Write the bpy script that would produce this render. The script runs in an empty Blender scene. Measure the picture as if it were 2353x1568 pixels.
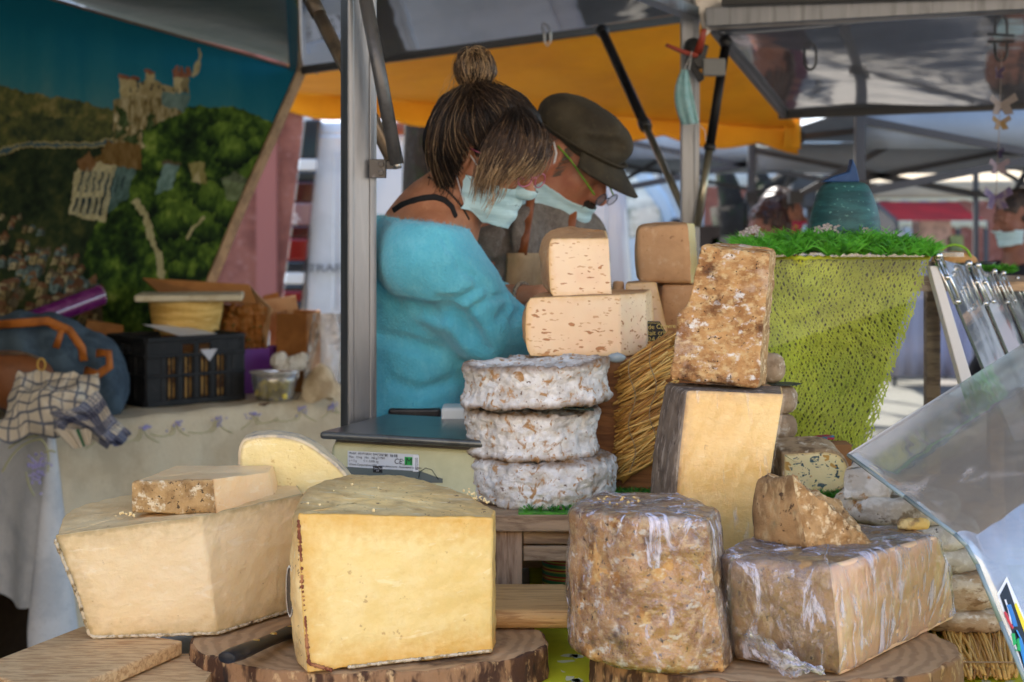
import bpy, bmesh, math, random
import numpy as np
from mathutils import Vector, Matrix, noise, kdtree

random.seed(7); np.random.seed(7)
SC = bpy.context.scene
COL = SC.collection
# ---------------------------------------------------------------- camera
F, CX, HZ, CZ = 3600.0, 1176.5, 500.0, 1.6       # focal length in units of a 2353 wide picture, principal column, horizon row, eye height
cd = bpy.data.cameras.new('camera'); cam = bpy.data.objects.new('camera', cd); COL.objects.link(cam)
cam.location = (0, 0, CZ); cam.rotation_euler = (math.pi/2, 0, 0)
cd.sensor_width = 36; cd.lens = 36*F/2353; cd.shift_y = -(784-HZ)/2353
cd.clip_start = .05; cd.clip_end = 500
cd.dof.use_dof = True; cd.dof.focus_distance = 2.2; cd.dof.aperture_fstop = 6.5
SC.camera = cam
# ---------------------------------------------------------------- daylight
SUN_EL, SUN_AZ = math.radians(50), math.radians(-30)   # azimuth clockwise from +Y
w = bpy.data.worlds.new('World'); SC.world = w; w.use_nodes = True
nt = w.node_tree; bg = nt.nodes['Background']
sky = nt.nodes.new('ShaderNodeTexSky'); sky.sky_type = 'NISHITA'; sky.sun_disc = False
sky.sun_elevation = SUN_EL; sky.sun_rotation = SUN_AZ
nt.links.new(sky.outputs[0], bg.inputs[0]); bg.inputs[1].default_value = .13
sl = bpy.data.lights.new('sun', 'SUN'); sl.energy = 3.4; sl.angle = math.radians(.6); sl.color = (1, .95, .86)
so = bpy.data.objects.new('sun', sl); COL.objects.link(so)
sv = Vector((math.sin(SUN_AZ)*math.cos(SUN_EL), math.cos(SUN_AZ)*math.cos(SUN_EL), math.sin(SUN_EL)))
so.rotation_euler = sv.to_track_quat('Z', 'Y').to_euler(); so.location = (-4, 8, 12)
SC.view_settings.view_transform = 'Standard'; SC.view_settings.look = 'None'
SC.view_settings.gamma = 1; SC.view_settings.use_curve_mapping = False
SC.view_settings.exposure = 2.35

# ---------------------------------------------------------------- pixels to points
def P(x, y, Y): return Vector(((x-CX)*Y/F, Y, CZ+(HZ-y)*Y/F))
def G(x, y, d): return P(x, y, d*F/(y-HZ))          # a point lying d metres below the eye
def V3(*a): return Vector(a)

# ---------------------------------------------------------------- mesh helpers
class MB:
    def __init__(s): s.v = []; s.f = []
    def add(s, vs, fs):
        o = len(s.v); s.v += [tuple(a) for a in vs]; s.f += [tuple(i+o for i in f) for f in fs]; return s
    def box(s, c, d, R=None):
        c = Vector(c); vs = []
        for x in (-.5, .5):
            for y in (-.5, .5):
                for z in (-.5, .5):
                    p = Vector((x*d[0], y*d[1], z*d[2])); vs.append(c+(R @ p if R else p))
        return s.add(vs, [(0,1,3,2),(4,6,7,5),(0,4,5,1),(2,3,7,6),(0,2,6,4),(1,5,7,3)])
    def hexa(s, b, t):
        return s.add(list(b)+list(t), [(3,2,1,0),(4,5,6,7),(0,1,5,4),(1,2,6,5),(2,3,7,6),(3,0,4,7)])
    def beam(s, p, q, w, h, up=(0,0,1)):
        p, q = Vector(p), Vector(q); d = (q-p).normalized(); a = d.cross(Vector(up))
        if a.length < 1e-4: a = d.cross(Vector((0,1,0)))
        a.normalize(); b = a.cross(d)
        o = [a*(i*w/2)+b*(j*h/2) for i, j in ((-1,-1),(1,-1),(1,1),(-1,1))]
        return s.hexa([p+k for k in o], [q+k for k in o])
    def tube(s, pts, r, n=8, cap=True, flat=1.0, up=(0,0,1)):
        pts = [Vector(p) for p in pts]; m = len(pts); rs = r if hasattr(r, '__len__') else [r]*m
        vs = []; fs = []; prev = None
        for i, p in enumerate(pts):
            d = (pts[min(i+1, m-1)]-pts[max(i-1, 0)])
            if d.length < 1e-9: d = Vector((0,0,1))
            d.normalize()
            if prev is None:
                a = d.cross(Vector(up)); a = a if a.length > 1e-3 else d.cross(Vector((0,1,0.01)))
            else: a = prev-d*prev.dot(d)
            a.normalize(); prev = a; b = d.cross(a)
            for k in range(n):
                t = 2*math.pi*k/n; vs.append(p+(a*math.cos(t)+b*math.sin(t)*flat)*rs[i])
        for i in range(m-1):
            for k in range(n): fs.append((i*n+k, i*n+(k+1) % n, (i+1)*n+(k+1) % n, (i+1)*n+k))
        if cap: fs += [tuple(range(n-1, -1, -1)), tuple((m-1)*n+k for k in range(n))]
        return s.add(vs, fs)
    def cyl(s, p, q, r1, r2=None, n=16): return s.tube([p, q], [r1, r1 if r2 is None else r2], n)
    def ball(s, c, r, n=10, m=6, R=None):
        c = Vector(c); r = r if hasattr(r, '__len__') else (r,)*3; vs = []; fs = []
        for j in range(m+1):
            a = math.pi*j/m
            for k in range(n):
                t = 2*math.pi*k/n; p = Vector((r[0]*math.sin(a)*math.cos(t), r[1]*math.sin(a)*math.sin(t), r[2]*math.cos(a)))
                vs.append(c+(R @ p if R else p))
        for j in range(m):
            for k in range(n): fs.append((j*n+k, (j+1)*n+k, (j+1)*n+(k+1) % n, j*n+(k+1) % n))
        return s.add(vs, fs)
    def lathe(s, prof, c=(0,0,0), n=32, sx=1, sy=1):
        c = Vector(c); vs = []; fs = []; m = len(prof)
        for r, z in prof:
            for k in range(n):
                t = 2*math.pi*k/n; vs.append(c+Vector((r*math.cos(t)*sx, r*math.sin(t)*sy, z)))
        for i in range(m-1):
            for k in range(n): fs.append((i*n+k, i*n+(k+1) % n, (i+1)*n+(k+1) % n, (i+1)*n+k))
        return s.add(vs, fs)
    def build(s, name, mat, parent=None, smooth=False, bevel=0, seg=2, solid=0):
        return mk(name, s.v, s.f, mat, parent, smooth, bevel, seg, solid)

def mk(name, v, f, mat, parent=None, smooth=False, bevel=0, seg=2, solid=0):
    me = bpy.data.meshes.new(name); me.from_pydata([tuple(a) for a in v], [], [tuple(a) for a in f]); me.update()
    if mat: me.materials.append(mat)
    if smooth: me.polygons.foreach_set('use_smooth', [True]*len(me.polygons))
    o = bpy.data.objects.new(name, me); COL.objects.link(o)
    if solid:
        m = o.modifiers.new('solid', 'SOLIDIFY'); m.thickness = solid; m.offset = 0
    if bevel:
        m = o.modifiers.new('bevel', 'BEVEL'); m.width = bevel; m.segments = seg; m.limit_method = 'ANGLE'
    if parent: o.parent = parent
    return o
def tag(o, label, cat, group=None):
    o['label'] = label; o['category'] = cat
    if group: o['group'] = group
    return o
def structure(o): o['kind'] = 'structure'; return o
def thing(name, label, cat, parts, group=None):
    """an Empty at the base of the parts (world-space meshes) that parents them"""
    lo = Vector((1e9,)*3); hi = -lo
    for p in parts:
        for v in p.data.vertices:
            c = v.co+p.location
            for i in range(3): lo[i] = min(lo[i], c[i]); hi[i] = max(hi[i], c[i])
    b = Vector(((lo.x+hi.x)/2, (lo.y+hi.y)/2, lo.z))
    e = bpy.data.objects.new(name, None); COL.objects.link(e); e.location = b; e.empty_display_size = .1
    for p in parts: p.parent = e; p.location = p.location-b
    return tag(e, label, cat, group)
def grid(nu, nv, fn):
    vs = [fn(i/nu, j/nv) for j in range(nv+1) for i in range(nu+1)]
    fs = [(j*(nu+1)+i, j*(nu+1)+i+1, (j+1)*(nu+1)+i+1, (j+1)*(nu+1)+i) for j in range(nv) for i in range(nu)]
    return vs, fs
def bil(a, b, c, d):  # a b along u at v=0, d c at v=1
    return lambda u, v: a*(1-u)*(1-v)+b*u*(1-v)+c*u*v+d*(1-u)*v
def fbm(p, s, o=4): return noise.fractal(Vector(p)*s, 1.0, 2.0, o)
def text(name, s, size, mat, mtx, parent=None, extrude=.0004, align='LEFT', sx=1.0):
    cu = bpy.data.curves.new(name, 'FONT'); cu.body = s; cu.size = size; cu.extrude = extrude; cu.align_x = align
    cu.resolution_u = 3
    t = bpy.data.objects.new(name+'_c', cu); COL.objects.link(t)
    bpy.context.view_layer.update()
    me = bpy.data.meshes.new_from_object(t); bpy.data.objects.remove(t); bpy.data.curves.remove(cu)
    me.transform(mtx @ Matrix.Diagonal((sx, 1, 1, 1))); me.name = name
    me.materials.clear(); me.materials.append(mat)
    o = bpy.data.objects.new(name, me); COL.objects.link(o)
    if parent: o.parent = parent
    return o
def frame(o, x, y):
    """matrix with origin o, local x along x, local y along y, z = out of the print"""
    x = Vector(x).normalized(); y = Vector(y); y = (y-x*y.dot(x)).normalized(); z = x.cross(y)
    return Matrix(((x.x, y.x, z.x, o[0]), (x.y, y.y, z.y, o[1]), (x.z, y.z, z.z, o[2]), (0, 0, 0, 1)))

# ---------------------------------------------------------------- materials
def C(r, g, b):
    f = lambda c: (c/255/12.92 if c/255 <= .04045 else ((c/255+.055)/1.055)**2.4)
    return (f(r), f(g), f(b), 1)
def L(c, s=8, lo=.45, hi=.6, d=5, st=(1,1,1), t='noise', f=1.0, dist=0.0, off=0): return dict(c=c, s=s, lo=lo, hi=hi, d=d, st=st, t=t, f=f, dist=dist, off=off)
def _tex(N, K, tc, l):
    mp = N.new('ShaderNodeMapping'); mp.inputs['Scale'].default_value = l['st']; mp.inputs['Location'].default_value = l['off'] if isinstance(l.get('off'), tuple) else (l.get('off', 0),)*3
    K.new(tc.outputs['Object'], mp.inputs[0])
    t = l['t']
    if t == 'noise':
        n = N.new('ShaderNodeTexNoise'); n.inputs['Scale'].default_value = l['s']; n.inputs['Detail'].default_value = l['d']; n.inputs['Roughness'].default_value = .62
        n.inputs['Distortion'].default_value = l.get('dist', 0); out = n.outputs[0]
    elif t in ('vor', 'crack'):
        n = N.new('ShaderNodeTexVoronoi'); n.inputs['Scale'].default_value = l['s']
        if t == 'crack': n.feature = 'DISTANCE_TO_EDGE'
        out = n.outputs[0]
    elif t == 'ring':
        n = N.new('ShaderNodeTexWave'); n.wave_type = 'RINGS'; n.rings_direction = 'Z'; n.inputs['Scale'].default_value = l['s']
        n.inputs['Distortion'].default_value = l.get('dist', 2); n.inputs['Detail'].default_value = 3; n.inputs['Detail Scale'].default_value = 1.5; out = n.outputs[1]
    else:
        n = N.new('ShaderNodeTexWave'); n.bands_direction = t; n.inputs['Scale'].default_value = l['s']
        n.inputs['Distortion'].default_value = l.get('dist', 0); n.inputs['Detail'].default_value = l['d']; out = n.outputs[1]
    K.new(mp.outputs[0], n.inputs[0])
    return out
def M(name, base, layers=(), rough=.6, metal=0, spec=.4, bump=(), sss=0, sssr=.006, coat=0, edge=None, attr=None, roughvar=None, trans=0, sheen=0):
    m = bpy.data.materials.new(name); m.use_nodes = True; N = m.node_tree.nodes; K = m.node_tree.links
    b = N['Principled BSDF']; tc = N.new('ShaderNodeTexCoord')
    b.inputs['Roughness'].default_value = rough; b.inputs['Metallic'].default_value = metal
    b.inputs['Specular IOR Level'].default_value = spec; b.inputs['Coat Weight'].default_value = coat
    if sheen: b.inputs['Sheen Weight'].default_value = sheen; b.inputs['Sheen Roughness'].default_value = .5
    if sss:
        b.inputs['Subsurface Weight'].default_value = sss; b.inputs['Subsurface Radius'].default_value = (1, .6, .3); b.inputs['Subsurface Scale'].default_value = sssr
    cur = None
    if attr:
        a = N.new('ShaderNodeAttribute'); a.attribute_name = attr; cur = a.outputs['Color']
    def mix(cur, fac, col, f=1.0):
        x = N.new('ShaderNodeMix'); x.data_type = 'RGBA'
        if f != 1.0:
            mm = N.new('ShaderNodeMath'); mm.operation = 'MULTIPLY'; mm.inputs[1].default_value = f; K.new(fac, mm.inputs[0]); fac = mm.outputs[0]
        K.new(fac, x.inputs[0])
        if cur is None: x.inputs[6].default_value = base
        else: K.new(cur, x.inputs[6])
        x.inputs[7].default_value = col; return x.outputs[2]
    for l in layers:
        o = _tex(N, K, tc, l); r = N.new('ShaderNodeMapRange'); r.interpolation_type = 'SMOOTHSTEP'
        r.inputs[1].default_value = l['lo']; r.inputs[2].default_value = l['hi']; K.new(o, r.inputs[0])
        cur = mix(cur, r.outputs[0], l['c'], l['f'])
    if edge:    # tint of the paste close under the rind (a float attribute holds the distance to it)
        for (c, d0, d1, f) in edge:
            a = N.new('ShaderNodeAttribute'); a.attribute_name = 'edge'
            n = N.new('ShaderNodeTexNoise'); n.inputs['Scale'].default_value = 90; n.inputs['Detail'].default_value = 4; K.new(tc.outputs['Object'], n.inputs[0])
            mm = N.new('ShaderNodeMath'); mm.operation = 'MULTIPLY_ADD'; mm.inputs[1].default_value = d1*1.3; K.new(n.outputs[0], mm.inputs[0])
            s2 = N.new('ShaderNodeMath'); s2.operation = 'SUBTRACT'; s2.inputs[1].default_value = d1*.65; K.new(a.outputs['Fac'], s2.inputs[0]); K.new(s2.outputs[0], mm.inputs[2])
            r = N.new('ShaderNodeMapRange'); r.inputs[1].default_value = d0; r.inputs[2].default_value = d1; r.inputs[3].default_value = 1; r.inputs[4].default_value = 0; K.new(mm.outputs[0], r.inputs[0])
            cur = mix(cur, r.outputs[0], c, f)
    if cur is None: b.inputs['Base Color'].default_value = base
    else: K.new(cur, b.inputs['Base Color'])
    if roughvar:
        o = _tex(N, K, tc, roughvar); r = N.new('ShaderNodeMapRange'); r.inputs[1].default_value = roughvar['lo']; r.inputs[2].default_value = roughvar['hi']
        r.inputs[3].default_value = rough; r.inputs[4].default_value = roughvar['f']; K.new(o, r.inputs[0]); K.new(r.outputs[0], b.inputs['Roughness'])
    last = None
    for l in bump:
        o = _tex(N, K, tc, l); bn = N.new('ShaderNodeBump'); bn.inputs['Strength'].default_value = l['f']; bn.inputs['Distance'].default_value = l['dd']
        K.new(o, bn.inputs['Height'])
        if last: K.new(last, bn.inputs['Normal'])
        last = bn.outputs[0]
    if last: K.new(last, b.inputs['Normal'])
    if trans:   # thin cloth: part of the light passes through
        tr = N.new('ShaderNodeBsdfTranslucent'); mx = N.new('ShaderNodeMixShader'); mx.inputs[0].default_value = trans
        if cur is None: tr.inputs[0].default_value = base
        else: K.new(cur, tr.inputs[0])
        out = N['Material Output']; K.new(b.outputs[0], mx.inputs[1]); K.new(tr.outputs[0], mx.inputs[2]); K.new(mx.outputs[0], out.inputs[0])
    return m
def B(s, dd, f=1.0, d=4, st=(1,1,1), t='noise', dist=0): return dict(s=s, dd=dd, f=f, d=d, st=st, t=t, dist=dist)
def clear(name, tint=(1,1,1,1), gloss=.15, rough=.03, milk=0.0, milkc=(.8,.8,.8,1), streak=None, bump=None, fres=.6):
    """thin clear plastic or glass: mostly see-through, with a mirror film and a milky layer, its streaks also used for painted highlights and reflections"""
    m = bpy.data.materials.new(name); m.use_nodes = True; N = m.node_tree.nodes; K = m.node_tree.links
    N.remove(N['Principled BSDF']); out = N['Material Output']; tc = N.new('ShaderNodeTexCoord')
    t = N.new('ShaderNodeBsdfTransparent'); t.inputs[0].default_value = tint
    g = N.new('ShaderNodeBsdfGlossy'); g.inputs['Roughness'].default_value = rough
    d = N.new('ShaderNodeBsdfDiffuse'); d.inputs[0].default_value = milkc
    lw = N.new('ShaderNodeLayerWeight'); lw.inputs[0].default_value = .35
    ad = N.new('ShaderNodeMath'); ad.operation = 'MULTIPLY_ADD'; ad.inputs[1].default_value = fres; ad.inputs[2].default_value = gloss; ad.use_clamp = True
    K.new(lw.outputs['Fresnel'], ad.inputs[0])
    m1 = N.new('ShaderNodeMixShader'); K.new(ad.outputs[0], m1.inputs[0]); K.new(t.outputs[0], m1.inputs[1]); K.new(g.outputs[0], m1.inputs[2])
    m2 = N.new('ShaderNodeMixShader'); m2.inputs[0].default_value = milk
    K.new(m1.outputs[0], m2.inputs[1]); K.new(d.outputs[0], m2.inputs[2])
    if streak:
        o = _tex(N, K, tc, streak); r = N.new('ShaderNodeMapRange'); r.interpolation_type = 'SMOOTHSTEP'; r.inputs[1].default_value = streak['lo']; r.inputs[2].default_value = streak['hi']
        r.inputs[3].default_value = milk; r.inputs[4].default_value = streak['f']; K.new(o, r.inputs[0]); K.new(r.outputs[0], m2.inputs[0])
    if bump:
        o = _tex(N, K, tc, bump); bn = N.new('ShaderNodeBump'); bn.inputs['Strength'].default_value = bump['f']; bn.inputs['Distance'].default_value = bump['dd']
        K.new(o, bn.inputs['Height']); K.new(bn.outputs[0], g.inputs['Normal']); K.new(bn.outputs[0], d.inputs['Normal'])
    K.new(m2.outputs[0], out.inputs[0]); return m

# ---------------------------------------------------------------- lofted blocks with a rind and cut faces
def block(bot, top, tags, names, mats, R=None, amp=None, freq=None, bulge=None, caps='rr', step=.006, shape=None, nf=None):
    """loft between two outlines. tags: one letter per edge (r = rind, smooth; others straight). returns {tag: object}"""
    R = R or {}; amp = amp or {}; freq = freq or {}; bulge = bulge or {}
    bot = [Vector(p) for p in bot]; top = [Vector(p) for p in top]; n = len(bot)
    Bp, Tp, tg = [], [], []
    for i in range(n):
        j = (i+1) % n; ln = max((bot[j]-bot[i]).length, (top[j]-top[i]).length); k = max(1, math.ceil(ln/step))
        for a in range(k):
            u = a/k
            for src, dst in ((bot, Bp), (top, Tp)):
                p0, p1 = src[i], src[j]
                if tags[i].islower() and tags[i] == 'r':
                    pm = src[i-1] if tags[i-1] == 'r' else p0*2-p1
                    pn = src[(j+1) % n] if tags[j] == 'r' else p1*2-p0
                    q = (p0*2+(p1-pm)*u+(pm*2-p0*5+p1*4-pn)*u*u+(p0*3-pm-p1*3+pn)*u**3)*.5
                else: q = p0.lerp(p1, u)
                dst.append(q)
            tg.append(tags[i])
    m = len(Bp); ax = Vector((0, 0, 0)); cb = Vector((0, 0, 0)); ct = Vector((0, 0, 0))
    for b, t in zip(Bp, Tp): ax += t-b; cb += b/m; ct += t/m
    ax.normalize(); nor = []; sgn = 0
    for i in range(m):
        tan = (Bp[(i+1) % m]+Tp[(i+1) % m]-Bp[i-1]-Tp[i-1]); q = tan.cross(ax)
        q.normalize(); nor.append(q); sgn += q.dot(Bp[i]-cb)
    if sgn < 0: nor = [-q for q in nor]
    g = lambda d, a, df: d.get(a, d.get('r', df) if a == 'R' else df)
    Rv = [(g(R, tg[i], .004)+g(R, tg[i-1], .004))/2 for i in range(m)]
    Av = [(g(amp, tg[i], .0005)+g(amp, tg[i-1], .0005))/2 for i in range(m)]
    Fv = [g(freq, tg[i], 60) for i in range(m)]
    Bv = [(g(bulge, tg[i], 0)+g(bulge, tg[i-1], 0))/2 for i in range(m)]
    H = sum((t-b).length for b, t in zip(Bp, Tp))/m
    rings = []; info = []
    K = 4; mid = max(3, math.ceil(H/step))
    for e in range(K+1):
        th = e/K*math.pi/2; rings.append([(Rv[i]*(1-math.cos(th)), Rv[i]*(1-math.sin(th))) for i in range(m)])
    low = rings[:]
    rings = [[(d/H, s) for d, s in r] for r in low]
    rings += [[(Rv[i]/H+(1-2*Rv[i]/H)*e/mid, 0) for i in range(m)] for e in range(1, mid)]
    rings += [[(1-d/H, s) for d, s in r] for r in reversed(low)]
    vs, va, vf, ve = [], [], [], []
    for r in rings:
        for i in range(m):
            t, s = r[i]; vs.append(Bp[i].lerp(Tp[i], t)+nor[i]*(Bv[i]*math.sin(math.pi*max(0, min(1, t)))-s)); va.append(Av[i]); vf.append(Fv[i]); ve.append(H*min(max(0, t), max(0, 1-t)))
    fs, ft = [], []
    flip = sgn < 0
    for q in range(len(rings)-1):
        for i in range(m):
            j = (i+1) % m; f = (q*m+i, q*m+j, (q+1)*m+j, (q+1)*m+i); fs.append(f[::-1] if flip else f); ft.append(tg[i])
    rad = sum((b-cb).length for b in Bp)/m; nc = max(3, min(14, int(rad/step/1.3)))
    for base, cc, tgc, inv in ((0, cb, caps[0], True), ((len(rings)-1)*m, ct, caps[1], False)):
        prev = [base+i for i in range(m)]
        edgec = sum((vs[i] for i in prev), Vector((0, 0, 0)))/m
        for c in range(1, nc):
            s = 1-c/nc; cur = []
            for i in range(m):
                cur.append(len(vs)); vs.append(edgec.lerp(vs[base+i], s)); va.append(g(amp, tgc, .0005)); vf.append(g(freq, tgc, 60)); ve.append((1-s)*rad*.5)
            for i in range(m):
                j = (i+1) % m; f = (prev[i], prev[j], cur[j], cur[i]); fs.append(f[::-1] if (inv != flip) else f); ft.append(tgc)
            prev = cur
        ci = len(vs); vs.append(edgec); va.append(g(amp, tgc, .0005)); vf.append(60); ve.append(rad*.5)
        for i in range(m):
            j = (i+1) % m; f = (prev[i], prev[j], ci); fs.append(f[::-1] if (inv != flip) else f); ft.append(tgc)
    me = bpy.data.meshes.new('tmp'); me.from_pydata(vs, [], fs); me.update()
    nr = [v.normal.copy() for v in me.vertices]; bpy.data.meshes.remove(me)
    out = []
    for p, nn, a, fr in zip(vs, nr, va, vf):
        if a: p = p+nn*(a*(nf(p) if nf else noise.fractal(p*fr, .9, 2.1, 5)))
        out.append(p)
    if shape: out = [shape(p) for p in out]
    ft = ['r' if t == 'R' else t for t in ft]; res = {}
    rv = set(i for f, t in zip(fs, ft) if t == 'r' for i in f); kd = None
    if rv and any(t != 'r' for t in ft):
        kd = kdtree.KDTree(len(rv))
        for i in rv: kd.insert(out[i], i)
        kd.balance()
    for t in dict.fromkeys(ft):
        mp = {}; nv = []; nfc = []; src = []
        for f, tt in zip(fs, ft):
            if tt != t: continue
            k = []
            for i in f:
                if i not in mp: mp[i] = len(nv); nv.append(out[i]); src.append(i)
                k.append(mp[i])
            nfc.append(k)
        o = mk(names.get(t, t), nv, nfc, mats[t], None, True)
        if kd and t != 'r':
            at = o.data.attributes.new('edge', 'FLOAT', 'POINT'); at.data.foreach_set('value', [kd.find(p)[2] for p in nv])
        if t == 'r':
            at = o.data.attributes.new('edge', 'FLOAT', 'POINT'); at.data.foreach_set('value', [ve[i] for i in src])
        res[t] = o
    return res
def ngon(c, rx, ry, n=14, jit=.03, seed=0, z=None, rot=0):
    r = random.Random(seed); out = []
    for i in range(n):
        a = 2*math.pi*i/n+rot; k = 1+r.uniform(-jit, jit)
        out.append(Vector((c[0]+rx*math.cos(a)*k, c[1]+ry*math.sin(a)*k, c[2])))
    return out
# ================================================================ THE PLACE: ground, stall frame, awnings, backdrop, vans, market behind
ALU = M('brushed_aluminium', (.235, .245, .26, 1), [L((.16, .165, .175, 1), 9, .45, .7, 5, (4, 4, .4)), L((.33, .34, .35, 1), 60, .55, .75, 4, (1, 1, .05), f=.5)], rough=.38, metal=.85, bump=[B(220, .0006, .35, 3, (1, 1, .04))])
STEEL = M('dull_steel', (.42, .40, .37, 1), [L((.25, .22, .18, 1), 14, .5, .7)], rough=.33, metal=.9)
BRONZE = M('bronze_tube', (.20, .15, .10, 1), [L((.10, .08, .06, 1), 20, .45, .65)], rough=.35, metal=.6)
BLACKP = M('black_plastic', (.018, .018, .019, 1), [L((.05, .048, .045, 1), 30, .55, .75)], rough=.4)
BLACKROD = M('black_painted_rod', (.007, .006, .006, 1), rough=.45, spec=.25)
ground = structure(MB().add([(-60, -40, 0), (60, -40, 0), (60, 90, 0), (-60, 90, 0)], [(0, 1, 2, 3)]).build('ground', M('stone_paving', (.13, .12, .11, 1), [L((.10, .092, .084, 1), 3, .45, .6), L((.17, .16, .145, 1), 160, .55, .7)], rough=.9, bump=[B(150, .004, .5)])))

# --- roof of the stall above the picture, cut back and translucent to shape the light
ROOFM = M('cream_tarpaulin', (.50, .47, .42, 1), [L((.42, .40, .36, 1), 3, .4, .7)], rough=.6, trans=.3, bump=[B(4, .02, .4)])
vs, fs = grid(20, 16, lambda u, v: Vector((-2.6+u*5.6, 1.95+v*3.15, 2.52+.12*math.sin(math.pi*v)+.015*math.sin(u*19))))
tag(mk('stall_roof', vs, fs, ROOFM, None, True, solid=.004), 'cream tarpaulin roof stretched over the cheese counter', 'roof')

vs, fs = grid(24, 12, lambda u, v: Vector((-2.45+.03*math.sin(u*30)+max(0, u-.9)*8.5, .6+u*4.95, 2.5-2.46*v)))  # unseen curtain, added to cut sun and skylight from the left
tag(mk('shade_curtain', vs, fs, M('dark_green_tarpaulin', (.05, .07, .06, 1), [L((.035, .05, .045, 1), 3, .4, .7)], rough=.6), None, True, solid=.004), 'unseen dark green tarpaulin added to block light from the left', 'tarpaulin')
# --- tall print hanging as the side wall of the stall
W0 = P(60, -30, 5.3); W1 = P(694, 166, 6.2)
wd = Vector((W1.x-W0.x, W1.y-W0.y, 0))
def inpoly(x, y, poly):
    r = np.zeros(x.shape, bool); n = len(poly); j = n-1
    for i in range(n):
        xi, yi = poly[i]; xj, yj = poly[j]
        r ^= ((yi > y) != (yj > y)) & (x < (xj-xi)*(y-yi)/((yj-yi) or 1e-9)+xi); j = i
    return r
def vnoise(x, y, s, seed=0, oct=4):
    out = np.zeros(x.shape); a = 1; tot = 0
    for o in range(oct):
        X = x/s+seed*17.3; Y = y/s+seed*9.1; xi = np.floor(X); yi = np.floor(Y); fx = X-xi; fy = Y-yi
        fx = fx*fx*(3-2*fx); fy = fy*fy*(3-2*fy)
        h = lambda p, q: np.modf(np.abs(np.sin(p*127.1+q*311.7+seed*3.3)*43758.5453))[0]
        out += a*((h(xi, yi)*(1-fx)+h(xi+1, yi)*fx)*(1-fy)+(h(xi, yi+1)*(1-fx)+h(xi+1, yi+1)*fx)*fy); tot += a; a *= .55; s = s/2.1
    return out/tot
def landscape(x, y):
    """generic valley view: sky, wooded slopes, river, castle on a crag, church, roofs, a path (sRGB 0-255)"""
    n1 = vnoise(x, y, 60, 1); w1 = vnoise(x, y, 16, 8, 3)-.5; w2 = vnoise(x, y, 16, 9, 3)-.5; st = vnoise(x*.9+y*.5, y*.45-x*.2, 8, 6, 3); sx = vnoise(x*1.3, y*.35, 7, 12, 3)
    x = x+11*w1; y = y+11*w2; col = np.zeros(x.shape+(3,))
    def ramp(v, stops):
        v = np.clip(v, 0, 1); xs = [a for a, _ in stops]; return np.stack([np.interp(v, xs, [c[k] for _, c in stops]) for k in range(3)], -1)
    def put(m, c, amt=40, k=None):
        k = st if k is None else k; col[m] = np.array(c, float)+((k[m]-.5)*2*amt)[:, None]
    # sky: soft vertical washes
    wash = vnoise(x, y*.10, 60, 4, 3); t = np.clip((y-20-.22*x)/190, 0, 1)
    col[:] = ramp(t*.75+.5*(wash-.5)+.12*(sx-.5), [(0, (22, 104, 122)), (.5, (58, 122, 130)), (1, (104, 138, 132))])
    def wood(m, s, seed, stops, lift=0.0):
        f = .5*vnoise(x, y*1.1, s, seed, 4)+.3*vnoise(x, y, s*.35, seed+1, 3)+.2*st; f = (f-.5)*2.1+.5+lift; col[m] = ramp(f, stops)[m]
    FAR = [(0, (52, 62, 46)), (.45, (96, 98, 58)), (.75, (132, 122, 74)), (1, (150, 138, 92))]; MID = [(0, (24, 34, 24)), (.5, (52, 62, 38)), (1, (92, 92, 52))]; NEAR = [(0, (14, 26, 16)), (.35, (38, 56, 26)), (.6, (74, 98, 38)), (.85, (116, 138, 60)), (1, (150, 164, 84))]
    wood(y > 190+.20*x+14*n1, 30, 20, FAR); wood(y > 252+.06*x+26*n1, 34, 23, FAR, -.2)
    wood(y > 335-.08*x+14*n1, 40, 26, MID)
    rv = np.abs(y-(350-.12*x-9*np.sin(x/45))); put((rv < 7) & (x < 275), (182, 166, 116), 24); put((rv < 3.5) & (x < 275), (78, 100, 104), 16)
    ridge = 236+24*n1+np.maximum(0, (x-560))*.55; g = (y > ridge) & (x > 322-(y-240)*.36+20*(n1-.5)); wood(g, 44, 30, NEAR)
    for k in range(16):     # rounded bushes lit from above
        rr = random.Random(140+k); cx = rr.uniform(345, 660); cy = rr.uniform(300, 650); r0 = rr.uniform(16, 42); d = np.hypot(x-cx, (y-cy)*1.1)/r0+.55*(st-.5)+.4*w1; m = g & (d < 1)
        f = .62-.42*(y-cy)/r0+.5*(st-.5)-.25*d**3+.4*(sx-.5); col[m] = ramp(f, NEAR)[m]
    # crag and castle
    put(inpoly(x, y, [(258, 232), (345, 208), (430, 226), (416, 264), (372, 278), (324, 304), (332, 340), (262, 332)]), (158, 142, 102), 90, sx)
    m = inpoly(x, y, [(262, 240), (410, 240), (326, 334), (264, 330)]) & (vnoise(x, y, 22, 41, 3) > .56); put(m, (70, 84, 48), 40)
    for q, c in (([(276, 176), (316, 186), (320, 218), (276, 226)], (190, 172, 126)), ([(318, 190), (360, 184), (398, 202), (398, 228), (320, 220)], (170, 152, 110)), ([(399, 174), (418, 176), (417, 214), (398, 214)], (200, 182, 136)), ([(418, 176), (436, 180), (434, 216), (417, 214)], (150, 136, 100)), ([(334, 168), (354, 170), (354, 192), (334, 190)], (186, 168, 122)), ([(446, 150), (456, 136), (457, 112), (462, 112), (463, 150), (448, 178), (440, 178)], (176, 160, 118)), ([(372, 212), (440, 220), (424, 258), (370, 242)], (118, 136, 124))): put(inpoly(x, y, q), c, 26)
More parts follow.
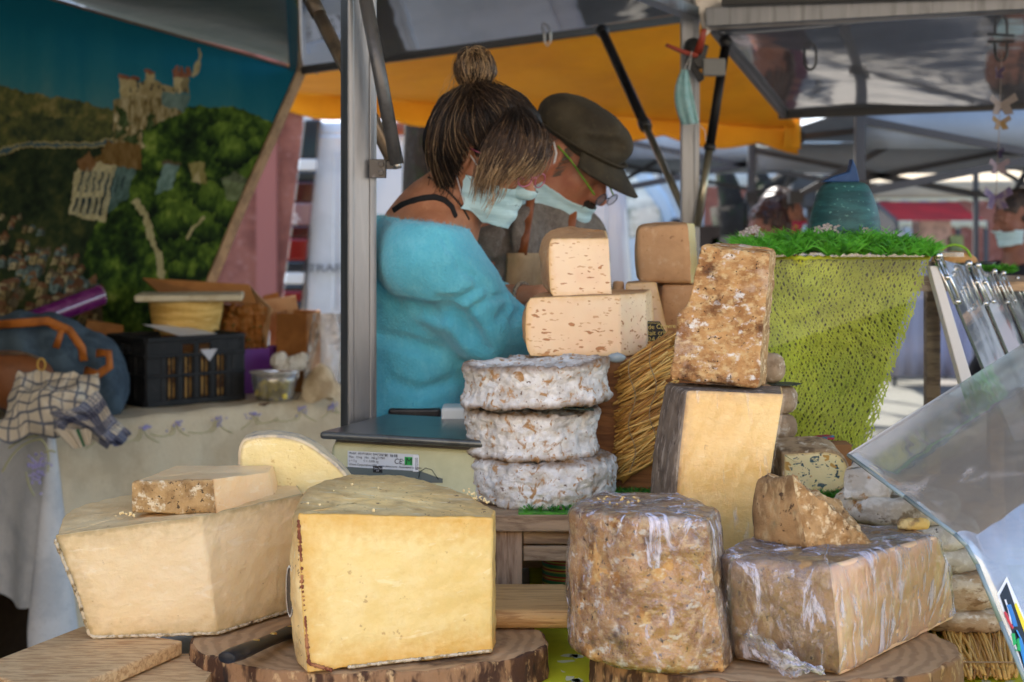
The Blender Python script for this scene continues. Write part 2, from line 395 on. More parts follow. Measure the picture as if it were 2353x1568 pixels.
    for q in ([(272, 170), (322, 180), (322, 188), (272, 178)], [(402, 152), (408, 150), (415, 176), (397, 174)], [(416, 152), (422, 152), (429, 178), (411, 176)], [(430, 154), (436, 152), (441, 180), (425, 178)], [(330, 161), (358, 165), (356, 171), (330, 169)]): put(inpoly(x, y, q), (146, 96, 70), 22)
    for k in range(12): rr = random.Random(k); put((np.abs(x-rr.uniform(280, 432)) < 2.2) & (np.abs(y-rr.uniform(188, 212)) < 4.5), (62, 62, 56), 10)
    # church
    put(inpoly(x, y, [(210, 376), (250, 324), (324, 332), (322, 388), (300, 392), (256, 380)]), (126, 100, 58), 34, sx); put(inpoly(x, y, [(206, 380), (256, 380), (300, 392), (298, 398), (206, 390)]), (72, 62, 46), 10)
    put(inpoly(x, y, [(176, 386), (232, 374), (268, 382), (240, 512), (156, 494)]), (202, 190, 148), 30); put(inpoly(x, y, [(266, 382), (314, 388), (292, 456), (244, 494)]), (96, 118, 110), 40)
    put(inpoly(x, y, [(178, 374), (204, 346), (222, 378), (208, 394), (182, 392)]), (136, 102, 66), 20)
    for k in range(5):
        x0 = 192+k*15; sl = -.23; xc = x0+(y-392)*sl; put((np.abs(x-xc) < 2.6) & (y > 392+k) & (y < 440), (64, 80, 82), 18); put((np.abs(x-xc) < 3.2) & (y > 452) & (y < 488+k*2), (48, 60, 62), 16); put((np.abs(x-xc-7) < 1.4) & (y > 384) & (y < 496), (150, 150, 128), 20)
    for k in range(4): xc = 286-k*11; put((np.abs(x-xc-(y-400)*-.25) < 2.0) & (y > 404+k*2) & (y < 440+k*6), (58, 74, 74), 14)
    # cottages in the trees
    for q, c in (([(378, 374), (412, 376), (398, 430), (354, 450)], (128, 152, 142)), ([(374, 370), (416, 372), (420, 380), (370, 380)], (96, 84, 62)), ([(432, 376), (470, 374), (472, 426), (442, 416)], (150, 140, 88)), ([(440, 416), (456, 388), (460, 424)], (188, 176, 132)), ([(512, 414), (556, 402), (596, 430), (588, 466), (522, 460)], (124, 134, 98)), ([(508, 414), (540, 396), (598, 428)], (104, 110, 84))): put(inpoly(x, y, q), c, 34)
    for pts, wdt in (([(314, 466), (336, 498), (346, 545), (366, 592), (372, 640)], 8), ([(470, 500), (446, 520), (432, 548)], 4)):
        for a, b in zip(pts, pts[1:]):
            dx, dy = b[0]-a[0], b[1]-a[1]; u = np.clip(((x-a[0])*dx+(y-a[1])*dy)/(dx*dx+dy*dy), 0, 1); put(np.hypot(x-a[0]-u*dx, y-a[1]-u*dy) < wdt*(.6+.7*st), (190, 180, 136), 24)
    # town at the foot of the hill: gabled houses stepping down
    rr = random.Random(5); hs = sorted((490+rr.random()**.8*235, rr.uniform(-10, 215)) for _ in range(130))
    for cy, cx in hs:
        if cx > 70+(cy-480)*.85: continue
        s = .6+(cy-490)/260; w_, h_ = rr.uniform(9, 15)*s, rr.uniform(12, 22)*s; c = rr.choice([(168, 152, 112), (150, 132, 94), (178, 164, 128), (120, 134, 126)]); dk = tuple(v*.6 for v in c)
        put(inpoly(x, y, [(cx, cy), (cx+w_, cy-2), (cx+w_-5*s, cy+h_), (cx-5*s, cy+h_)]), c, 30); put(inpoly(x, y, [(cx+w_, cy-2), (cx+w_*1.6, cy+2), (cx+w_*1.6-5*s, cy+h_), (cx+w_-5*s, cy+h_)]), dk, 24)
        put(inpoly(x, y, [(cx-2, cy), (cx+w_*.45, cy-9*s), (cx+w_*1.15, cy-9*s), (cx+w_*1.7, cy+2), (cx+w_, cy-1)]), rr.choice([(112, 82, 62), (92, 104, 102), (128, 96, 70), (98, 88, 70)]), 26)
        put((np.abs(x-cx-w_*.3) < 1.4) & (np.abs(y-cy-h_*.45) < 2.8), (46, 52, 50), 6)
    put(y > 770+8*n1, (46, 36, 26), 8)
    put((np.abs(x-(690-(y-166)*.31)) < 10), (168, 128, 82), 16, sx)
    return np.clip(col, 6, 250)
NU, NV = 420, 500; vsp = []
for j in range(NV+1):
    v = j/NV; zt = 0
    for i in range(NU+1):
        u = i/NU
        z = (W0.z+(W1.z-W0.z)*u)*(1-v)+.03*v
        tr = 1-.36*max(0, (W1.z-z))/.8*1.0
        t = -.12+u*(min(1, tr)+.12)
        p = Vector((W0.x+wd.x*t, W0.y+wd.y*t, z)); s = .012*math.sin(t*21+v*3)*v+.01*fbm((t*3, v*2, 0), 1.5, 3)
        vsp.append(p+Vector((-wd.y, wd.x, 0)).normalized()*(-s))
fsp = [(j*(NU+1)+i, (j+1)*(NU+1)+i, (j+1)*(NU+1)+i+1, j*(NU+1)+i+1) for j in range(NV) for i in range(NU)]
PRINT = M('printed_canvas', (.5, .5, .5, 1), rough=.8, spec=.1, attr='print', bump=[B(40, .003, .4)])
canvas = mk('printed_canvas', vsp, fsp, PRINT, None, True)
arr = np.array([tuple(p) for p in vsp]); px = CX+arr[:, 0]*F/arr[:, 1]; py = HZ-(arr[:, 2]-CZ)*F/arr[:, 1]
rgb = landscape(px, py)/255; gm = rgb.mean(1, keepdims=True); rgb = np.clip((gm+(rgb-gm)*1.12)*.80-.03, .01, 1); lin = np.where(rgb <= .04045, rgb/12.92, ((rgb+.055)/1.055)**2.4)
at = canvas.data.attributes.new('print', 'FLOAT_COLOR', 'POINT'); at.data.foreach_set('color', np.concatenate([lin, np.ones((len(lin), 1))], 1).astype(np.float32).ravel())
HEM = M('brown_hem', (.10, .06, .035, 1), [L((.13, .08, .05, 1), 12, .45, .65)], rough=.7)
topline = [vsp[i]+Vector((0, -.004, .004)) for i in range(0, NU+1, 6)]
rightline = [vsp[j*(NU+1)+NU]+Vector((.0, -.006, 0)) for j in range(0, NV+1, 6)]
h1 = MB().tube(topline, .005, 6).build('top_hem', HEM, None, True)
h2 = MB().tube(rightline, .024, 8, flat=.2, up=(-wd.y, wd.x, 0)).build('side_hem', M('tan_hem', (.36, .23, .12, 1), [L((.24, .15, .08, 1), 14, .45, .6)], rough=.7), None, True)
thing('landscape_backdrop', 'printed canvas backdrop of a castle above a wooded valley, behind the cloth table', 'backdrop', [canvas, h1, h2])
# --- teal-grey tarpaulin sloping above the print
TEAL = M('teal_grey_tarpaulin', (.085, .115, .11, 1), [L((.06, .09, .09, 1), 3, .4, .65), L((.12, .11, .08, 1), 5, .6, .75, f=.6)], rough=.6, spec=.2, bump=[B(5, .02, .5)])
wp = Vector((-wd.y, wd.x, 0)).normalized()*.16; ta = W0+Vector((-.3, -.35, .12))+wp; tb = W1+Vector((0, 0, .012))+wp+wd.normalized()*.22; tc_ = P(700, -60, 5.4); td = P(-100, -300, 3.9)
vs, fs = grid(20, 14, lambda u, v: bil(ta, tb, tc_, td)(u, v)+Vector((0, 0, .012*math.sin(u*9+v*5))))
tag(mk('side_tarpaulin', vs, fs, TEAL, None, True, solid=.004), 'teal grey tarpaulin sloping above the printed backdrop', 'tarpaulin')

# --- glossy lining panels under the lifted flaps
PANEL = M('glossy_lining', (.30, .31, .315, 1), [L((.24, .25, .26, 1), 2.5, .4, .65)], rough=.035, metal=.75, spec=.8, bump=[B(2.0, .03, .10, 2)])
BL, BR = P(684, 167, 6.2), P(1580, 45, 6.4); uu = (BR-BL).normalized(); ww = Vector((uu.y, -uu.x, 0)).normalized()+Vector((0, 0, .2))
vs, fs = grid(30, 16, lambda u, v: BL+uu*((BR-BL).length*(u*1.3-.02))+ww*(1.6*v))
pan = mk('lining_panel', vs, fs, PANEL, None, True, solid=.004)
BARM = M('dark_edge_bar', (.045, .045, .045, 1), rough=.4, metal=.4)
bar = MB().tube([BL-uu*.02, BR+uu*.08], .012, 10).build('edge_bar', BARM, None, True)
hk = MB(); hp = P(1258, 78, 6.25); hk.tube([hp+Vector((.0, 0, .05)), hp+Vector((.012, 0, .02)), hp+Vector((.012, 0, -.03)), hp+Vector((0, 0, -.05)), hp+Vector((-.012, 0, -.03)), hp+Vector((-.012, 0, .02)), hp+Vector((0, 0, .05))], .004, 6)
hook0 = hk.build('hook', STEEL, None, True)
thing('rear_flap', 'shiny mirror-like flap lining above the yellow awning, with a dark edge bar', 'flap', [pan, bar, hook0])
RL = [P(1640, 66, 4.55), P(1802, 264, 6.1), P(2480, 236, 5.7), P(2480, 4, 4.25)]
vs, fs = grid(30, 20, lambda u, v: bil(RL[1], RL[2], RL[3], RL[0])(u, v)+Vector((0, 0, .006*math.sin(u*7+v*4))))
PANEL2 = M('white_glossy_lining', (.17, .178, .19, 1), [L((.14, .148, .16, 1), 2.5, .4, .65)], rough=.06, spec=.9, coat=.8, bump=[B(2.0, .03, .3, 2)])
p2 = mk('lining_panel', vs, fs, PANEL2, None, True, solid=.004)
b2 = MB().beam(RL[1]+Vector((-.02, 0, 0)), RL[2], .03, .035).build('edge_bar', BARM)
b3 = MB().beam(RL[0], RL[1]+Vector((0, -.004, 0)), .02, .03).build('side_bar', M('grey_edge', (.12, .12, .125, 1), rough=.4))
def ringhook(x, y, Y, s=1.0):
    c = P(x, y, Y); m = MB()
    m.tube([c+Vector((s*.04*k, 0, 0)) for k in (-1, 1)], .004*s, 6)
    m.tube([c+Vector((s*.018*math.cos(a), 0, s*(.028*math.sin(a)-.03))) for a in np.linspace(math.pi*1.0, math.pi*2, 9)]+[c+Vector((s*.018, 0, 0)), c+Vector((-s*.018, 0, 0)), c+Vector((-s*.018, 0, -s*.03))], .0045*s, 6)
    return m.build('hook', BARM, None, True)
thing('side_flap', 'shiny white flap lining beside the clamp post, with two wire hooks', 'flap', [p2, b2, b3, ringhook(1862, 118, 4.9), ringhook(2300, 96, 4.7)])

# --- yellow awning with a wavy hem, sloping away behind the flap
YEL = M('yellow_awning_cloth', C(236, 162, 14), [L(C(218, 144, 10), 2.4, .3, .75), L(C(150, 100, 24), 5, .66, .9, f=.5), L(C(150, 92, 20), 30, .62, .8, 4, (.15, 1, 1), f=.3)], rough=.75, trans=.06, bump=[B(6, .02, .4), B(400, .0005, .3)])
ya, yb = P(660, 150, 6.28), P(1700, 34, 6.52); yd, yc = P(660, 212, 7.5), P(1835, 300, 7.6)
vs, fs = grid(60, 22, lambda u, v: bil(ya, yb, yc, yd)(u, v)+Vector((0, 0, -.03*math.sin(math.pi*v)*(.6+.4*math.sin(u*11)))))
y1 = mk('awning_sheet', vs, fs, YEL, None, True, solid=.003)
def scal(u, v):
    p = yd.lerp(yc, u); k = .07+.045*abs(math.sin(u*math.pi*5.3+.35)); return p+Vector((0, .004+.006*math.sin(u*40), .014-(k+.018)*v))
vs, fs = grid(160, 5, scal)
y2 = mk('wavy_valance', vs, fs, YEL, None, True, solid=.003)
e0 = P(1838, 262, 7.55)
vs, fs = grid(6, 8, lambda u, v: e0+Vector((-.075*(1-u), .02*math.sin(u*4), -.17*v)))
y3 = mk('end_flap', vs, fs, YEL, None, True, solid=.003)
thing('yellow_awning', 'yellow orange awning cloth with a wavy hem behind the two sellers', 'awning', [y1, y2, y3])

# --- posts, struts and beams of the stall
def post(x0, x1, y0, y1, Y, xs, rot=0):
    pass
pc = P(822, 500, 2.86); m = MB(); zb, zt = 0.0, 2.46; r_ = math.radians(24); R = Matrix.Rotation(r_, 3, 'Z')
m.box((pc.x, pc.y, (zb+zt)/2), (.052, .044, zt-zb), R)
for s in (-1, 1):   # raised ribs of the extruded profile
    m.box(Vector((pc.x, pc.y, (zb+zt)/2))+R @ Vector((s*.02, -.0235, 0)), (.010, .004, zt-zb), R)
    m.box(Vector((pc.x, pc.y, (zb+zt)/2))+R @ Vector((.0275, s*.016, 0)), (.004, .010, zt-zb), R)
pl = m.build('post_profile', ALU, None, False, .0015)
br = MB(); q = P(872, 388, 2.84)
br.box(q+Vector((-.003, 0, 0)), (.03, .02, .034)); br.cyl(q+Vector((.004, -.014, .008)), q+Vector((.004, .014, .008)), .005); br.cyl(q+Vector((.004, -.014, -.008)), q+Vector((.004, .014, -.008)), .005); br.box(q+Vector((.02, 0, .006)), (.026, .008, .014)); br.cyl(q+Vector((.033, -.012, .006)), q+Vector((.033, .012, .006)), .006)
brk = br.build('bracket', M('dirty_bracket', (.09, .08, .07, 1), [L((.2, .19, .18, 1), 60, .55, .7)], rough=.5, metal=.5), None, False, .001)
thing('aluminium_post', 'thick ribbed aluminium stall post beside the scale', 'post', [pl, brk])
st = MB().tube([P(833, -40, 2.80), P(912, 378, 2.80)], .0125, 16).build('tube', M('grey_tube', (.11, .105, .10, 1), [L((.06, .057, .054, 1), 16, .5, .7)], rough=.4, metal=.5), None, True)
st2 = MB().tube([P(911, 372, 2.80), P(914, 388, 2.80)], .0075, 10).build('tube_end', STEEL, None, True)
thing('support_strut', 'grey tube strut leaning on the aluminium post above the scale', 'strut', [st, st2])
a0, a1 = P(700, -30, 3.3), P(905, 372, 3.05)
sb = MB().tube([a0, a0.lerp(a1, .17)], .0165, 14).build('tube_end', M('dark_bronze', (.07, .055, .04, 1), rough=.4, metal=.5), None, True)
sb2 = MB().tube([a0.lerp(a1, .165), a1], .0145, 14).build('tube', BRONZE, None, True)
thing('support_strut', 'bronze tube strut passing behind the aluminium post', 'strut', [sb, sb2])
# right post with gusset
rp = P(1585, 500, 4.6)
m = MB().box((rp.x, rp.y, 1.15), (.052, .046, 2.3)); m.box((rp.x+.012, rp.y-.0245, 1.15), (.006, .004, 2.3))
q1 = m.build('post_profile', ALU, None, False, .002)
g = MB(); ga, gb, gc, gd = P(1590, -20, 4.5), P(1712, -20, 4.5), P(1700, 8, 4.5), P(1622, 84, 4.5); off = Vector((0, .03, 0)); g.hexa([ga, gb, gc, gd], [p+off for p in (ga, gb, gc, gd)])
q2 = g.build('gusset', STEEL, None, False, .002)
thing('stall_post', 'thin stall post carrying the red handled clamp and a hanging mask', 'post', [q1, q2])
m = MB(); m.beam(P(1625, 42, 4.47), P(2480, -6, 4.15), .05, .055); bm1 = m.build('beam', ALU, None, False, .003)
m = MB(); m.beam(P(1625, 62, 4.50), P(2480, 14, 4.18), .03, .02); bm2 = m.build('lip', STEEL, None, False, .002)
m = MB(); m.beam(P(1660, 2, 4.4), P(2480, -24, 4.1), .03, .03); bm3 = m.build('dark_rail', BARM, None, False, .002)
thing('roof_beam', 'long aluminium roof beam above the shiny white flap', 'beam', [bm1, bm2, bm3])
m = MB(); m.beam(P(1440, -30, 4.0), P(1590, 30, 4.5), .045, .035); tag(m.build('cross_beam', ALU, None, False, .003), 'short aluminium beam running up from the gusset of the clamp post', 'beam')
def rod(a, k, b, ra, rb, label):
    a, b = Vector(a), Vector(b); c = a.lerp(b, k)
    o1 = MB().tube([a, c], ra, 12).build('sleeve', BLACKROD, None, True)
    o2 = MB().tube([c+(b-a)*.002, b], rb, 12).build('rod', M('grey_rod', (.33, .30, .22, 1), rough=.3, metal=.8), None, True)
    o3 = MB().ball(a, ra*1.5, 10, 6).build('end_joint', BLACKP, None, True)
    o4 = MB().tube([c-(b-a)*.01, c+(b-a)*.02], ra*1.25, 12).build('collar', BLACKP, None, True)
    thing('gas_strut', label, 'strut', [o1, o2, o3, o4])
rod(P(1384, 72, 5.6), .52, P(1588, 520, 4.65), .017, .012, 'black gas strut leaning from the rear flap down past the flat cap')
rod(P(1668, 98, 4.62), .57, P(1603, 520, 4.55), .014, .0115, 'black gas strut standing close beside the clamp post')
# clamp with red handles, and the mask hanging from it
cc = P(1600, 128, 4.5)
k1 = MB(); k1.box(cc+Vector((.0, 0, 0)), (.05, .05, .07), Matrix.Rotation(.3, 3, 'Y')); k1.ball(cc+Vector((-.01, -.02, .02)), .03); k1.beam(cc+Vector((-.02, -.02, -.02)), cc+Vector((.012, -.03, -.075)), .02, .02)
k1 = k1.build('clamp_body', BLACKP, None, False, .004)
REDH = M('red_plastic', (.34, .05, .025, 1), rough=.4)
k2 = MB().tube([P(1600, 128, 4.46), P(1565, 118, 4.44), P(1532, 104, 4.42)], [.013, .011, .009], 8, flat=.6).build('handle', REDH, None, True)
k3 = MB().tube([P(1604, 120, 4.46), P(1612, 95, 4.44), P(1618, 68, 4.42)], [.013, .011, .009], 8, flat=.6).build('handle', REDH, None, True)
k4 = MB().box(P(1640, 155, 4.48), (.065, .03, .05)).build('jaw', M('grey_jaw', (.2, .2, .19, 1), rough=.5), None, False, .004)
thing('spring_clamp', 'black spring clamp with red handles gripping the thin post', 'clamp', [k1, k2, k3, k4])
ma, mb_, mc, md = P(1566, 158, 4.42), P(1584, 162, 4.40), P(1606, 276, 4.40), P(1556, 240, 4.42)
mc2 = P(1604, 286, 4.4); md2 = P(1580, 290, 4.41)
def hang(u, v):
    l = P(1566-10*math.sin(v*2.4), 160, 4.42).lerp(P(1578, 288, 4.42), v) + Vector((-.022*math.sin(v*math.pi*.8), 0, 0)); r = P(1580, 162, 4.41).lerp(P(1606, 284, 4.40), v)
    return l.lerp(r, u)+Vector((0, -.012*math.sin(u*math.pi)-.004*math.sin(u*14), 0))
vs, fs = grid(14, 18, hang)
MASK = M('mask_blue', (.30, .56, .58, 1), [L((.40, .64, .66, 1), 60, .4, .6)], rough=.85, trans=.15)
h_ = mk('mask_sheet', vs, fs, MASK, None, True, solid=.002)
s_ = MB().tube([P(1573, 160, 4.42), P(1590, 118, 4.44), P(1584, 160, 4.41)], .0015, 5); s_.tube([P(1604, 284, 4.4), P(1620, 300, 4.41), P(1622, 325, 4.41)], .0012, 5)
thing('face_mask', 'pale blue face mask hanging limp from the spring clamp', 'mask', [h_, s_.build('ear_loop', M('white_elastic', (.7, .7, .68, 1)), None, True)])
# garland of wooden butterflies
g = []; top_ = P(2302, 120, 4.66)
g.append(MB().tube([top_, P(2296, 300, 4.66), P(2288, 470, 4.66)], .0013, 5).build('string', M('string', (.3, .25, .2, 1)), None, True))
BFM = [M('butterfly_'+str(i), c, [L((.3, .26, .25, 1), 60, .5, .6, f=.6)], rough=.7) for i, c in enumerate([(.13, .10, .2, 1), (.28, .24, .22, 1), (.3, .2, .08, 1), (.1, .08, .2, 1), (.25, .2, .24, 1)])]
for i, (x, y, s, tw) in enumerate([(2292, 168, .7, .9), (2300, 240, 1.35, .15), (2298, 282, .9, .1), (2294, 352, .7, 1.2), (2293, 382, 1.0, .1), (2287, 455, 1.4, .2)]):
    c = P(x, y, 4.65); m = MB()
    for sd in (-1, 1):
        w_ = [(0, .004), (.026, .024), (.032, .008), (.016, -.002), (.024, -.022), (.008, -.024), (0, -.008)]
        vv = [c+Vector((sd*a*s*math.cos(tw), -a*s*(.5+math.sin(tw)), b*s)) for a, b in w_]; n = len(vv)
        ofs = Vector((0, .003, 0)); m.add(vv+[p+ofs for p in vv], [tuple(range(n)), tuple(range(2*n-1, n-1, -1))]+[(k, (k+1) % n, (k+1) % n+n, k+n) for k in range(n)])
    g.append(m.build('butterfly', BFM[i % 5]))
thing('butterfly_garland', 'string of small wooden butterflies hanging from the white flap hook', 'garland', g)

# --- white van, rear doors towards the stall
VW = M('white_van_paint', (.58, .62, .66, 1), [L((.5, .54, .58, 1), 3, .45, .65)], rough=.25, coat=.5)
LAMPR = M('red_lamp', (.16, .006, .006, 1), rough=.15, coat=.6); LAMPD = M('dark_red_lamp', (.045, .005, .006, 1), rough=.15, coat=.6)
LAMPB = M('smoked_lamp', (.02, .022, .028, 1), rough=.15, coat=.6); LAMPW = M('clear_lamp', (.62, .64, .64, 1), rough=.2, coat=.5); LAMPW2 = M('pink_clear_lamp', (.22, .12, .12, 1), [L((.5, .45, .45, 1), 14, .5, .6)], rough=.15, coat=.6)
m = MB(); y0, y1 = 8.5, 12.9
m.hexa([(-1.29, y0, .34), (.72, y0, .34), (.72, y1, .34), (-1.29, y1, .34)], [(-1.12, y0+.06, 2.14), (.60, y0+.06, 2.14), (.60, y1-.5, 2.14), (-1.12, y1-.5, 2.14)])
van = [m.build('body', VW, None, False, .07, 4)]
xl = lambda z: -1.26+(z-.4)*.093
dr = MB()
for (a, b) in ((-1.10, -.31), (-.25, .52)):
    dr.hexa([(a-.03, y0-.02, .62), (b, y0-.02, .62), (b, y0+.02, .62), (a-.03, y0+.02, .62)], [(a, y0+.03, 2.05), (b, y0+.03, 2.05), (b, y0+.07, 2.05), (a, y0+.07, 2.05)])
dv = dr.v; half = 8
for i in (0, 1):
    d = mk('rear_door', dv[i*8:(i+1)*8], [(3,2,1,0),(4,5,6,7),(0,1,5,4),(1,2,6,5),(2,3,7,6),(3,0,4,7)], VW, None, False, .02, 3); van.append(d)
def bez(name, xa, xb, za, zb_, mat, par=None, yy=.035):
    f = lambda z: y0-yy+(z-.62)*.035
    return MB().hexa([(xa, f(za), za), (xb, f(za), za), (xb, f(za)+.03, za), (xa, f(za)+.03, za)], [(xa+.01, f(zb_), zb_), (xb, f(zb_), zb_), (xb, f(zb_)+.03, zb_), (xa+.01, f(zb_)+.03, zb_)]).build(name, mat, par, False, .006)
segs = [(275, 365, LAMPB), (365, 393, LAMPW), (393, 417, LAMPB), (417, 466, LAMPD), (466, 518, LAMPW2), (518, 548, LAMPD), (548, 600, LAMPR), (600, 626, LAMPB), (626, 654, LAMPW), (654, 668, LAMPB), (668, 694, LAMPR), (694, 760, LAMPB)]
for (ya_, yb_, mt) in segs:
    pa, pb = [], []
    for lst, yv in ((pb, ya_), (pa, yb_)):
        k = (yv-275)/425; x0 = 698-52*k; x1 = x0+40+6*k; a_, b_ = P(x0, yv-1.5*(1 if lst is pb else -1), 8.45), P(x1, yv, 8.45); a_.z = b_.z
        lst += [a_, b_, b_+Vector((0, .12, 0)), a_+Vector((0, .12, 0))]
    van.append(MB().hexa(pa, pb).build('tail_light', mt, None, False, .012, 3))
van.append(bez('brake_light', -.66, -.30, 2.045, 2.115, LAMPR, None, .06))
van.append(bez('door_panel_rib', -.98, -.95, 1.1, 1.95, VW, None, .028))
van.append(bez('bumper', -1.2, .66, .4, .6, BLACKP, None, .12))
van.append(bez('door_handle', -.62, -.36, 1.22, 1.27, BLACKP, None, .05))
CHR = M('grey_letters', (.10, .11, .12, 1), rough=.3)
van.append(text('lettering', 'TRAFIC', .062, CHR, frame(Vector((-1.105, y0-.030, 1.305)), (1, 0, .0), (0, .03, 1)), None, .004, sx=1.25))
plate = bez('number_plate', -.90, -.36, .745, .86, M('plate_white', (.85, .88, .92, 1), rough=.3), None, .05); van.append(plate)
text('plate_lettering', 'ET-72', .135, M('plate_black', (.02, .02, .02, 1)), frame(Vector((-.87, y0-.047, .762)), (1, 0, 0), (0, .04, 1)), plate, .002, sx=1.1)
for xx in (-1.05, .5):
    for yy in (9.3, 12.0):
        wh = MB().cyl((xx-.1, yy, .33), (xx+.1, yy, .33), .33, None, 28).build('wheel', BLACKP, None, False, .03)
        MB().cyl((xx-.105, yy, .33), (xx+.105, yy, .33), .2, None, 20).build('rim', STEEL, wh); van.append(wh)
thing('parked_van', 'white van with red tail lights seen from behind, past the aluminium post', 'van', van)
# --- pale blue van further away, side view
VS = M('pale_blue_van_paint', (.40, .49, .58, 1), [L((.33, .42, .5, 1), 2, .45, .65)], rough=.25, coat=.5)
yv = 14.2; pr = [(-.9, .35), (-.9, 2.36), (.85, 2.38), (1.08, 2.24), (1.42, 1.80), (1.62, 1.35), (2.25, 1.2), (2.4, .8), (2.4, .35)]
n = len(pr); m = MB().add([(a, yv, b) for a, b in pr]+[(a, yv+1.9, b) for a, b in pr], [tuple(range(n)), tuple(range(2*n-1, n-1, -1))]+[(k, k+n, (k+1) % n+n, (k+1) % n) for k in range(n)])
v2 = [m.build('body', VS, None, False, .06, 4)]
GLS = M('car_glass', (.34, .37, .36, 1), [L((.62, .64, .60, 1), 2.2, .45, .62), L((.16, .2, .17, 1), 3.1, .5, .6)], rough=.08, spec=.8, coat=.6)  # light and dark patches in the colour stand for window reflections
for poly in ([(.30, 2.14), (.66, 2.14), (.66, 1.42), (.30, 1.42)], [(.72, 2.14), (1.02, 2.1), (1.34, 1.68), (1.40, 1.42), (.72, 1.42)], [(-.8, 2.14), (.2, 2.14), (.2, 1.42), (-.8, 1.42)]):
    n = len(poly); m = MB().add([(a, yv-.02, b) for a, b in poly]+[(a, yv+.03, b) for a, b in poly], [tuple(range(n)), tuple(range(2*n-1, n-1, -1))]+[(k, k+n, (k+1) % n+n, (k+1) % n) for k in range(n)])
    v2.append(m.build('window', GLS, None, False, .01))
for xx in (-.3, 1.7): v2.append(MB().cyl((xx, yv-.02, .33), (xx, yv+.25, .33), .33, None, 24).build('wheel', BLACKP))
v2.append(MB().box((1.5, yv-.1, 1.5), (.14, .16, .2)).build('side_mirror', BLACKP, None, False, .03))
thing('parked_van', 'pale blue grey van with large side windows, behind the man in the cap', 'van', v2)

# --- brick building closing the market square
BRK = M('pink_brick', C(150, 92, 74), [L(C(126, 74, 60), 2, .4, .6), L(C(168, 118, 104), 9, .55, .7)], rough=.9, bump=[B(3, .03, .5, 3, (1, 1, 6))])
bl = [MB().box((1, 22.5, 4.5), (40, 1, 9)).build('wall', BRK)]
bl.append(MB().box((-3.42, 21.9, 4.5), (.28, .2, 9)).build('pilaster', M('coral_stone', C(150, 88, 76), rough=.8)))
bl.append(MB().box((1, 21.93, 3.2), (40, .16, .2)).build('string_course', M('pale_stone_b', (.52, .44, .38, 1), rough=.8)))
SHUT = M('grey_shutter', (.35, .38, .4, 1), rough=.6); WGL = M('dark_window', (.06, .07, .08, 1), rough=.1, spec=.8)
for k in range(9):
    xx = -12.2+k*3.4
    if k == 3: continue
    for zz in (1.75, 5.2):
        fr = MB().box((xx, 21.96, zz), (1.3, .14, 2.0)).build('window', M('window_frame', (.6, .58, .54, 1)) if not bpy.data.materials.get('window_frame') else bpy.data.materials['window_frame']); bl.append(fr)
        MB().box((xx, 21.87, zz), (1.1, .06, 1.8)).build('pane', WGL, fr)
        for s in (-1, 1): MB().box((xx+s*.98, 21.95, zz), (.6, .1, 2.0)).build('shutter', SHUT, fr)
thing('brick_building', 'long pink brick building closing the far side of the market', 'building', bl)
m = MB().cyl(P(707, 470, 16.0), P(707, 210, 16.0), .05); m.v[:] = m.v
lampost = MB().cyl((P(707, 300, 16).x, 16, 0), (P(707, 300, 16).x, 16, 4.2), .05, .04, 12).build('pole', M('grey_pole', (.4, .42, .45, 1), rough=.4))
lamphead = MB().ball((P(707, 300, 16).x+.1, 15.8, 4.25), (.22, .3, .1)).build('lamp_head', SHUT, None, True)
thing('street_lamp', 'slim grey lamp pole standing beyond the white van', 'lamp', [lampost, lamphead])
bb_ = [MB().box((0, -13, 4.5), (46, 1, 9)).build('wall', M('ochre_plaster', (.68, .54, .40, 1), [L((.60, .47, .34, 1), 1.2, .4, .62)], rough=.9))]  # building added out of view as a warm bounce for the counter
for k in range(10):
    for zz_ in (1.6, 5.0):
        fr = MB().box((-18+k*4, -12.47, zz_), (1.2, .08, 1.9)).build('window', M('far_shutter', (.30, .32, .30, 1)) if not bpy.data.materials.get('far_shutter') else bpy.data.materials['far_shutter']); bb_.append(fr)
thing('bounce_building', 'unseen ochre plaster building added behind the camera to bounce warm light', 'building', bb_)
# --- pavement strip in front of the building
structure(MB().box((1, 20.6, .06), (40, 2.6, .12)).build('pavement', M('pavement_stone', (.38, .35, .31, 1), [L((.3, .28, .25, 1), 3, .4, .6)], rough=.9)))

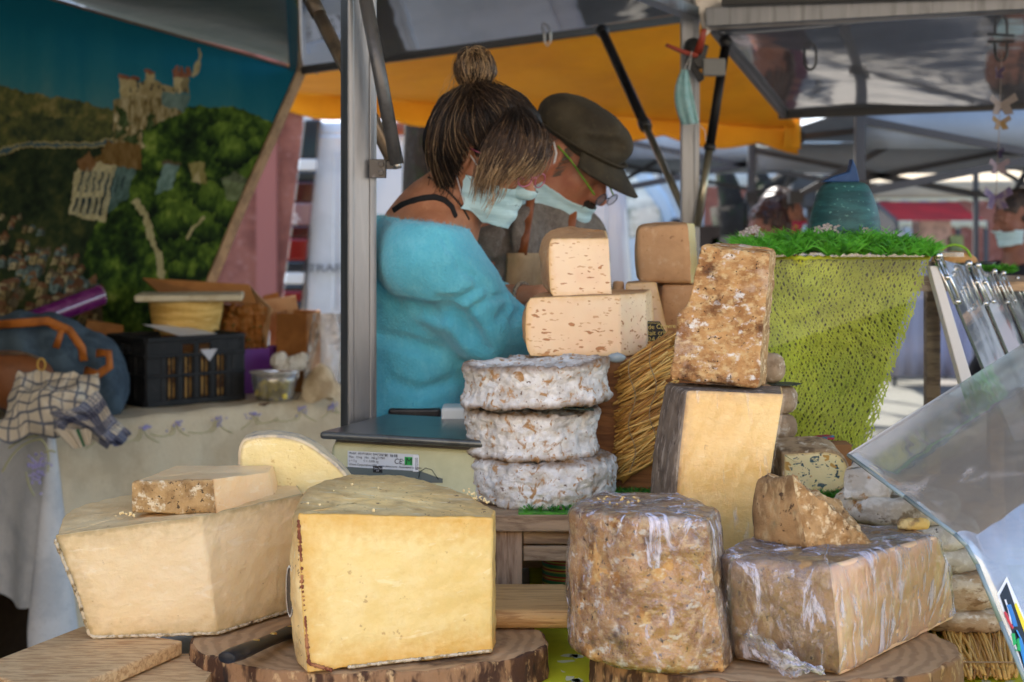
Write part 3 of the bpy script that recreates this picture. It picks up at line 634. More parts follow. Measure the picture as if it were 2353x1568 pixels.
# --- trees
BARK = M('mossy_bark', (.022, .017, .012, 1), [L((.02, .028, .009, 1), 8, .5, .65), L((.045, .038, .028, 1), 30, .55, .7)], rough=.95, bump=[B(18, .03, 1, 5, (1, 1, .3))])
LEAF = M('leaf_green', (.075, .16, .03, 1), [L((.04, .09, .02, 1), 2, .4, .6)], rough=.6, trans=.35)
def tree(x, Y, r, h, branches, crown, label, seed):
    rr = random.Random(seed); m = MB()
    pts = [Vector((x+.04*math.sin(k*.9+seed), Y, h*k/6)) for k in range(7)]
    m.tube(pts, [r*1.35, r*1.1, r, r*.97, r*.95, r*.93, r*.9], 16)
    for (a, b, c, r0) in branches: m.tube([a, Vector(a).lerp(Vector(b), .5)+Vector((.02, 0, .05)), b, c], [r0, r0*.85, r0*.7, r0*.4], 12)
    me = m.v; m.v = [tuple(Vector(p)+Vector((1, 1, 0))*(.02*fbm(p, 7, 3))) for p in me]
    t = m.build('trunk', BARK, None, True)
    c, R_ = crown; q = MB()
    for _ in range(1500):
        d = Vector((rr.gauss(0, 1), rr.gauss(0, 1), rr.gauss(0, 1))).normalized()*rr.random()**.4
        p = Vector(c)+Vector((d.x*R_[0], d.y*R_[1], d.z*R_[2])); s = rr.uniform(.06, .13)
        u_ = Vector((rr.gauss(0, 1), rr.gauss(0, 1), rr.gauss(0, 1))).normalized(); w_ = u_.orthogonal().normalized()
        q.add([p-u_*s, p+w_*s*.5, p+u_*s, p-w_*s*.5], [(0, 1, 2, 3)])
    thing('tree', label, 'tree', [t, q.build('crown', LEAF)])
tx = P(985, 400, 7.95).x
tree(tx, 7.95, .115, 3.6, [((tx, 7.95, 3.2), (tx-.5, 8, 3.9), (tx-.9, 8, 4.6), .08), ((tx, 7.95, 3.3), (tx+.4, 7.9, 4.0), (tx+.8, 7.8, 4.8), .08)], ((tx, 7.9, 5.0), (2, 1.6, 1.2)), 'dark mossy tree trunk standing between the white van and the woman', 3)
tx = P(1683, 500, 13.2).x
tree(tx, 13.2, .17, 1.7, [((tx+.02, 13.2, 1.45), P(1745, 455, 13.2), P(1850, 378, 13.1), .13), ((tx-.02, 13.2, 1.5), P(1672, 430, 13.3), P(1650, 350, 13.3), .13), (P(1745, 455, 13.2), P(1745, 400, 13.3), P(1725, 340, 13.3), .08)], ((tx+.5, 14.2, 4.9), (3.2, 2, 1.2)), 'dark forked tree trunk behind the white gazebo leg', 5)

# --- white pop-up gazebos
TENT = M('white_gazebo_cloth', (.34, .38, .41, 1), [L((.27, .31, .34, 1), 1.5, .4, .65)], rough=.6, trans=.05, bump=[B(2, .05, .4)])
TUBE = M('pale_frame_tube', (.07, .07, .073, 1), rough=.6)
def gazebo(x0, x1, ya, yb, ez, pk, label):
    parts = []; c = Vector(((x0+x1)/2, (ya+yb)/2, pk)); co = [Vector((x0, ya, ez)), Vector((x1, ya, ez)), Vector((x1, yb, ez)), Vector((x0, yb, ez))]
    for k in range(4):
        a, b = co[k], co[(k+1) % 4]
        vs, fs = grid(12, 10, lambda u, v: a.lerp(b, u).lerp(c, v)+Vector((0, 0, -.05*math.sin(math.pi*v)*math.sin(math.pi*u))))
        parts.append(mk('roof_panel', vs, fs, TENT, None, True, solid=.003))
        vs, fs = grid(20, 2, lambda u, v: a.lerp(b, u)+Vector((0, 0, -.01-.16*v+.0)))
        if k != 3: parts.append(mk('valance', vs, fs, TENT, None, True, solid=.003))
        parts.append(MB().beam((a.x, a.y, 0), a, .04, .04, (0, 1, 0)).build('leg', TUBE, None, False, .003))
        t = MB(); mid = a.lerp(b, .5); e = Vector((0, 0, -.30))
        for p, q in ((a, mid+e), (a+e, mid), (mid+e, b), (mid, b+e)): t.beam(p+Vector((0, 0, -.05)), q+Vector((0, 0, -.05)), .022, .03)
        if k in (0, 2): parts.append(t.build('truss', TUBE))
        parts += [MB().box(pj, (.07, .07, .06)).build('joint', BLACKP) for pj in (mid+Vector((0, 0, -.05)), mid+e+Vector((0, 0, -.05)), a+Vector((0, 0, -.33)))]
        r_ = MB().beam(mid+Vector((0, 0, -.05)), c+Vector((0, 0, -.45)), .022, .03); r_.beam(mid+e+Vector((0, 0, -.05)), c+Vector((0, 0, -.06)), .022, .03); parts.append(r_.build('roof_arm', TUBE))
    parts.append(MB().cyl(c+Vector((0, 0, -.55)), c+Vector((0, 0, -.02)), .025).build('centre_pole', TUBE))
    parts.append(MB().box(c+Vector((0, 0, -.5)), (.1, .1, .05)).build('hub', BLACKP))
    thing('gazebo', label, 'gazebo', parts, 'white pop-up gazebos')
gazebo(1.42, 4.5, 6.4, 9.3, 2.05, 2.62, 'white pop-up gazebo with its leg in front of the forked tree')
gazebo(.62, 3.7, 9.45, 12.5, 2.12, 2.7, 'white pop-up gazebo further back, reaching to the beige awning')
gazebo(4.75, 7.8, 7.5, 10.5, 2.1, 2.75, 'white pop-up gazebo beside the masked passer-by in black')
gazebo(.55, 1.25, 12.6, 13.0, 2.05, 2.3, 'narrow white gazebo between the pale blue van and the forked tree') if False else None
# --- stalls across the way
def awning(pa, pb, depth, drop, val, mat, label, scal_=0, mat2=None, legs=True):
    """cloth from a rear line (pa-pb) sloping towards the viewer by depth, lower by drop, with a valance"""
    f = Vector((0, -depth, -drop)); parts = []
    vs, fs = grid(24, 6, lambda u, v: pa.lerp(pb, u)+f*v+Vector((0, 0, -.03*math.sin(math.pi*v)))); parts.append(mk('awning_sheet', vs, fs, mat, None, True, solid=.003))
    def vf(u, v):
        k = val*(1-(.28*abs(math.sin(u*math.pi*scal_)) if scal_ else 0)); return pa.lerp(pb, u)+f+Vector((0, -.004, -.002-k*v))
    vs, fs = grid(160 if scal_ else 20, 3, vf); parts.append(mk('valance', vs, fs, mat2 or mat, None, True, solid=.003))
    for p in (pa, pb):
        if legs: parts.append(MB().beam((p.x, p.y-depth+.03, 0), (p.x, p.y-depth+.03, p.z-drop-.004), .05, .05, (0, 1, 0)).build('leg', TUBE)); parts.append(MB().beam((p.x, p.y-.03, 0), (p.x, p.y-.03, p.z-.01), .05, .05, (0, 1, 0)).build('leg', TUBE))
    m = MB(); m.beam((pa.x, pa.y-.02, pa.z-.01), (pa.x, pa.y-depth+.02, pa.z-drop-.02), .03, .03); parts.append(m.build('rafter', TUBE))
    thing('market_awning', label, 'awning', parts)
BEI = M('beige_awning_cloth', (.46, .38, .27, 1), [L((.40, .33, .24, 1), 2, .4, .6)], rough=.8, trans=.25)
REDA = M('red_awning_cloth', (.42, .012, .015, 1), [L((.3, .01, .012, 1), 2, .4, .6)], rough=.7, trans=.25)
CRM = M('cream_cloth', (.66, .6, .42, 1), rough=.8, trans=.2)
awning(P(1800, 384, 16.5), P(2480, 378, 16.5), 2.2, .22, .14, BEI, 'beige market awning beyond the green bell jar')
awning(P(2010, 464, 19.5), P(2200, 464, 19.5), 1.2, .23, .10, REDA, 'red market awning under the beige awning', 6, CRM)
awning(P(1990, 440, 20.6), P(2520, 440, 20.6), .5, .05, .1, CRM, 'cream scalloped awning against the brick building', 12)
awning(P(1570, 392, 18.5), P(1800, 392, 18.5), 1.6, .1, .12, M('pale_grey_cloth', (.6, .6, .55, 1), rough=.8, trans=.3), 'pale grey market awning seen beyond the forked tree trunk')
# goods and boxes on those far stalls
FARC = [(.5, .12, .1, 1), (.14, .2, .4, 1), (.55, .45, .15, 1), (.6, .6, .62, 1), (.25, .3, .12, 1), (.5, .3, .22, 1), (.12, .1, .1, 1)]
cols = ['red', 'blue', 'mustard', 'white', 'olive', 'salmon', 'black']
farm = [M('box_'+c, v, [L(tuple(k*.6 for k in v[:3])+(1,), 9, .45, .6)], rough=.7) for c, v in zip(cols, FARC)]
def fartable(x0, x1, y, Y, cloth, label, items):
    a = P(x0, y, Y); b = P(x1, y, Y); z = a.z
    t = MB().box(((a.x+b.x)/2, Y, z-.02), (b.x-a.x, .8, .04)).build('table_top', cloth); l = [t]
    vs, fs = grid(30, 4, lambda u, v: Vector((a.x+(b.x-a.x)*u, Y-.405+.02*math.sin(u*40)*v, z-.05-(z-.15)*v))); l.append(mk('cloth_front', vs, fs, cloth, None, True, solid=.004))
    for sx in (a.x+.06, b.x-.06):
        for sy in (-.35, .35): l.append(MB().beam((sx, Y+sy, 0), (sx, Y+sy, z-.04), .04, .04, (0, 1, 0)).build('leg', TUBE))
    thing('market_table', label, 'table', l)
    for (xx, w_, h_, ci, lb) in items:
        c = P(xx, y, Y-.1); tag(MB().box((c.x, Y-.1, z+h_/2), (w_, .3, h_)).build('goods_box', farm[ci], None, False, .01), lb, 'box', 'boxes on the far stalls')
fartable(2020, 2210, 588, 15.2, M('striped_cloth', (.45, .44, .5, 1), [L((.15, .15, .3, 1), 9, .4, .6, 0, (8, 1, 1), 'X')], rough=.8), 'market table with striped cloth under the red awning',
         [(2052, .22, .22, 3, 'white box on the striped market table'), (2085, .2, .15, 1, 'blue box on the striped market table'), (2140, .3, .34, 5, 'salmon box on the striped market table'), (2185, .16, .2, 4, 'olive box on the striped market table')])
fartable(1590, 1700, 585, 12.0, M('grey_cloth_far', (.5, .5, .46, 1), rough=.8), 'low market table with pale cloth left of the forked tree', [(1620, .2, .22, 6, 'black box on the pale market table'), (1665, .25, .14, 3, 'white box on the pale market table')])
# dark speaker cabinet on a pole
q = [MB().box(P(1862, 440, 13.6), (.36, .3, .30)).build('cabinet', M('dark_cabinet', (.07, .068, .065, 1), rough=.6), None, False, .02)]
c = P(1862, 440, 13.6); q.append(MB().cyl((c.x, 13.6, 0), (c.x, 13.6, c.z-.15), .03).build('pole', TUBE)); q.append(MB().box((c.x+.05, 13.44, c.z), (.05, .01, .26)).build('pale_stripe', CRM))
thing('speaker', 'dark speaker cabinet on a pole left of the green bell jar', 'speaker', q)
# ================================================================ COUNTER AND CHEESES
def wood(name, c, dark, axis=(1, 8, 8), s=9, rough=.65, ring=False):
    return M(name, c, [L(dark, s, .42, .62, 6, axis, dist=.6), L(tuple(k*1.35 for k in c[:3])+(1,), s*2.2, .52, .7, 5, axis, f=.5), L(tuple(k*.45 for k in dark[:3])+(1,), s*4, .66, .74, 4, axis, f=.7)], rough=rough, bump=[B(s*5, .002, .5, 4, axis)])
def dz(d): return CZ-d
PALEW = wood('pale_board_wood', C(206, 172, 124), C(172, 132, 88), (2, 12, 12), 12)
OLDW = wood('old_crate_wood', C(176, 146, 112), C(128, 100, 74), (1, 8, 8), 8)
LOGTOP = lambda c: M('log_sawn_face', C(178, 144, 104), [L(C(136, 104, 72), 16, .2, .9, t='ring', dist=5, f=.5, off=(-c[0], -c[1], 0)), L(C(90, 66, 44), 7, .55, .7), L(C(205, 178, 136), 50, .6, .75, f=.6)], rough=.8, bump=[B(60, .002, .6)])
LOGBARK = M('log_bark', C(150, 112, 76), [L(C(74, 48, 30), 30, .46, .58, 4, (1, 1, .35)), L(C(196, 160, 112), 60, .55, .68, 4, (1, 1, .5)), L(C(48, 34, 26), 14, .58, .66, 4, (1, 1, .6))], rough=.9, bump=[B(45, .006, .9, 5, (1, 1, .4))])
BAMBOO = wood('bamboo', C(205, 165, 108), C(172, 128, 76), (1.2, 14, 14), 8, .5)
# counter top and its trestle, cloths
zc = dz(.63)
ct = [MB().box((.39, 2.21, zc-.02), (1.84, 1.36, .04)).build('counter_top', M('white_counter', (.62, .65, .70, 1), [L((.5, .53, .58, 1), 5, .45, .65)], rough=.4), None, False, .003)]
for xx in (-.42, 1.2):
    for yy in (1.62, 2.80): ct.append(MB().beam((xx, yy, 0), (xx, yy, zc-.04), .05, .05, (0, 1, 0)).build('leg', OLDW))
ct.append(MB().box((.39, 1.60, .5), (1.80, .02, .84)).build('front_board', OLDW))
thing('market_counter', 'white topped market counter carrying the front cheeses', 'counter', ct)
LIME = M('lime_cloth', C(196, 196, 30), [L(C(160, 168, 24), 6, .45, .65)], rough=.7, bump=[B(300, .001, .4)])
vs, fs = grid(40, 40, lambda u, v: Vector((.03+u*1.24, 1.62+v*1.2, zc+.005+.0025*fbm((u*8, v*8, 0), 1))))
lc = mk('cloth_sheet', vs, fs, LIME, None, True)
sp = MB(); rr = random.Random(3)
for k in range(14):
    c = G(rr.uniform(1285, 1345), rr.uniform(1500, 1568), .622) if k < 9 else G(rr.uniform(2200, 2330), rr.uniform(1555, 1572), .622)
    q = ngon((c.x, c.y, dz(.6245)), rr.uniform(.004, .011), rr.uniform(.004, .012), 9, .3, k); sp.add(q, [tuple(range(9))])
sp_ = sp.build('pale_dot', M('pale_print', (.6, .62, .4, 1))); sp_['kind'] = 'stuff'
thing('lime_cloth', 'lime green cloth with pale spots covering the right part of the counter', 'cloth', [lc, sp_])
# log slices
def logslice(c, rx, ry, d0, d1, seed, label):
    o = block(ngon((c[0], c[1], dz(d0)), rx, ry, 22, .035, seed), ngon((c[0], c[1], dz(d1)), rx*.99, ry*.99, 22, .035, seed), 'r'*22, {'r': 'bark', 'C': 'sawn_face'}, {'r': LOGBARK, 'C': LOGTOP(c)}, R={'r': .003}, amp={'r': .005, 'C': .0008}, freq={'r': 28, 'C': 30}, caps='CC', step=.007)
    return thing('log_slice', label, 'board', list(o.values()))
logslice(((847-CX)*2.16/F, 2.165), .252, .165, .625, .582, 4, 'round log slice with dark bark under the big yellow half wheel')
logslice(((1775-CX)*2.13/F, 2.13), .25, .175, .625, .582, 9, 'round log slice under the two cling-wrapped cheeses')
# pale board on the left
b0, b1, b2, b3 = G(-60, 1535, .58), G(190, 1438, .58), G(420, 1472, .58), G(120, 1600, .58)
m = MB().hexa([p+Vector((0, 0, -.02)) for p in (b3, b2, b1, b0)], [b3, b2, b1, b0])
bd = m.build('board', PALEW, None, False, .003)
cl = MB().box((b2+b1+b3+b0)/4+Vector((.1, .0, -.034)), (.16, .18, .024)).build('cleat', PALEW)
thing('chopping_board', 'weathered wooden board under the tall pale cheese block', 'board', [bd, cl])
# knife
ka, kb = G(520, 1512, .555), G(700, 1440, .575); kd_ = (kb-ka).normalized()
KN = M('black_knife_handle', (.008, .008, .009, 1), [L((.02, .02, .022, 1), 40, .5, .7)], rough=.4, spec=.3)
hd = MB(); N_ = 16
hd.tube([ka.lerp(kb, t) for t in np.linspace(0, 1, N_)], [.010+.0035*math.sin(min(1, t*6)*math.pi/2)+.002*math.cos(t*6.0) for t in np.linspace(0, 1, N_)], 14, flat=.62)
kh = hd.build('handle', KN, None, True, .001)
kp = [kh]
for t in (.36, .58, .80):
    p = ka.lerp(kb, t)+Vector((.0, -.001, .0077)); kp.append(MB().lathe([(0, .0012), (.004, .0008), (.0045, 0), (.0045, -.004)], p, 14).build('rivet', M('brass', (.55, .38, .12, 1), rough=.3, metal=.9), None, True))
bl_ = MB(); q0 = kb; q1 = kb+kd_*.17; up = Vector((0, 0, 1)).cross(kd_)
bl_.hexa([q0-up*.012, q1-up*.004, q1+up*.016, q0+up*.016], [p+Vector((0, 0, .0016)) for p in (q0-up*.012, q1-up*.004, q1+up*.016, q0+up*.016)])
kp.append(bl_.build('blade', STEEL))
thing('knife', 'black handled knife with brass rivets lying on the log slice', 'knife', kp)
# wooden stand with the scale and the white wheels on it
D2 = .466; cy0, cy1, cx0, cx1 = 2.45, 2.81, -.335, .37; st = []
nb = 4
for k in range(nb):
    w_ = (cy1-cy0)/nb; st.append(MB().box(((cx0+cx1)/2, cy0+w_*(k+.5), dz(D2)-.013), (cx1-cx0, w_-.004, .026)).build('plank', OLDW, None, False, .002))
for xx in (cx0+.03, -.005, cx1-.03): st.append(MB().box((xx, cy0+.028, dz(D2)-.026-.066), (.045 if xx != -.005 else .042, .03, .132)).build('upright', wood('upright_wood', C(184, 150, 118), C(140, 106, 78), (8, 8, 1), 8) if xx < 0 and xx > -.1 else OLDW, None, False, .002))
for xx in (cx0+.03, cx1-.03): st.append(MB().box((xx, cy1-.03, dz(D2)-.026-.066), (.045, .03, .132)).build('upright', OLDW, None, False, .002))
for (za, h_) in ((.495+.010, .020), (.518+.012, .024)):
    st.append(MB().box((.19, cy0+.03, dz(za)), (.345, .022, h_)).build('rail', OLDW, None, False, .002)); st.append(MB().box((-.165, cy0+.03, dz(za)), (.28, .022, h_)).build('rail', OLDW, None, False, .002))
st.append(MB().box(((cx0+cx1)/2, cy1-.012, dz(.55)), (cx1-cx0-.02, .012, .15)).build('back_board', OLDW))
thing('wooden_stand', 'low plank stand carrying the scale and the stacked white rind wheels', 'stand', st)
# red and green patterned jar in the dark of the stand
jp = Vector((.09, 2.60, zc))
j1 = MB().lathe([(0, 0), (.035, 0), (.04, .02), (.04, .07), (.03, .085), (0, .085)], jp, 24).build('jar_body', M('patterned_jar', (.3, .02, .02, 1), [L((.4, .32, .05, 1), 60, .5, .55, 2, (.2, .2, 1), 'Z'), L((.03, .15, .06, 1), 24, .6, .64, 1, (.2, .2, 1), 'Z')], rough=.35), None, True)
tag(j1, 'red jar with yellow bands in the shade under the plank stand', 'jar')
# bamboo board
q = [G(1085, 1404, .553), G(1318, 1402, .553), None, None]; fy = q[0].y; z1 = dz(.553)
bb = MB().box(((-.08+.082)/2+.0, fy+.085, z1-.0135), (.162+.10, .17, .027)).build('board', BAMBOO, None, False, .011, 4); bb.location.x = -.045+.0
tag(bb, 'thick bamboo board with rounded edges between log slice and plank stand', 'board')

# ---------------------------------------------------------------- cheese materials
def paste(name, a, b, c, pits, pscale=60, plo=.735, pst=(1, 1, 1), edge=(), fine=1.0, bs=(70, .0016)):
    """cut paste: slow tone drift (a-b), pale streaks (c) and small darker pits"""
    return M(name, a, [L(b, 6, .25, .8, 3), L(c, 30, .35, .85, 6, (1, 1, 1.4), f=.5), L(b, 150, .5, .8, 3, f=.35*fine), L(pits, pscale, plo, plo+.05, 3, pst, f=.5), L(c, 18, .60, .66, 6, (1, 1, 3.2), f=.6, dist=.8)], rough=.4, spec=.4, sss=.15, bump=[B(bs[0]*.5, bs[1]*2.4, .7, 6, (1, 1, 1.3)), B(240, .0008, .5, 4), B(pscale, .004, -.5, 3, pst)], edge=edge)
PASTE = paste('yellow_paste', C(240, 210, 138), C(228, 192, 112), C(247, 226, 170), C(164, 112, 60), 60, .66, edge=[(C(150, 96, 42), 0, .003, .8), (C(216, 162, 66), .0, .04, .75)])
PASTE2 = paste('pale_paste', C(244, 222, 178), C(234, 208, 158), C(248, 232, 200), C(130, 94, 60), 75, .70, edge=[(C(96, 88, 62), 0, .008, .9), (C(190, 164, 112), .0, .03, .6)])
PASTE_TOPPIECE = paste('peach_paste', C(248, 210, 156), C(238, 190, 128), C(250, 222, 178), C(176, 116, 74), 50, .66, edge=[(C(190, 130, 70), 0, .004, .7)])
PASTE4 = paste('cream_paste', C(244, 224, 160), C(234, 210, 138), C(248, 234, 186), C(190, 150, 78), 90, .645, edge=[(C(176, 150, 110), 0, .004, .7)])
PINKP = M('holed_pink_paste', C(246, 218, 180), [L(C(238, 202, 160), 7, .25, .8, 3), L(C(236, 184, 150), 14, .5, .85, 3, f=.6), L(C(176, 112, 62), 80, .645, .665, 1.5, (.55, 1, 1.5), f=.9), L(C(196, 140, 90), 140, .65, .67, 1.5, (.5, 1, 1.3), f=.7)], rough=.45, sss=.2, bump=[B(75, .003, -.5, 1.5, (.55, 1, 1.5)), B(200, .0006, .4)], edge=[(C(190, 140, 86), 0, .004, .85), (C(226, 184, 120), .002, .012, .6)])
YELP = paste('amber_paste', C(244, 206, 130), C(234, 186, 104), C(248, 222, 164), C(150, 100, 60), 50, .70, edge=[(C(140, 104, 70), 0, .006, .85), (C(200, 154, 92), .002, .018, .5)])
TANRIND = M('tan_rind', C(236, 206, 152), [L(C(212, 176, 120), 14, .3, .75), L(C(222, 196, 150), 70, .5, .75, 4, (2.5, 1, 1), f=.7), L(C(120, 84, 52), 90, .64, .74)], rough=.75, bump=[B(50, .003, .6, 6), B(160, .001, .4)])
GREYRIND = M('grey_brown_rind', C(150, 128, 98), [L(C(108, 88, 64), 14, .42, .58), L(C(196, 180, 150), 46, .54, .64), L(C(80, 64, 48), 70, .64, .7)], rough=.85, bump=[B(60, .003, .8, 6)])
SPOTRIND = M('mouldy_spotted_rind', C(182, 148, 98), [L(C(140, 108, 66), 36, .4, .65), L(C(214, 198, 164), 90, .52, .66), L(C(84, 66, 44), 170, .62, .68, 2), L(C(96, 70, 40), 26, .62, .7, 4), L(C(40, 140, 96), 34, .715, .74, 3, f=.8)], rough=.85, bump=[B(90, .003, .9, 6)])
WHITERIND = M('white_mould_rind', C(208, 202, 192), [L(C(238, 236, 230), 26, .36, .6, 7), L(C(150, 134, 116), 12, .52, .70, 7, f=.7), L(C(184, 142, 94), 46, .53, .64, 7, dist=1.2), L(C(112, 84, 58), 110, .62, .70, 5), L(C(134, 100, 66), 20, .64, .76, 6, dist=1, f=.8)], rough=.92, bump=[B(60, .005, 1, 6), B(170, .003, 1, 6)], edge=[(C(120, 88, 52), 0, .008, .8)])
BROWNRIND = M('brown_speckled_rind', C(200, 152, 94), [L(C(142, 94, 50), 24, .36, .66, 6), L(C(206, 172, 118), 80, .46, .66, 6, (1, 1, 1.6)), L(C(228, 220, 206), 48, .55, .68, 7, (1, 1, 1.4)), L(C(232, 226, 214), 11, .56, .74, 7, f=.5), L(C(84, 54, 32), 12, .54, .68, 7), L(C(66, 42, 24), 150, .60, .68, 4)], rough=.82, bump=[B(80, .003, .9, 6), B(240, .001, .6)])
DARKRIND = M('dark_grey_rind', C(124, 108, 92), [L(C(88, 74, 62), 22, .36, .68), L(C(164, 150, 134), 90, .5, .7, 5, (1, 1, .25)), L(C(70, 56, 44), 70, .6, .72)], rough=.8, bump=[B(60, .003, .8, 6, (1, 1, .4))])
OLIVERIND = M('olive_brown_rind', C(172, 134, 88), [L(C(122, 92, 58), 20, .36, .66), L(C(184, 156, 112), 80, .5, .7, 6, (1, 1, .4)), L(C(96, 100, 72), 16, .58, .74, f=.6), L(C(78, 56, 36), 100, .6, .7, 4)], rough=.8, bump=[B(60, .003, .8, 6)])
TOFFEERIND = M('smooth_brown_rind', C(192, 150, 106), [L(C(168, 126, 86), 12, .3, .72), L(C(206, 176, 140), 40, .55, .75, 5, f=.7), L(C(120, 80, 48), 90, .62, .72, 4, f=.7)], rough=.7, bump=[B(80, .0015, .6, 5)])
CRUMB = M('crumbly_paste', C(190, 150, 98), [L(C(152, 112, 66), 44, .36, .64, 6), L(C(226, 198, 152), 90, .5, .66, 6), L(C(110, 78, 46), 80, .60, .70, 5)], rough=.8, bump=[B(80, .004, 1, 6)])
MOULDEDGE = M('white_mould_edge', C(214, 200, 172), [L(C(160, 138, 98), 120, .44, .62), L(C(96, 80, 56), 60, .58, .68)], rough=.95, bump=[B(200, .003, .9, 5)])
def crumbs(name, pts, mat, seed=0, r=(.001, .003)):
    m = MB(); q = random.Random(seed)
    for p in pts:
        s = q.uniform(*r); R = Matrix.Rotation(q.uniform(0, 6), 3, (q.random(), q.random(), q.random()+.1)); m.ball(p, (s, s*q.uniform(.5, 1), s*q.uniform(.4, .8)), 6, 4, R)
    m.v = [tuple(Vector(p)+Vector((.0006*fbm(p, 300, 2),)*3)) for p in m.v]
    return m.build(name, mat)
WH = M('crumb_white', C(232, 208, 152), rough=.8)
# big yellow half wheel in front
z0 = dz(.58)
def zz(x, y, z): return Vector((x, y, z))
pl = [(-.2605, 1.995), (-.0265, 2.085), (-.022, 2.13), (-.068, 2.23), (-.147, 2.335), (-.195, 2.34), (-.243, 2.31), (-.274, 2.24), (-.287, 2.14), (-.2835, 2.05)]
topd = [.377, .398, .398, .392, .386, .383, .380, .378, .377, .376]
bt = [zz(x, y, z0) for x, y in pl]; tp = [zz(x*(1.005), y, dz(d)) for (x, y), d in zip(pl, topd)]
tp[0] = P(684, 1180, 2.0); tp[9] = P(676, 1176, 2.06); tp[1] = P(1132, 1190, 2.085)
o = block(bt, tp, 'CCCCrrrrrr', {'r': 'rind', 'C': 'cut_face'}, {'r': M('waxy_brown_rind', C(238, 198, 126), [L(C(248, 216, 150), 14, .35, .7, 5, (.5, 1.5, 1)), L(C(176, 136, 84), 22, .5, .75, 5, f=.7), L(C(244, 224, 176), 50, .56, .68, 6, (.5, 2, 1)), L(C(110, 70, 42), 90, .63, .69, 3)], rough=.6, bump=[B(40, .002, .6, 5), B(150, .001, .4)], edge=[(C(132, 92, 52), 0, .05, .45)]), 'C': PASTE}, R={'r': .007, 'C': .003}, amp={'r': .0025, 'C': .0016}, freq={'r': 30, 'C': 40}, bulge={'r': .006}, step=.0045)
ed = MB()
def ragged(pts, r, seed, n=60, jr=.45):
    q = random.Random(seed); L_ = []
    for a, b in zip(pts, pts[1:]):
        k = max(2, int((b-a).length/.0022))
        for i in range(k): L_.append(a.lerp(b, i/k))
    L_.append(pts[-1])
    L_ = [p+Vector((q.uniform(-1, 1), q.uniform(-1, 1), q.uniform(-1, 1)))*r*.18 for p in L_]
    return L_, [r*(1+q.uniform(-jr, jr)) for _ in L_]
a_, r_ = ragged([bt[0]+Vector((.05, .015, .003)), bt[0].lerp(bt[1], .55)+Vector((0, -.001, .003)), bt[1]+Vector((0, -.001, .004))], .0022, 1, jr=.22); ed.tube(a_, r_, 6)
edge_lo = ed.build('rind_edge', MOULDEDGE, None, True)
ed = MB(); a_, r_ = ragged([tp[0]+Vector((.001, 0, -.008)), bt[0].lerp(tp[0], .5)+Vector((-.0005, .001, 0)), bt[0]+Vector((.002, 0, .012)), bt[0]+Vector((.03, .008, .001))], .0024, 2); ed.tube(a_, r_, 6)
edge_l = ed.build('brown_rind_edge', M('red_brown_edge', C(120, 62, 34), [L(C(168, 110, 66), 60, .5, .6)], rough=.7, bump=[B(150, .002, .8)]), None, True)
q = random.Random(8); pts = []
for k in range(11):
    u, v = q.random(), q.random(); p = bil(tp[0], tp[1], tp[3], tp[7])(u, v); pts.append(p+Vector((0, 0, .0015)))
for k in range(30): pts.append(tp[2].lerp(tp[3], q.uniform(.2, .95))+Vector((q.gauss(0, .003), q.gauss(0, .003), .002+abs(q.gauss(0, .003)))))
cr = crumbs('crumb', pts, WH, 2, (.0008, .003)); cr['kind'] = 'stuff'
# round paper mark on the rind
lb = MB(); pc_ = bt[9].lerp(tp[9], .47)+Vector((-.0055, -.002, 0)); ux = (bt[0]-bt[9]).normalized()
n = 24; ring_o = [pc_+ux*(.019*math.cos(t))+Vector((0, 0, .034*math.sin(t)))+Vector((0, -.0018, 0)) for t in np.linspace(0, 2*math.pi, n, False)]
ring_i = [pc_+ux*(.0165*math.cos(t))+Vector((0, 0, .031*math.sin(t)))+Vector((0, -.0018, 0)) for t in np.linspace(0, 2*math.pi, n, False)]
lab = MB().add(ring_o, [tuple(range(n))]).build('paper_mark', M('dark_label', C(70, 62, 54), rough=.5), None)
lab2 = MB().add(ring_o+ring_i, [(k, (k+1) % n, (k+1) % n+n, k+n) for k in range(n)]); lab2.v = [tuple(Vector(p)+Vector((-.0008, -.0008, 0))) for p in lab2.v]
lab2 = lab2.build('mark_border', M('label_white', C(220, 214, 200), rough=.5), lab)
thing('cheese_wheel_half', 'big yellow half wheel with brown rind on the front log slice', 'cheese', list(o.values())+[edge_lo, edge_l, cr, lab])

# tall pale block at left
D = .578
bt = [G(206, 1466, D), G(500, 1457, D), G(672, 1404, D), zz(-.318, 2.345, dz(D)), zz(-.47, 2.37, dz(D)), zz(-.57, 2.28, dz(D))]
tp = [P(126, 1230, 2.10), P(462, 1185, 2.14), P(697, 1135, 2.29), zz(-.325, 2.37, dz(.405)), zz(-.50, 2.39, dz(.410)), zz(-.628, 2.27, dz(.418))]
o = block(bt, tp, 'CCCrrr', {'r': 'rind', 'C': 'cut_face'}, {'r': TANRIND, 'C': PASTE2}, R={'r': .005, 'C': .002}, amp={'r': .0018, 'C': .0012}, freq={'r': 40, 'C': 40}, step=.0045)
ed = MB(); a_, r_ = ragged([tp[0]+Vector((0, 0, -.006)), bt[0].lerp(tp[0], .45)+Vector((.003, 0, 0)), bt[0]+Vector((-.001, 0, .006)), bt[0]+Vector((.006, 0, .001)), bt[1]+Vector((0, 0, .001)), bt[2]+Vector((0, 0, .002))], .0024, 5, jr=.25); ed.tube(a_, r_, 7)
e1 = ed.build('rind_edge', MOULDEDGE, None, True)
q = random.Random(18); cr = crumbs('crumb', [P(q.uniform(262, 310), q.uniform(1183, 1192), 2.15)+Vector((0, .01, .002)) for _ in range(14)], WH, 3, (.0012, .003)); cr['kind'] = 'stuff'
thing('cheese_block', 'tall pale cut block with white mouldy edge on the left board', 'cheese', list(o.values())+[e1, cr])
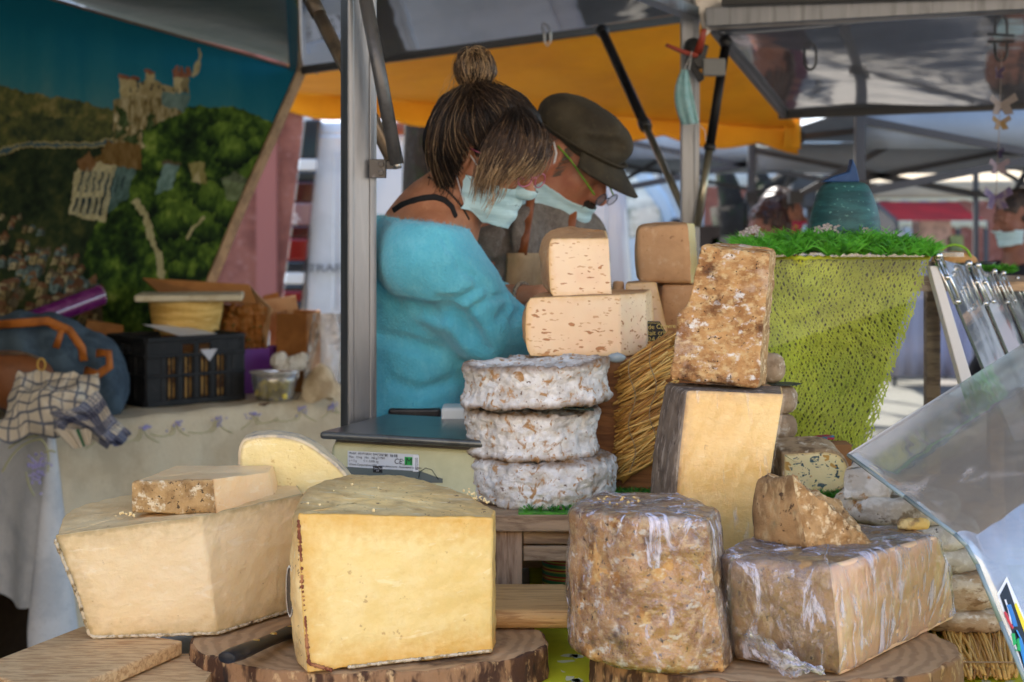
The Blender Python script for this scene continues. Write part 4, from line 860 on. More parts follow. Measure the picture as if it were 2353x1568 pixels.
# small slab lying on it
D = .409
bt = [G(303, 1180, D), G(497, 1182, D), G(633, 1140, D), zz(-.352, 2.36, dz(D)), zz(-.50, 2.33, dz(D))]
tp = [P(305, 1108, 2.165), P(489, 1101, 2.155), P(616, 1085, 2.30), zz(-.36, 2.36, dz(.3735)), zz(-.50, 2.33, dz(.369))]
o = block(bt, tp, 'RCCCC', {'r': 'rind', 'C': 'cut_face'}, {'r': SPOTRIND, 'C': PASTE_TOPPIECE}, R={'R': .004, 'C': .002}, amp={'R': .0022, 'C': .0008}, freq={'R': 45, 'C': 30}, caps='CC', step=.004)
thing('cheese_slab', 'small slab with green spotted rind lying on the tall pale block', 'cheese', list(o.values()))
# cream half wheel standing behind
fr = [(545, 1440), (545, 1085), (550, 1024), (575, 1004), (640, 1000), (700, 1014), (760, 1055), (803, 1100), (835, 1170), (850, 1260), (850, 1440)]
bt = [P(x, y, 2.37) for x, y in fr]; tp = [p+Vector((-.004, .055, 0)) for p in bt]
for l_ in (bt, tp):
    for p in (l_[0], l_[-1]): p.z = dz(.628)
o = block(bt, tp, 'RrrrrrrrrRR', {'r': 'rind', 'C': 'cut_face'}, {'r': M('pale_thin_rind', C(216, 196, 158), [L(C(170, 158, 140), 40, .45, .65)], rough=.7), 'C': PASTE4}, R={'r': .004}, amp={'r': .001, 'C': .0008}, freq={'C': 30}, caps='Cr', step=.005)
thing('cheese_half_wheel', 'cream half wheel standing on edge in front of the scale', 'cheese', list(o.values()))
# white wheels
def wheel(c, Y, r, d0, d1, seed, label, mat=WHITERIND, tilt=(0, 0), amp=.013, ry=None, group=None, name='round_cheese', jit=.03, fq=26, rr_=None, blg=.004, nf=None):
    ce = Vector(((c-CX)*Y/F, Y, 0)); tl = lambda p: Vector((p.x, p.y, p.z+(p.x-ce.x)*tilt[0]+(p.y-ce.y)*tilt[1]))
    h = d0-d1
    bt = [tl(p) for p in ngon((ce.x, ce.y, dz(d0)), r, ry or r, 18, jit, seed)]; tp = [tl(p) for p in ngon((ce.x, ce.y, dz(d1)), r*.985, (ry or r)*.985, 18, jit, seed+1)]
    o = block(bt, tp, 'r'*18, {'r': 'rind'}, {'r': mat}, R={'r': rr_ or min(h*.3, .018)}, amp={'r': amp}, freq={'r': fq}, bulge={'r': blg}, step=.0038 if nf else .0048, nf=nf)
    w_ = o['r']; w_.name = name; return tag(w_, label, 'cheese', group)
def crust(p):
    w_ = p+Vector((.012, .01, .008))*noise.noise(p*28)
    return .55*noise.fractal(p*17, .8, 2.1, 3)+.55*(.42-abs(noise.noise(w_*52)))+.42*(.4-abs(noise.noise(w_*105)))+.22*noise.noise(p*230)
wheel(1247, 2.60, .116, .467, .394, 21, 'crusty white rind wheel at the bottom of the three wheel stack', amp=.012, rr_=.012, blg=.004, nf=crust)
wheel(1226, 2.605, .110, .388, .3175, 31, 'crusty white rind wheel in the middle of the three wheel stack', amp=.012, rr_=.005, blg=-.004, nf=crust)
wheel(1231, 2.60, .1235, .302, .240, 41, 'crusty white rind wheel on top of the three wheel stack', tilt=(.05, 0), amp=.011, rr_=.004, blg=-.007, nf=crust)
# printed leaflet between the two upper wheels
lf = MB(); vs, fs = grid(10, 6, lambda u, v: P(1150+215*u, 940, 2.50)*1.0+Vector((0, .12*v, 0))+Vector((0, 0, -.0+.006*math.sin(u*3)))); 
for p in vs: p.z = dz(.3065)+.012*((p.x-.02)*.5)+.003*math.sin(p.x*30)
tag(mk('leaflet', vs, fs, M('dark_leaflet', (.015, .03, .022, 1), [L((.5, .42, .1, 1), 160, .62, .64, 2)], rough=.5), None, True, solid=.0012), 'dark green printed leaflet between two white rind wheels', 'leaflet')
# wedge of soft cheese left of the stack
bt = [P(1052, 1146, 2.63), P(1098, 1146, 2.60), P(1098, 1130, 2.70), P(1060, 1130, 2.72)]
for p in bt: p.z = dz(.467)
tp = [P(1042, 1046, 2.63), P(1095, 1040, 2.60), P(1098, 1040, 2.70), P(1050, 1040, 2.72)]
for p in tp: p.z = dz(.392)
o = block(bt, tp, 'CCCR', {'r': 'rind', 'C': 'cut_face'}, {'r': WHITERIND, 'C': PASTE4}, R={'C': .004, 'R': .006}, amp={'C': .004, 'R': .004}, freq={'C': 40, 'R': 40}, caps='rr', step=.004)
thing('cheese_wedge', 'soft cream wedge squeezed between scale and bottom white wheel', 'cheese', list(o.values()))
# box with straw matting, two pink pieces on top
DB = .238
bx = [MB().box((.235, 2.755, (dz(DB)+dz(D2))/2), (.19, .20, D2-DB)).build('box_body', wood('brown_box_wood', C(150, 98, 52), C(112, 68, 34), (1, 1, 8), 7), None, False, .003)]
thing('wooden_box', 'brown wooden box behind the white rind wheels, straw mat in front', 'box', bx)
STRAWM = [M('straw_'+str(i), c, [L(tuple(k*.55 for k in c[:3])+(1,), 40, .5, .7)], rough=.6) for i, c in enumerate([C(214, 168, 88), C(190, 140, 66), C(226, 188, 112), C(160, 112, 52)])]
def strawmeshes(n, r, ln, seed):
    out = []; q = random.Random(seed)
    for k in range(n):
        m = MB(); b_ = q.uniform(-.004, .004); m.tube([Vector((t*ln, b_*math.sin(t*3), q.uniform(-.0008, .0008))) for t in np.linspace(0, 1, 5)], r*q.uniform(.75, 1.2), 6)
        me = bpy.data.meshes.new('straw'); me.from_pydata(m.v, [], m.f); me.update(); me.polygons.foreach_set('use_smooth', [True]*len(me.polygons)); me.materials.append(STRAWM[k % 4]); out.append(me)
    return out
sm = strawmeshes(8, .0015, .105, 2); q = random.Random(4); parts = []
for k in range(230):
    v = k/229; y = 818+q.uniform(-4, 4)+v*268; lay = q.choice((0, 1, 2)); x0 = 1424-6*v+q.uniform(-14, 14)+lay*3
    p = P(x0, y+22, 2.645-.006*lay-.012*math.sin(v*3.1)); e = bpy.data.objects.new('straw', q.choice(sm)); COL.objects.link(e)
    e.location = p; e.rotation_euler = (q.uniform(0, 6), -math.radians(27+q.gauss(0, 7)+8*v), math.radians(q.uniform(-9, 4))); e.scale = (q.uniform(.7, 1.05),)*1+(q.uniform(.7, 1.5),)*2; parts.append(e)
emp = bpy.data.objects.new('straw_mat', None); COL.objects.link(emp); emp.location = P(1480, 1100, 2.64); tag(emp, 'bundle of golden straw matting hanging on the box beside the white wheels', 'straw mat')
for e in parts: e.parent = emp; e.location = e.location-emp.location
tw = MB()
for xx in (1452, 1500): tw.tube([P(xx+8*math.sin(y*.05), y-(xx-1424)*.5+16, 2.612) for y in range(820, 1090, 8)], .0009, 5)
t_ = tw.build('binding_thread', M('thread', (.3, .2, .1, 1)), None, True); t_.parent = emp; t_.location = -emp.location
# straw bundle tops on the box
sm2 = strawmeshes(4, .0016, .09, 9)
for k in range(30):
    e = bpy.data.objects.new('straw', q.choice(sm2)); COL.objects.link(e); p = P(1490+q.uniform(-8, 20), 812-q.uniform(0, 26), 2.66+q.uniform(0, .05)); e.location = p-emp.location; e.parent = emp; e.rotation_euler = (0, -math.radians(10+q.uniform(-14, 14)), math.radians(q.uniform(-30, 30)))
Y0 = 2.67
bt = [P(1212, 828, Y0), P(1426, 826, Y0-.02), P(1487, 815, Y0+.05), zz(.25, 2.80, 0), zz(.12, 2.84, 0), zz(.035, 2.76, 0)]
tp = [P(1212, 690, Y0), P(1424, 676, Y0-.02), P(1484, 672, Y0+.05), zz(.25, 2.80, 0), zz(.12, 2.84, 0), zz(.035, 2.76, 0)]
for p in bt: p.z = dz(.2365)
for p, d in zip(tp, (.137, .131, .131, .128, .128, .131)): p.z = dz(d)
o = block(bt, tp, 'CCCrrr', {'r': 'rind', 'C': 'cut_face'}, {'r': TOFFEERIND, 'C': PINKP}, R={'r': .03, 'C': .0035}, amp={'r': .0015, 'C': .0006}, freq={'r': 40}, bulge={'r': .008}, step=.005)
q = random.Random(12); gl = MB().ball(P(1417, 822, 2.62), (.016, .006, .008)); gl.v = [tuple(Vector(p)+Vector((.003, 0, .002))*fbm(p, 90, 2)) for p in gl.v]
foil = gl.build('foil_scrap', M('blue_grey_film', (.3, .35, .36, 1), rough=.2), None, True)
thing('cheese_piece', 'wide pink cut piece with small holes lying on the straw box', 'cheese', list(o.values())+[foil])
Y0 = 2.70
bt = [P(1266, 688, Y0-.02), P(1406, 681, Y0-.01), zz(.17, 2.79, 0), zz(.10, 2.82, 0), zz(.058, 2.77, 0)]
tp = [P(1262, 560, Y0), P(1398, 556, Y0-.01), zz(.168, 2.79, 0), zz(.10, 2.82, 0), zz(.055, 2.77, 0)]
for p in bt: p.z = dz(.137)
for p, d in zip(tp, (.036, .036, .022, .016, .022)): p.z = dz(d)
o = block(bt, tp, 'CCrrr', {'r': 'rind', 'C': 'cut_face'}, {'r': TOFFEERIND, 'C': PINKP}, R={'r': .024, 'C': .004}, amp={'r': .002, 'C': .0006}, freq={'r': 40}, bulge={'r': .006}, step=.005)
thing('cheese_piece', 'narrow pink cut piece standing on the wide pink piece', 'cheese', list(o.values()))
# right group behind: box, brown wheels, wedge, price card
side = [MB().box((.74, 3.06, zc-.02), (1.16, .32, .04)).build('counter_top', OLDW, None, False, .003)]
for xx in (.25, 1.25): side.append(MB().beam((xx, 3.1, 0), (xx, 3.1, zc-.04), .05, .05, (0, 1, 0)).build('leg', OLDW))
thing('side_counter', 'plank side counter in front of the man in the cap', 'counter', side)
tag(MB().box((.33, 2.985, (dz(.25)+zc)/2), (.30, .19, .63-.25)).build('wooden_box', OLDW, None, False, .003), 'tall wooden box carrying the brown rind wheels behind the straw mat', 'box')
Yb = 2.96
bt = [P(1470, 652, Yb), P(1588, 652, Yb-.03), P(1607, 645, Yb+.04), zz(.33, 3.05, 0), zz(.25, 3.05, 0)]
tp = [P(1467, 525, Yb), P(1580, 510, Yb-.03), P(1596, 510, Yb+.04), zz(.32, 3.05, 0), zz(.25, 3.05, 0)]
for p in bt: p.z = dz(.124)
for p, d in zip(tp, (.018, .011, .011, .008, .012)): p.z = dz(d)
o = block(bt, tp, 'RCCrr', {'r': 'rind', 'C': 'cut_face'}, {'r': TOFFEERIND, 'C': PASTE4}, R={'r': .012, 'R': .008, 'C': .004}, amp={'r': .001, 'R': .001}, bulge={'R': .005, 'r': .005}, step=.006)
thing('cheese_piece', 'brown rind quarter wheel on top of the rear pile beside the stall post', 'cheese', list(o.values()))
bt = [P(1526, 790, Yb), P(1600, 790, Yb-.03), zz(.35, 3.04, 0), zz(.28, 3.05, 0)]; tp = [P(1522, 655, Yb), P(1600, 655, Yb-.03), zz(.35, 3.04, 0), zz(.28, 3.05, 0)]
for p in bt: p.z = dz(.25)
for p in tp: p.z = dz(.125)
o = block(bt, tp, 'RRRR', {'r': 'rind'}, {'r': TOFFEERIND}, R={'r': .01}, amp={'r': .001}, bulge={'r': .004}, step=.006)['r']; o.name = 'cheese_piece'; tag(o, 'brown rind wheel piece in the rear pile under the quarter wheel', 'cheese')
bt = [P(1440, 790, 2.90), P(1546, 790, 2.88), zz(.27, 2.98, 0), zz(.22, 2.98, 0)]; tp = [P(1437, 655, 2.90), P(1508, 648, 2.88), zz(.25, 2.98, 0), zz(.22, 2.98, 0)]
for p in bt: p.z = dz(.25)
for p, d in zip(tp, (.122, .119, .119, .122)): p.z = dz(d)
o = block(bt, tp, 'CRRR', {'r': 'rind', 'C': 'cut_face'}, {'r': TOFFEERIND, 'C': PINKP}, R={'r': .004, 'C': .003}, amp={'r': .001, 'C': .0006}, step=.006)
thing('cheese_wedge', 'cream wedge with slanting edge behind the black price card', 'cheese', list(o.values()))
tag(MB().lathe([(0, 0), (.011, 0), (.0115, .1), (.0105, .128), (.008, .131), (0, .1315)], zz((1421-CX)*2.92/F, 2.92, dz(.25)), 18).build('goat_log', TOFFEERIND, None, True), 'thin upright goat cheese log peeping between pink piece and cream wedge', 'cheese')
c_ = [P(1478, 738, 2.74), P(1516, 739, 2.74), P(1543, 786, 2.74), P(1478, 800, 2.74)]
card = MB().hexa([p+Vector((0, .003, 0)) for p in c_], c_).build('card', M('slate_black', (.012, .012, .012, 1), rough=.5))
GOLD = M('gold_ink', (.55, .42, .12, 1), rough=.5)
mt = lambda x, y: frame(P(x, y, 2.738), (1, 0, .05), (0, 0, 1))
for s_, x, y, z_ in (('de Chèvre', 1489, 757, .0115), ('lait cru', 1489, 771, .0115), ('24 €/kg', 1489, 786, .0125)): text('handwriting', s_, z_, GOLD, mt(x, y), card, .0002)
MB().tube([c_[0]+Vector((.003, -.001, -.003)), c_[1]+Vector((-.001, -.001, -.003)), c_[2]+Vector((-.003, -.001, .002))], .0005, 4).build('gold_line', GOLD, card)
st_ = MB().tube([P(1510, 790, 2.745), P(1508, 820, 2.75)], .0012, 6).build('stick', BLACKROD)
thing('price_card', 'black slate price card with gold handwriting stuck in the straw', 'price card', [card, st_])

# leaning brown slab and the amber wedge under it
bt = [P(1538, 870, 2.38), P(1742, 893, 2.35), P(1758, 884, 2.42), P(1600, 880, 2.46)]
tp = [P(1612, 562, 2.42), P(1770, 580, 2.39), P(1783, 574, 2.45), P(1650, 558, 2.49)]
def notch(p):
    x = CX+p.x*F/p.y; y = HZ-(p.z-CZ)*F/p.y
    if x < 1640 and 700 < y: 
        t = max(0, min(1, (y-705)/14)); k = (1640-x)/90; return p+Vector((-.012*t*max(0, min(1, k))*max(0, 1-(y-720)/150), 0, 0))
    return p
o = block(bt, tp, 'RCRR', {'r': 'rind', 'C': 'cut_face'}, {'r': BROWNRIND, 'C': CRUMB}, R={'R': .006, 'C': .005}, amp={'R': .0035, 'C': .003}, freq={'R': 30, 'C': 40}, step=.0045, shape=notch)
thing('cheese_slab', 'tall brown and white speckled rind slab leaning on the amber wedge', 'cheese', list(o.values()))
bt = [P(1558, 1486, 2.31), P(1705, 1486, 2.31), zz(.35, 2.43, 0), zz(.235, 2.43, 0)]
for p in bt: p.z = dz(.63)
tp = [P(1578, 898, 2.33), P(1800, 908, 2.33), P(1797, 893, 2.43), P(1528, 892, 2.43)]
for p, d in zip(tp, (.2575, .263, .262, .256)): p.z = dz(d)
# intermediate bend: the left flank bellies out
def belly(p):
    t = (p.z-dz(.63))/(.37); x = CX+p.x*F/p.y
    return p+Vector((-.012*math.sin(math.pi*max(0, min(1, t)))*max(0, min(1, (1640-x)/140)), 0, 0))
o = block(bt, tp, 'CCRr', {'r': 'rind', 'C': 'cut_face'}, {'r': DARKRIND, 'C': YELP}, R={'r': .008, 'R': .006, 'C': .003}, amp={'r': .0022, 'R': .002, 'C': .0008}, freq={'r': 35, 'C': 14}, bulge={'r': .012}, step=.005, shape=belly)
WRAPTHIN = clear('cling_film_thin', (1, .99, .97, 1), .05, .1, 0.0, (.85, .85, .88, 1), L(None, 20, .60, .72, 4, (3, 3, .35), f=.28, dist=.5), B(30, .004, .9, 4, (2.5, 2.5, .5)))
# film stretched over the cut face
fb = [tp[0]+Vector((-.002, -.004, .001)), tp[1]+Vector((.003, -.004, .001)), bt[1]+Vector((.003, -.004, .02)), bt[0]+Vector((-.002, -.004, .02))]
vs, fs = grid(40, 60, lambda u, v: bil(fb[0], fb[1], fb[2], fb[3])(u, v)+Vector((-.012*math.sin(math.pi*(1-v))*max(0, 1-u*1.6), -.0025-.0016*fbm((u*5+v*2, v*1.2-u, 0), 3, 3), 0)))
film = mk('cling_film', vs, fs, WRAPTHIN, None, True)
thing('cheese_wedge', 'tall amber wedge with dark grey rind under the speckled slab', 'cheese', list(o.values())+[film])

# cling-wrapped brown block (front right)
def hull(bt, tp, s=1.03, ds=.002):
    cb = sum(bt, Vector())/len(bt); f = lambda l, dzz: [cb.lerp(Vector((p.x, p.y, cb.z)), s).xy.to_3d()+Vector((0, 0, p.z+dzz)) for p in l]
    return f(bt, 0.0004), f(tp, ds)
WRAP = clear('cling_film', (1, 1, 1, 1), .09, .08, .03, (.80, .76, .86, 1), L(None, 13, .55, .68, 6, (2.2, 2.2, .7), f=.80, dist=1.5), B(24, .014, 1, 5, (1.6, 1.6, .7), dist=1))  # streaks hold the film's milkiness plus painted white highlights
D = .581
bt = [G(1312, 1488, D), G(1362, 1522, D), G(1450, 1545, D), G(1560, 1553, D), G(1664, 1546, D), zz(.305, 2.09, 0), zz(.27, 2.21, 0), zz(.13, 2.22, 0)]
tp = [P(1308, 1172, 2.11), P(1358, 1180, 2.05), P(1450, 1186, 2.0), P(1545, 1192, 1.985), P(1624, 1196, 2.0), P(1648, 1165, 2.09), zz(.235, 2.19, 0), zz(.125, 2.2, 0)]
for p in bt: p.z = dz(D)
for p, d in zip(tp, (.390, .386, .382, .382, .386, .388, .386, .386)): p.z = dz(d)
o = block(bt, tp, 'rrrrCRRr', {'r': 'rind', 'C': 'cut_face'}, {'r': BROWNRIND, 'C': CRUMB}, R={'r': .010, 'R': .006, 'C': .004}, amp={'r': .003, 'R': .002, 'C': .002}, freq={'r': 25}, step=.005)
wb, wt = hull(bt, tp, 1.025, .0025)
wr = block(wb, wt, 'rrrrRRRr', {'r': 'cling_film'}, {'r': WRAP}, R={'r': .012, 'R': .01}, amp={'r': .0045, 'R': .0045}, freq={'r': 22, 'R': 22}, step=.005)['r']
q = random.Random(3); cr = crumbs('crumb', [P(q.uniform(1360, 1470), q.uniform(1146, 1170), 2.1)+Vector((0, 0, .003)) for _ in range(22)], M('crumb_ochre', C(214, 180, 116), rough=.8), 4, (.001, .0028)); cr['kind'] = 'stuff'
for k in cr.data.vertices: pass
thing('cheese_block', 'brown rind block wrapped in cling film at the front of the log slice', 'cheese', list(o.values())+[wr, cr])
# cling-wrapped big block on the right
bt = [G(1668, 1480, D), G(1692, 1522, D), G(1930, 1556, D), G(2190, 1424, D), zz(.585, 2.30, 0), zz(.42, 2.29, 0), zz(.345, 2.22, 0)]
tp = [P(1654, 1272, 2.08), P(1676, 1286, 2.03), P(1906, 1302, 1.99), P(2152, 1232, 2.18), zz(.56, 2.26, 0), zz(.42, 2.255, 0), zz(.34, 2.2, 0)]
for p in bt: p.z = dz(D)
for p, d in zip(tp, (.445, .444, .443, .443, .442, .442, .443)): p.z = dz(d)
RINDWRAP = OLIVERIND
o = block(bt, tp, 'rRCCRRr', {'r': 'rind', 'C': 'cut_face'}, {'r': RINDWRAP, 'C': M('rosy_paste', C(250, 214, 168), [L(C(244, 196, 158), 6, .3, .75), L(C(250, 220, 164), 16, .5, .66, 4, (3, 3, .6), f=.8), L(C(206, 140, 110), 22, .62, .72, 4, (3, 3, .6), f=.6)], rough=.4, sss=.25, bump=[B(30, .002, .7, 5, (3, 3, .5))], edge=[(C(196, 166, 132), 0, .005, .8)])}, R={'r': .012, 'R': .010, 'C': .005}, amp={'r': .002, 'R': .002, 'C': .0012}, freq={'r': 22, 'C': 20}, bulge={'C': .006, 'R': .004}, step=.005)
wb, wt = hull(bt, tp, 1.022, .0015)
wr = block(wb, wt, 'rRRRRRr', {'r': 'cling_film'}, {'r': clear('cling_film_wide', (1, .99, .98, 1), .09, .08, .04, (.80, .76, .86, 1), L(None, 11, .53, .66, 6, (2.4, 2.4, .8), f=.72, dist=1.5), B(24, .014, 1, 5, (2.2, 2.2, .6), dist=1))}, R={'r': .014, 'R': .012}, amp={'r': .005, 'R': .0045}, freq={'r': 20, 'R': 20}, bulge={'R': .006, 'r': .004}, step=.005)['r']  # white streaks again painted in as highlights on the film
# gathered tail of film at the lower front
def tail(u, v):
    c = P(1716, 1476, 2.03).lerp(P(1800, 1512, 1.985), min(1, u*2)).lerp(P(1900, 1542, 1.968), max(0, u*2-1)*.9); wd_ = (.016+.012*math.sin(u*5))*(v-.5)*2
    return c+Vector((wd_*.5, -.006-.007*abs(math.sin(v*9+u*4))-.004*fbm((u*4, v*4, 0), 2, 3), -wd_*.9+.006*fbm((u*5, v*3, 2), 2, 3)))
vs, fs = grid(40, 18, tail)
tl_ = mk('film_tail', vs, fs, clear('cling_film_tail', (1, 1, 1, 1), .10, .12, .12, (.74, .71, .82, 1), L(None, 36, .45, .66, 5, f=.7, dist=1), B(60, .006, 1, 4)), None, True)
thing('cheese_block', 'big rosy cut block wrapped in cling film beside the clear guard', 'cheese', list(o.values())+[wr, tl_])
# crumbly wedge on it
D = .444
bt = [G(1733, 1244, D), G(1856, 1264, D), G(2012, 1251, D), zz(.45, 2.20, 0), zz(.355, 2.225, 0)]
for p in bt: p.z = dz(.4445)
tp = [P(1739, 1100, 2.15), P(1820, 1092, 2.105), P(1996, 1238, 2.13), P(1930, 1150, 2.19), P(1765, 1086, 2.21)]
def crag(p):
    t = (p.z-dz(.4445))/.1; return p+Vector((0, .0, .004*fbm(p, 70, 3)*max(0, t)))
o = block(bt, tp, 'RCCRR', {'r': 'rind', 'C': 'cut_face'}, {'r': OLIVERIND, 'C': CRUMB}, R={'R': .006, 'C': .004}, amp={'R': .002, 'C': .005}, freq={'R': 30, 'C': 50}, bulge={'R': .004}, caps='rC', step=.004, shape=crag)
thing('cheese_wedge', 'craggy brown wedge lying on the big wrapped block', 'cheese', list(o.values()))
# cheese end (yellow)
bt = ngon((0, 0, 0), .026, .011, 10, .12, 3); a_ = G(2098, 1216, .443)
r_ = Matrix.Rotation(-.15, 3, 'Z'); tl = lambda p, h, s: r_ @ Vector((p.x*s, p.y*s, 0))+a_+Vector((0, 0, h))
ce = block([tl(p, .0, 1) for p in bt], [tl(p, .015, .8) for p in bt], 'r'*10, {'r': 'cheese_end'}, {'r': M('butter_yellow', C(232, 200, 120), [L(C(166, 138, 98), 22, .52, .62, off=3), L(C(238, 214, 150), 60, .5, .65)], rough=.7, bump=[B(90, .002, .8)])}, R={'r': .006}, amp={'r': .003}, freq={'r': 60}, step=.003)['r']
tag(ce, 'little butter yellow cheese end on the back of the wrapped block', 'cheese')
# riser with artificial grass, blue cheese, small cylinders
GRASS = M('artificial_grass', (.035, .16, .012, 1), [L((.07, .30, .02, 1), 60, .45, .6), L((.015, .07, .01, 1), 25, .5, .65)], rough=.5)
def blades(m, p, n, ln, wd, spread, q, up=Vector((0, 0, 1))):
    for _ in range(n):
        a = q.uniform(0, 6.283); s = q.uniform(.2, 1)*spread; d = (up+Vector((math.cos(a)*s, math.sin(a)*s, 0))).normalized(); l = ln*q.uniform(.6, 1.1); si = d.cross(Vector((math.cos(a*3), math.sin(a*3), .3))).normalized()*wd
        b = Vector(p); c = b+d*l*.6; e = b+d*l+Vector((math.cos(a), math.sin(a), -.4))*l*.18
        m.add([b-si, b+si, c+si*.8, c-si*.8, e], [(0, 1, 2, 3), (3, 2, 4)])
def grassmat(name, pts, label, q, n=7, ln=.014, wd=.0011, base=None):
    m = MB()
    for p in pts: blades(m, p, n, ln, wd, 1.0, q)
    o = m.build('blades', GRASS); o['kind'] = 'stuff'; l = [o]
    if base: l.append(base)
    return thing(name, label, 'grass mat', l)
q = random.Random(31)
grassmat('grass_mat', [zz(q.uniform(.02, .30), q.uniform(2.462, 2.66), dz(.464)) for _ in range(420)], 'artificial grass mat under the white rind wheel stack', q, base=MB().box((.16, 2.56, dz(.4645)), (.30, .21, .003)).build('backing', GRASS))
rs = [MB().box((.60, 2.60, (dz(.447)+zc)/2), (.36, .26, .63-.447)).build('riser', OLDW, None, False, .004)]
thing('wooden_riser', 'wooden riser with grass under the blue veined cheese', 'riser', rs)
grassmat('grass_mat', [zz(q.uniform(.43, .60), q.uniform(2.462, 2.49), dz(.446)) for _ in range(170)]+[zz(q.uniform(.43, .60), 2.465, dz(q.uniform(.45, .52))) for _ in range(120)], 'artificial grass fringe in front of the blue veined cheese', q, ln=.018)
fr = [(1797, 1040), (1850, 1036), (1905, 1035), (1940, 1050), (1954, 1090), (1944, 1122), (1905, 1138), (1797, 1138)]
bt = [P(x, y, 2.52) for x, y in fr]; tp = [P(x, y-(18 if y < 1060 else 0), 2.52)+Vector((-.006, .075, .0)) for x, y in fr]
for l_ in (bt, tp):
    for p in l_[-2:]: p.z = dz(.447)
BLUE = M('blue_veined_paste', C(240, 224, 170), [L(C(230, 208, 140), 10, .42, .62), L(C(76, 100, 104), 46, .60, .64, 4, (.7, 1, 1.4), dist=1.8), L(C(60, 84, 92), 110, .62, .65, 2), L(C(206, 160, 80), 70, .64, .66, 1)], rough=.45, sss=.25, bump=[B(60, .002, .5)], edge=[(C(206, 170, 106), 0, .004, .8)])
o = block(bt, tp, 'rrrrrrRR', {'r': 'rind', 'C': 'cut_face'}, {'r': M('blue_rind', C(170, 142, 104), [L(C(120, 96, 68), 30, .45, .6), L(C(206, 190, 160), 50, .55, .65)], rough=.85, bump=[B(60, .003, .7)]), 'C': BLUE}, R={'r': .004}, amp={'r': .0015, 'C': .0005}, caps='Cr', step=.004)
thing('blue_cheese', 'blue veined cut cheese on the grassy riser', 'cheese', list(o.values()))
for k, (x, d0, d1, r, lb) in enumerate([(1793, .447, .412, .0245, 'lowest'), (1793, .4115, .377, .0245, 'second'), (1793, .3765, .333, .0245, 'third'), (1793, .332, .285, .0245, 'fourth')]):
    wheel(x, 2.66, r, d0, d1, 70+k, 'small grey brown goat cheese, %s of the little pile beside the net' % lb, M('goat_rind_%d' % k, C(170, 146, 116), [L(C(140, 116, 88), 30, .42, .6), L(C(200, 184, 160), 50, .56, .66)], rough=.85, bump=[B(80, .002, .7)]), amp=.0012, group='little goat cheeses beside the net', name='goat_cheese', fq=60)
wheel(1776, 2.66, .0165, .281, .230, 77, 'small grey brown goat cheese topping the little pile, on green paper', bpy.data.materials['goat_rind_1'], amp=.001, name='goat_cheese', fq=60)
pp = ngon(((1800-CX)*2.66/F, 2.66, dz(.283)), .030, .026, 12, .12, 5); tag(mk('paper_sheet', pp+[p+Vector((0, 0, .0012)) for p in pp], [tuple(range(11, -1, -1)), tuple(range(12, 24))]+[(k, (k+1) % 12, (k+1) % 12+12, k+12) for k in range(12)], M('green_grey_paper', (.05, .06, .045, 1))), 'round dark green paper under the topmost small goat cheese', 'paper')
vs, fs = grid(12, 8, lambda u, v: P(1822+95*u, 1006-8*v, 2.70+.05*v)+Vector((0, 0, .003*math.sin(u*9))))
nap = mk('napkin', vs, fs, M('checked_napkin', (.42, .03, .05, 1), [L((.03, .2, .3, 1), 60, .5, .52, 0, t='vor'), L((.5, .4, .1, 1), 90, .62, .64)], rough=.8), None, True, solid=.002)
for v in nap.data.vertices: v.co.z = dz(.386)+.004*math.sin(v.co.x*60)
bxn = MB().box((.535, 2.70, (dz(.388)+dz(.447))/2), (.09, .05, .059)).build('carton', M('brown_carton', C(150, 104, 60), rough=.8))
thing('napkin_box', 'small carton with a red checked napkin behind the blue veined cheese', 'box', [bxn, nap])
# stack of grey wheels at right
WG = M('grey_white_rind', C(186, 176, 160), [L(C(214, 208, 196), 20, .46, .6), L(C(132, 116, 94), 24, .54, .64, 6), L(C(170, 130, 84), 34, .62, .7), L(C(96, 84, 70), 50, .64, .7)], rough=.92, bump=[B(40, .005, .9, 6), B(150, .001, .6)])
WT = M('tan_white_rind', C(176, 150, 116), [L(C(206, 192, 168), 20, .48, .6, 6, (1, 1, 2)), L(C(128, 100, 68), 26, .54, .64, 6, (1, 1, 2)), L(C(226, 220, 206), 30, .62, .7)], rough=.9, bump=[B(40, .004, .9, 6, (1, 1, 2))])
Ys = 2.42; lv = [(2185, .122, .614, .586, WT, 'lowest'), (2160, .112, .5855, .533, WT, 'second'), (2105, .104, .5325, .497, WG, 'third'), (2095, .104, .4965, .462, WG, 'fourth'), (2060, .098, .4615, .424, WG, 'fifth')]
for k, (x, r, d0, d1, mt_, lb) in enumerate(lv):
    wheel(x, Ys, r*.93, d0, d1, 90+k, 'flat grey rind wheel, %s of the pile behind the clear guard' % lb, mt_, amp=.004, group='flat wheels piled behind the clear guard', fq=34)
bt = [P(1935, 1172, 2.36), P(2050, 1172, 2.36), P(2062, 1165, 2.44), P(1960, 1160, 2.46)]; tp = [P(1940, 1085, 2.40), P(2020, 1076, 2.38), P(2050, 1120, 2.44), P(1965, 1075, 2.46)]
for p in bt: p.z = dz(.4235)
for p, d in zip(tp, (.385, .378, .40, .375)): p.z = dz(d)
o = block(bt, tp, 'RRRR', {'r': 'rind'}, {'r': WG}, R={'r': .010}, amp={'r': .0035}, freq={'r': 36}, step=.004)['r']; o.name = 'cheese_piece'; tag(o, 'mottled grey rind piece lying on top of the flat wheel pile', 'cheese')
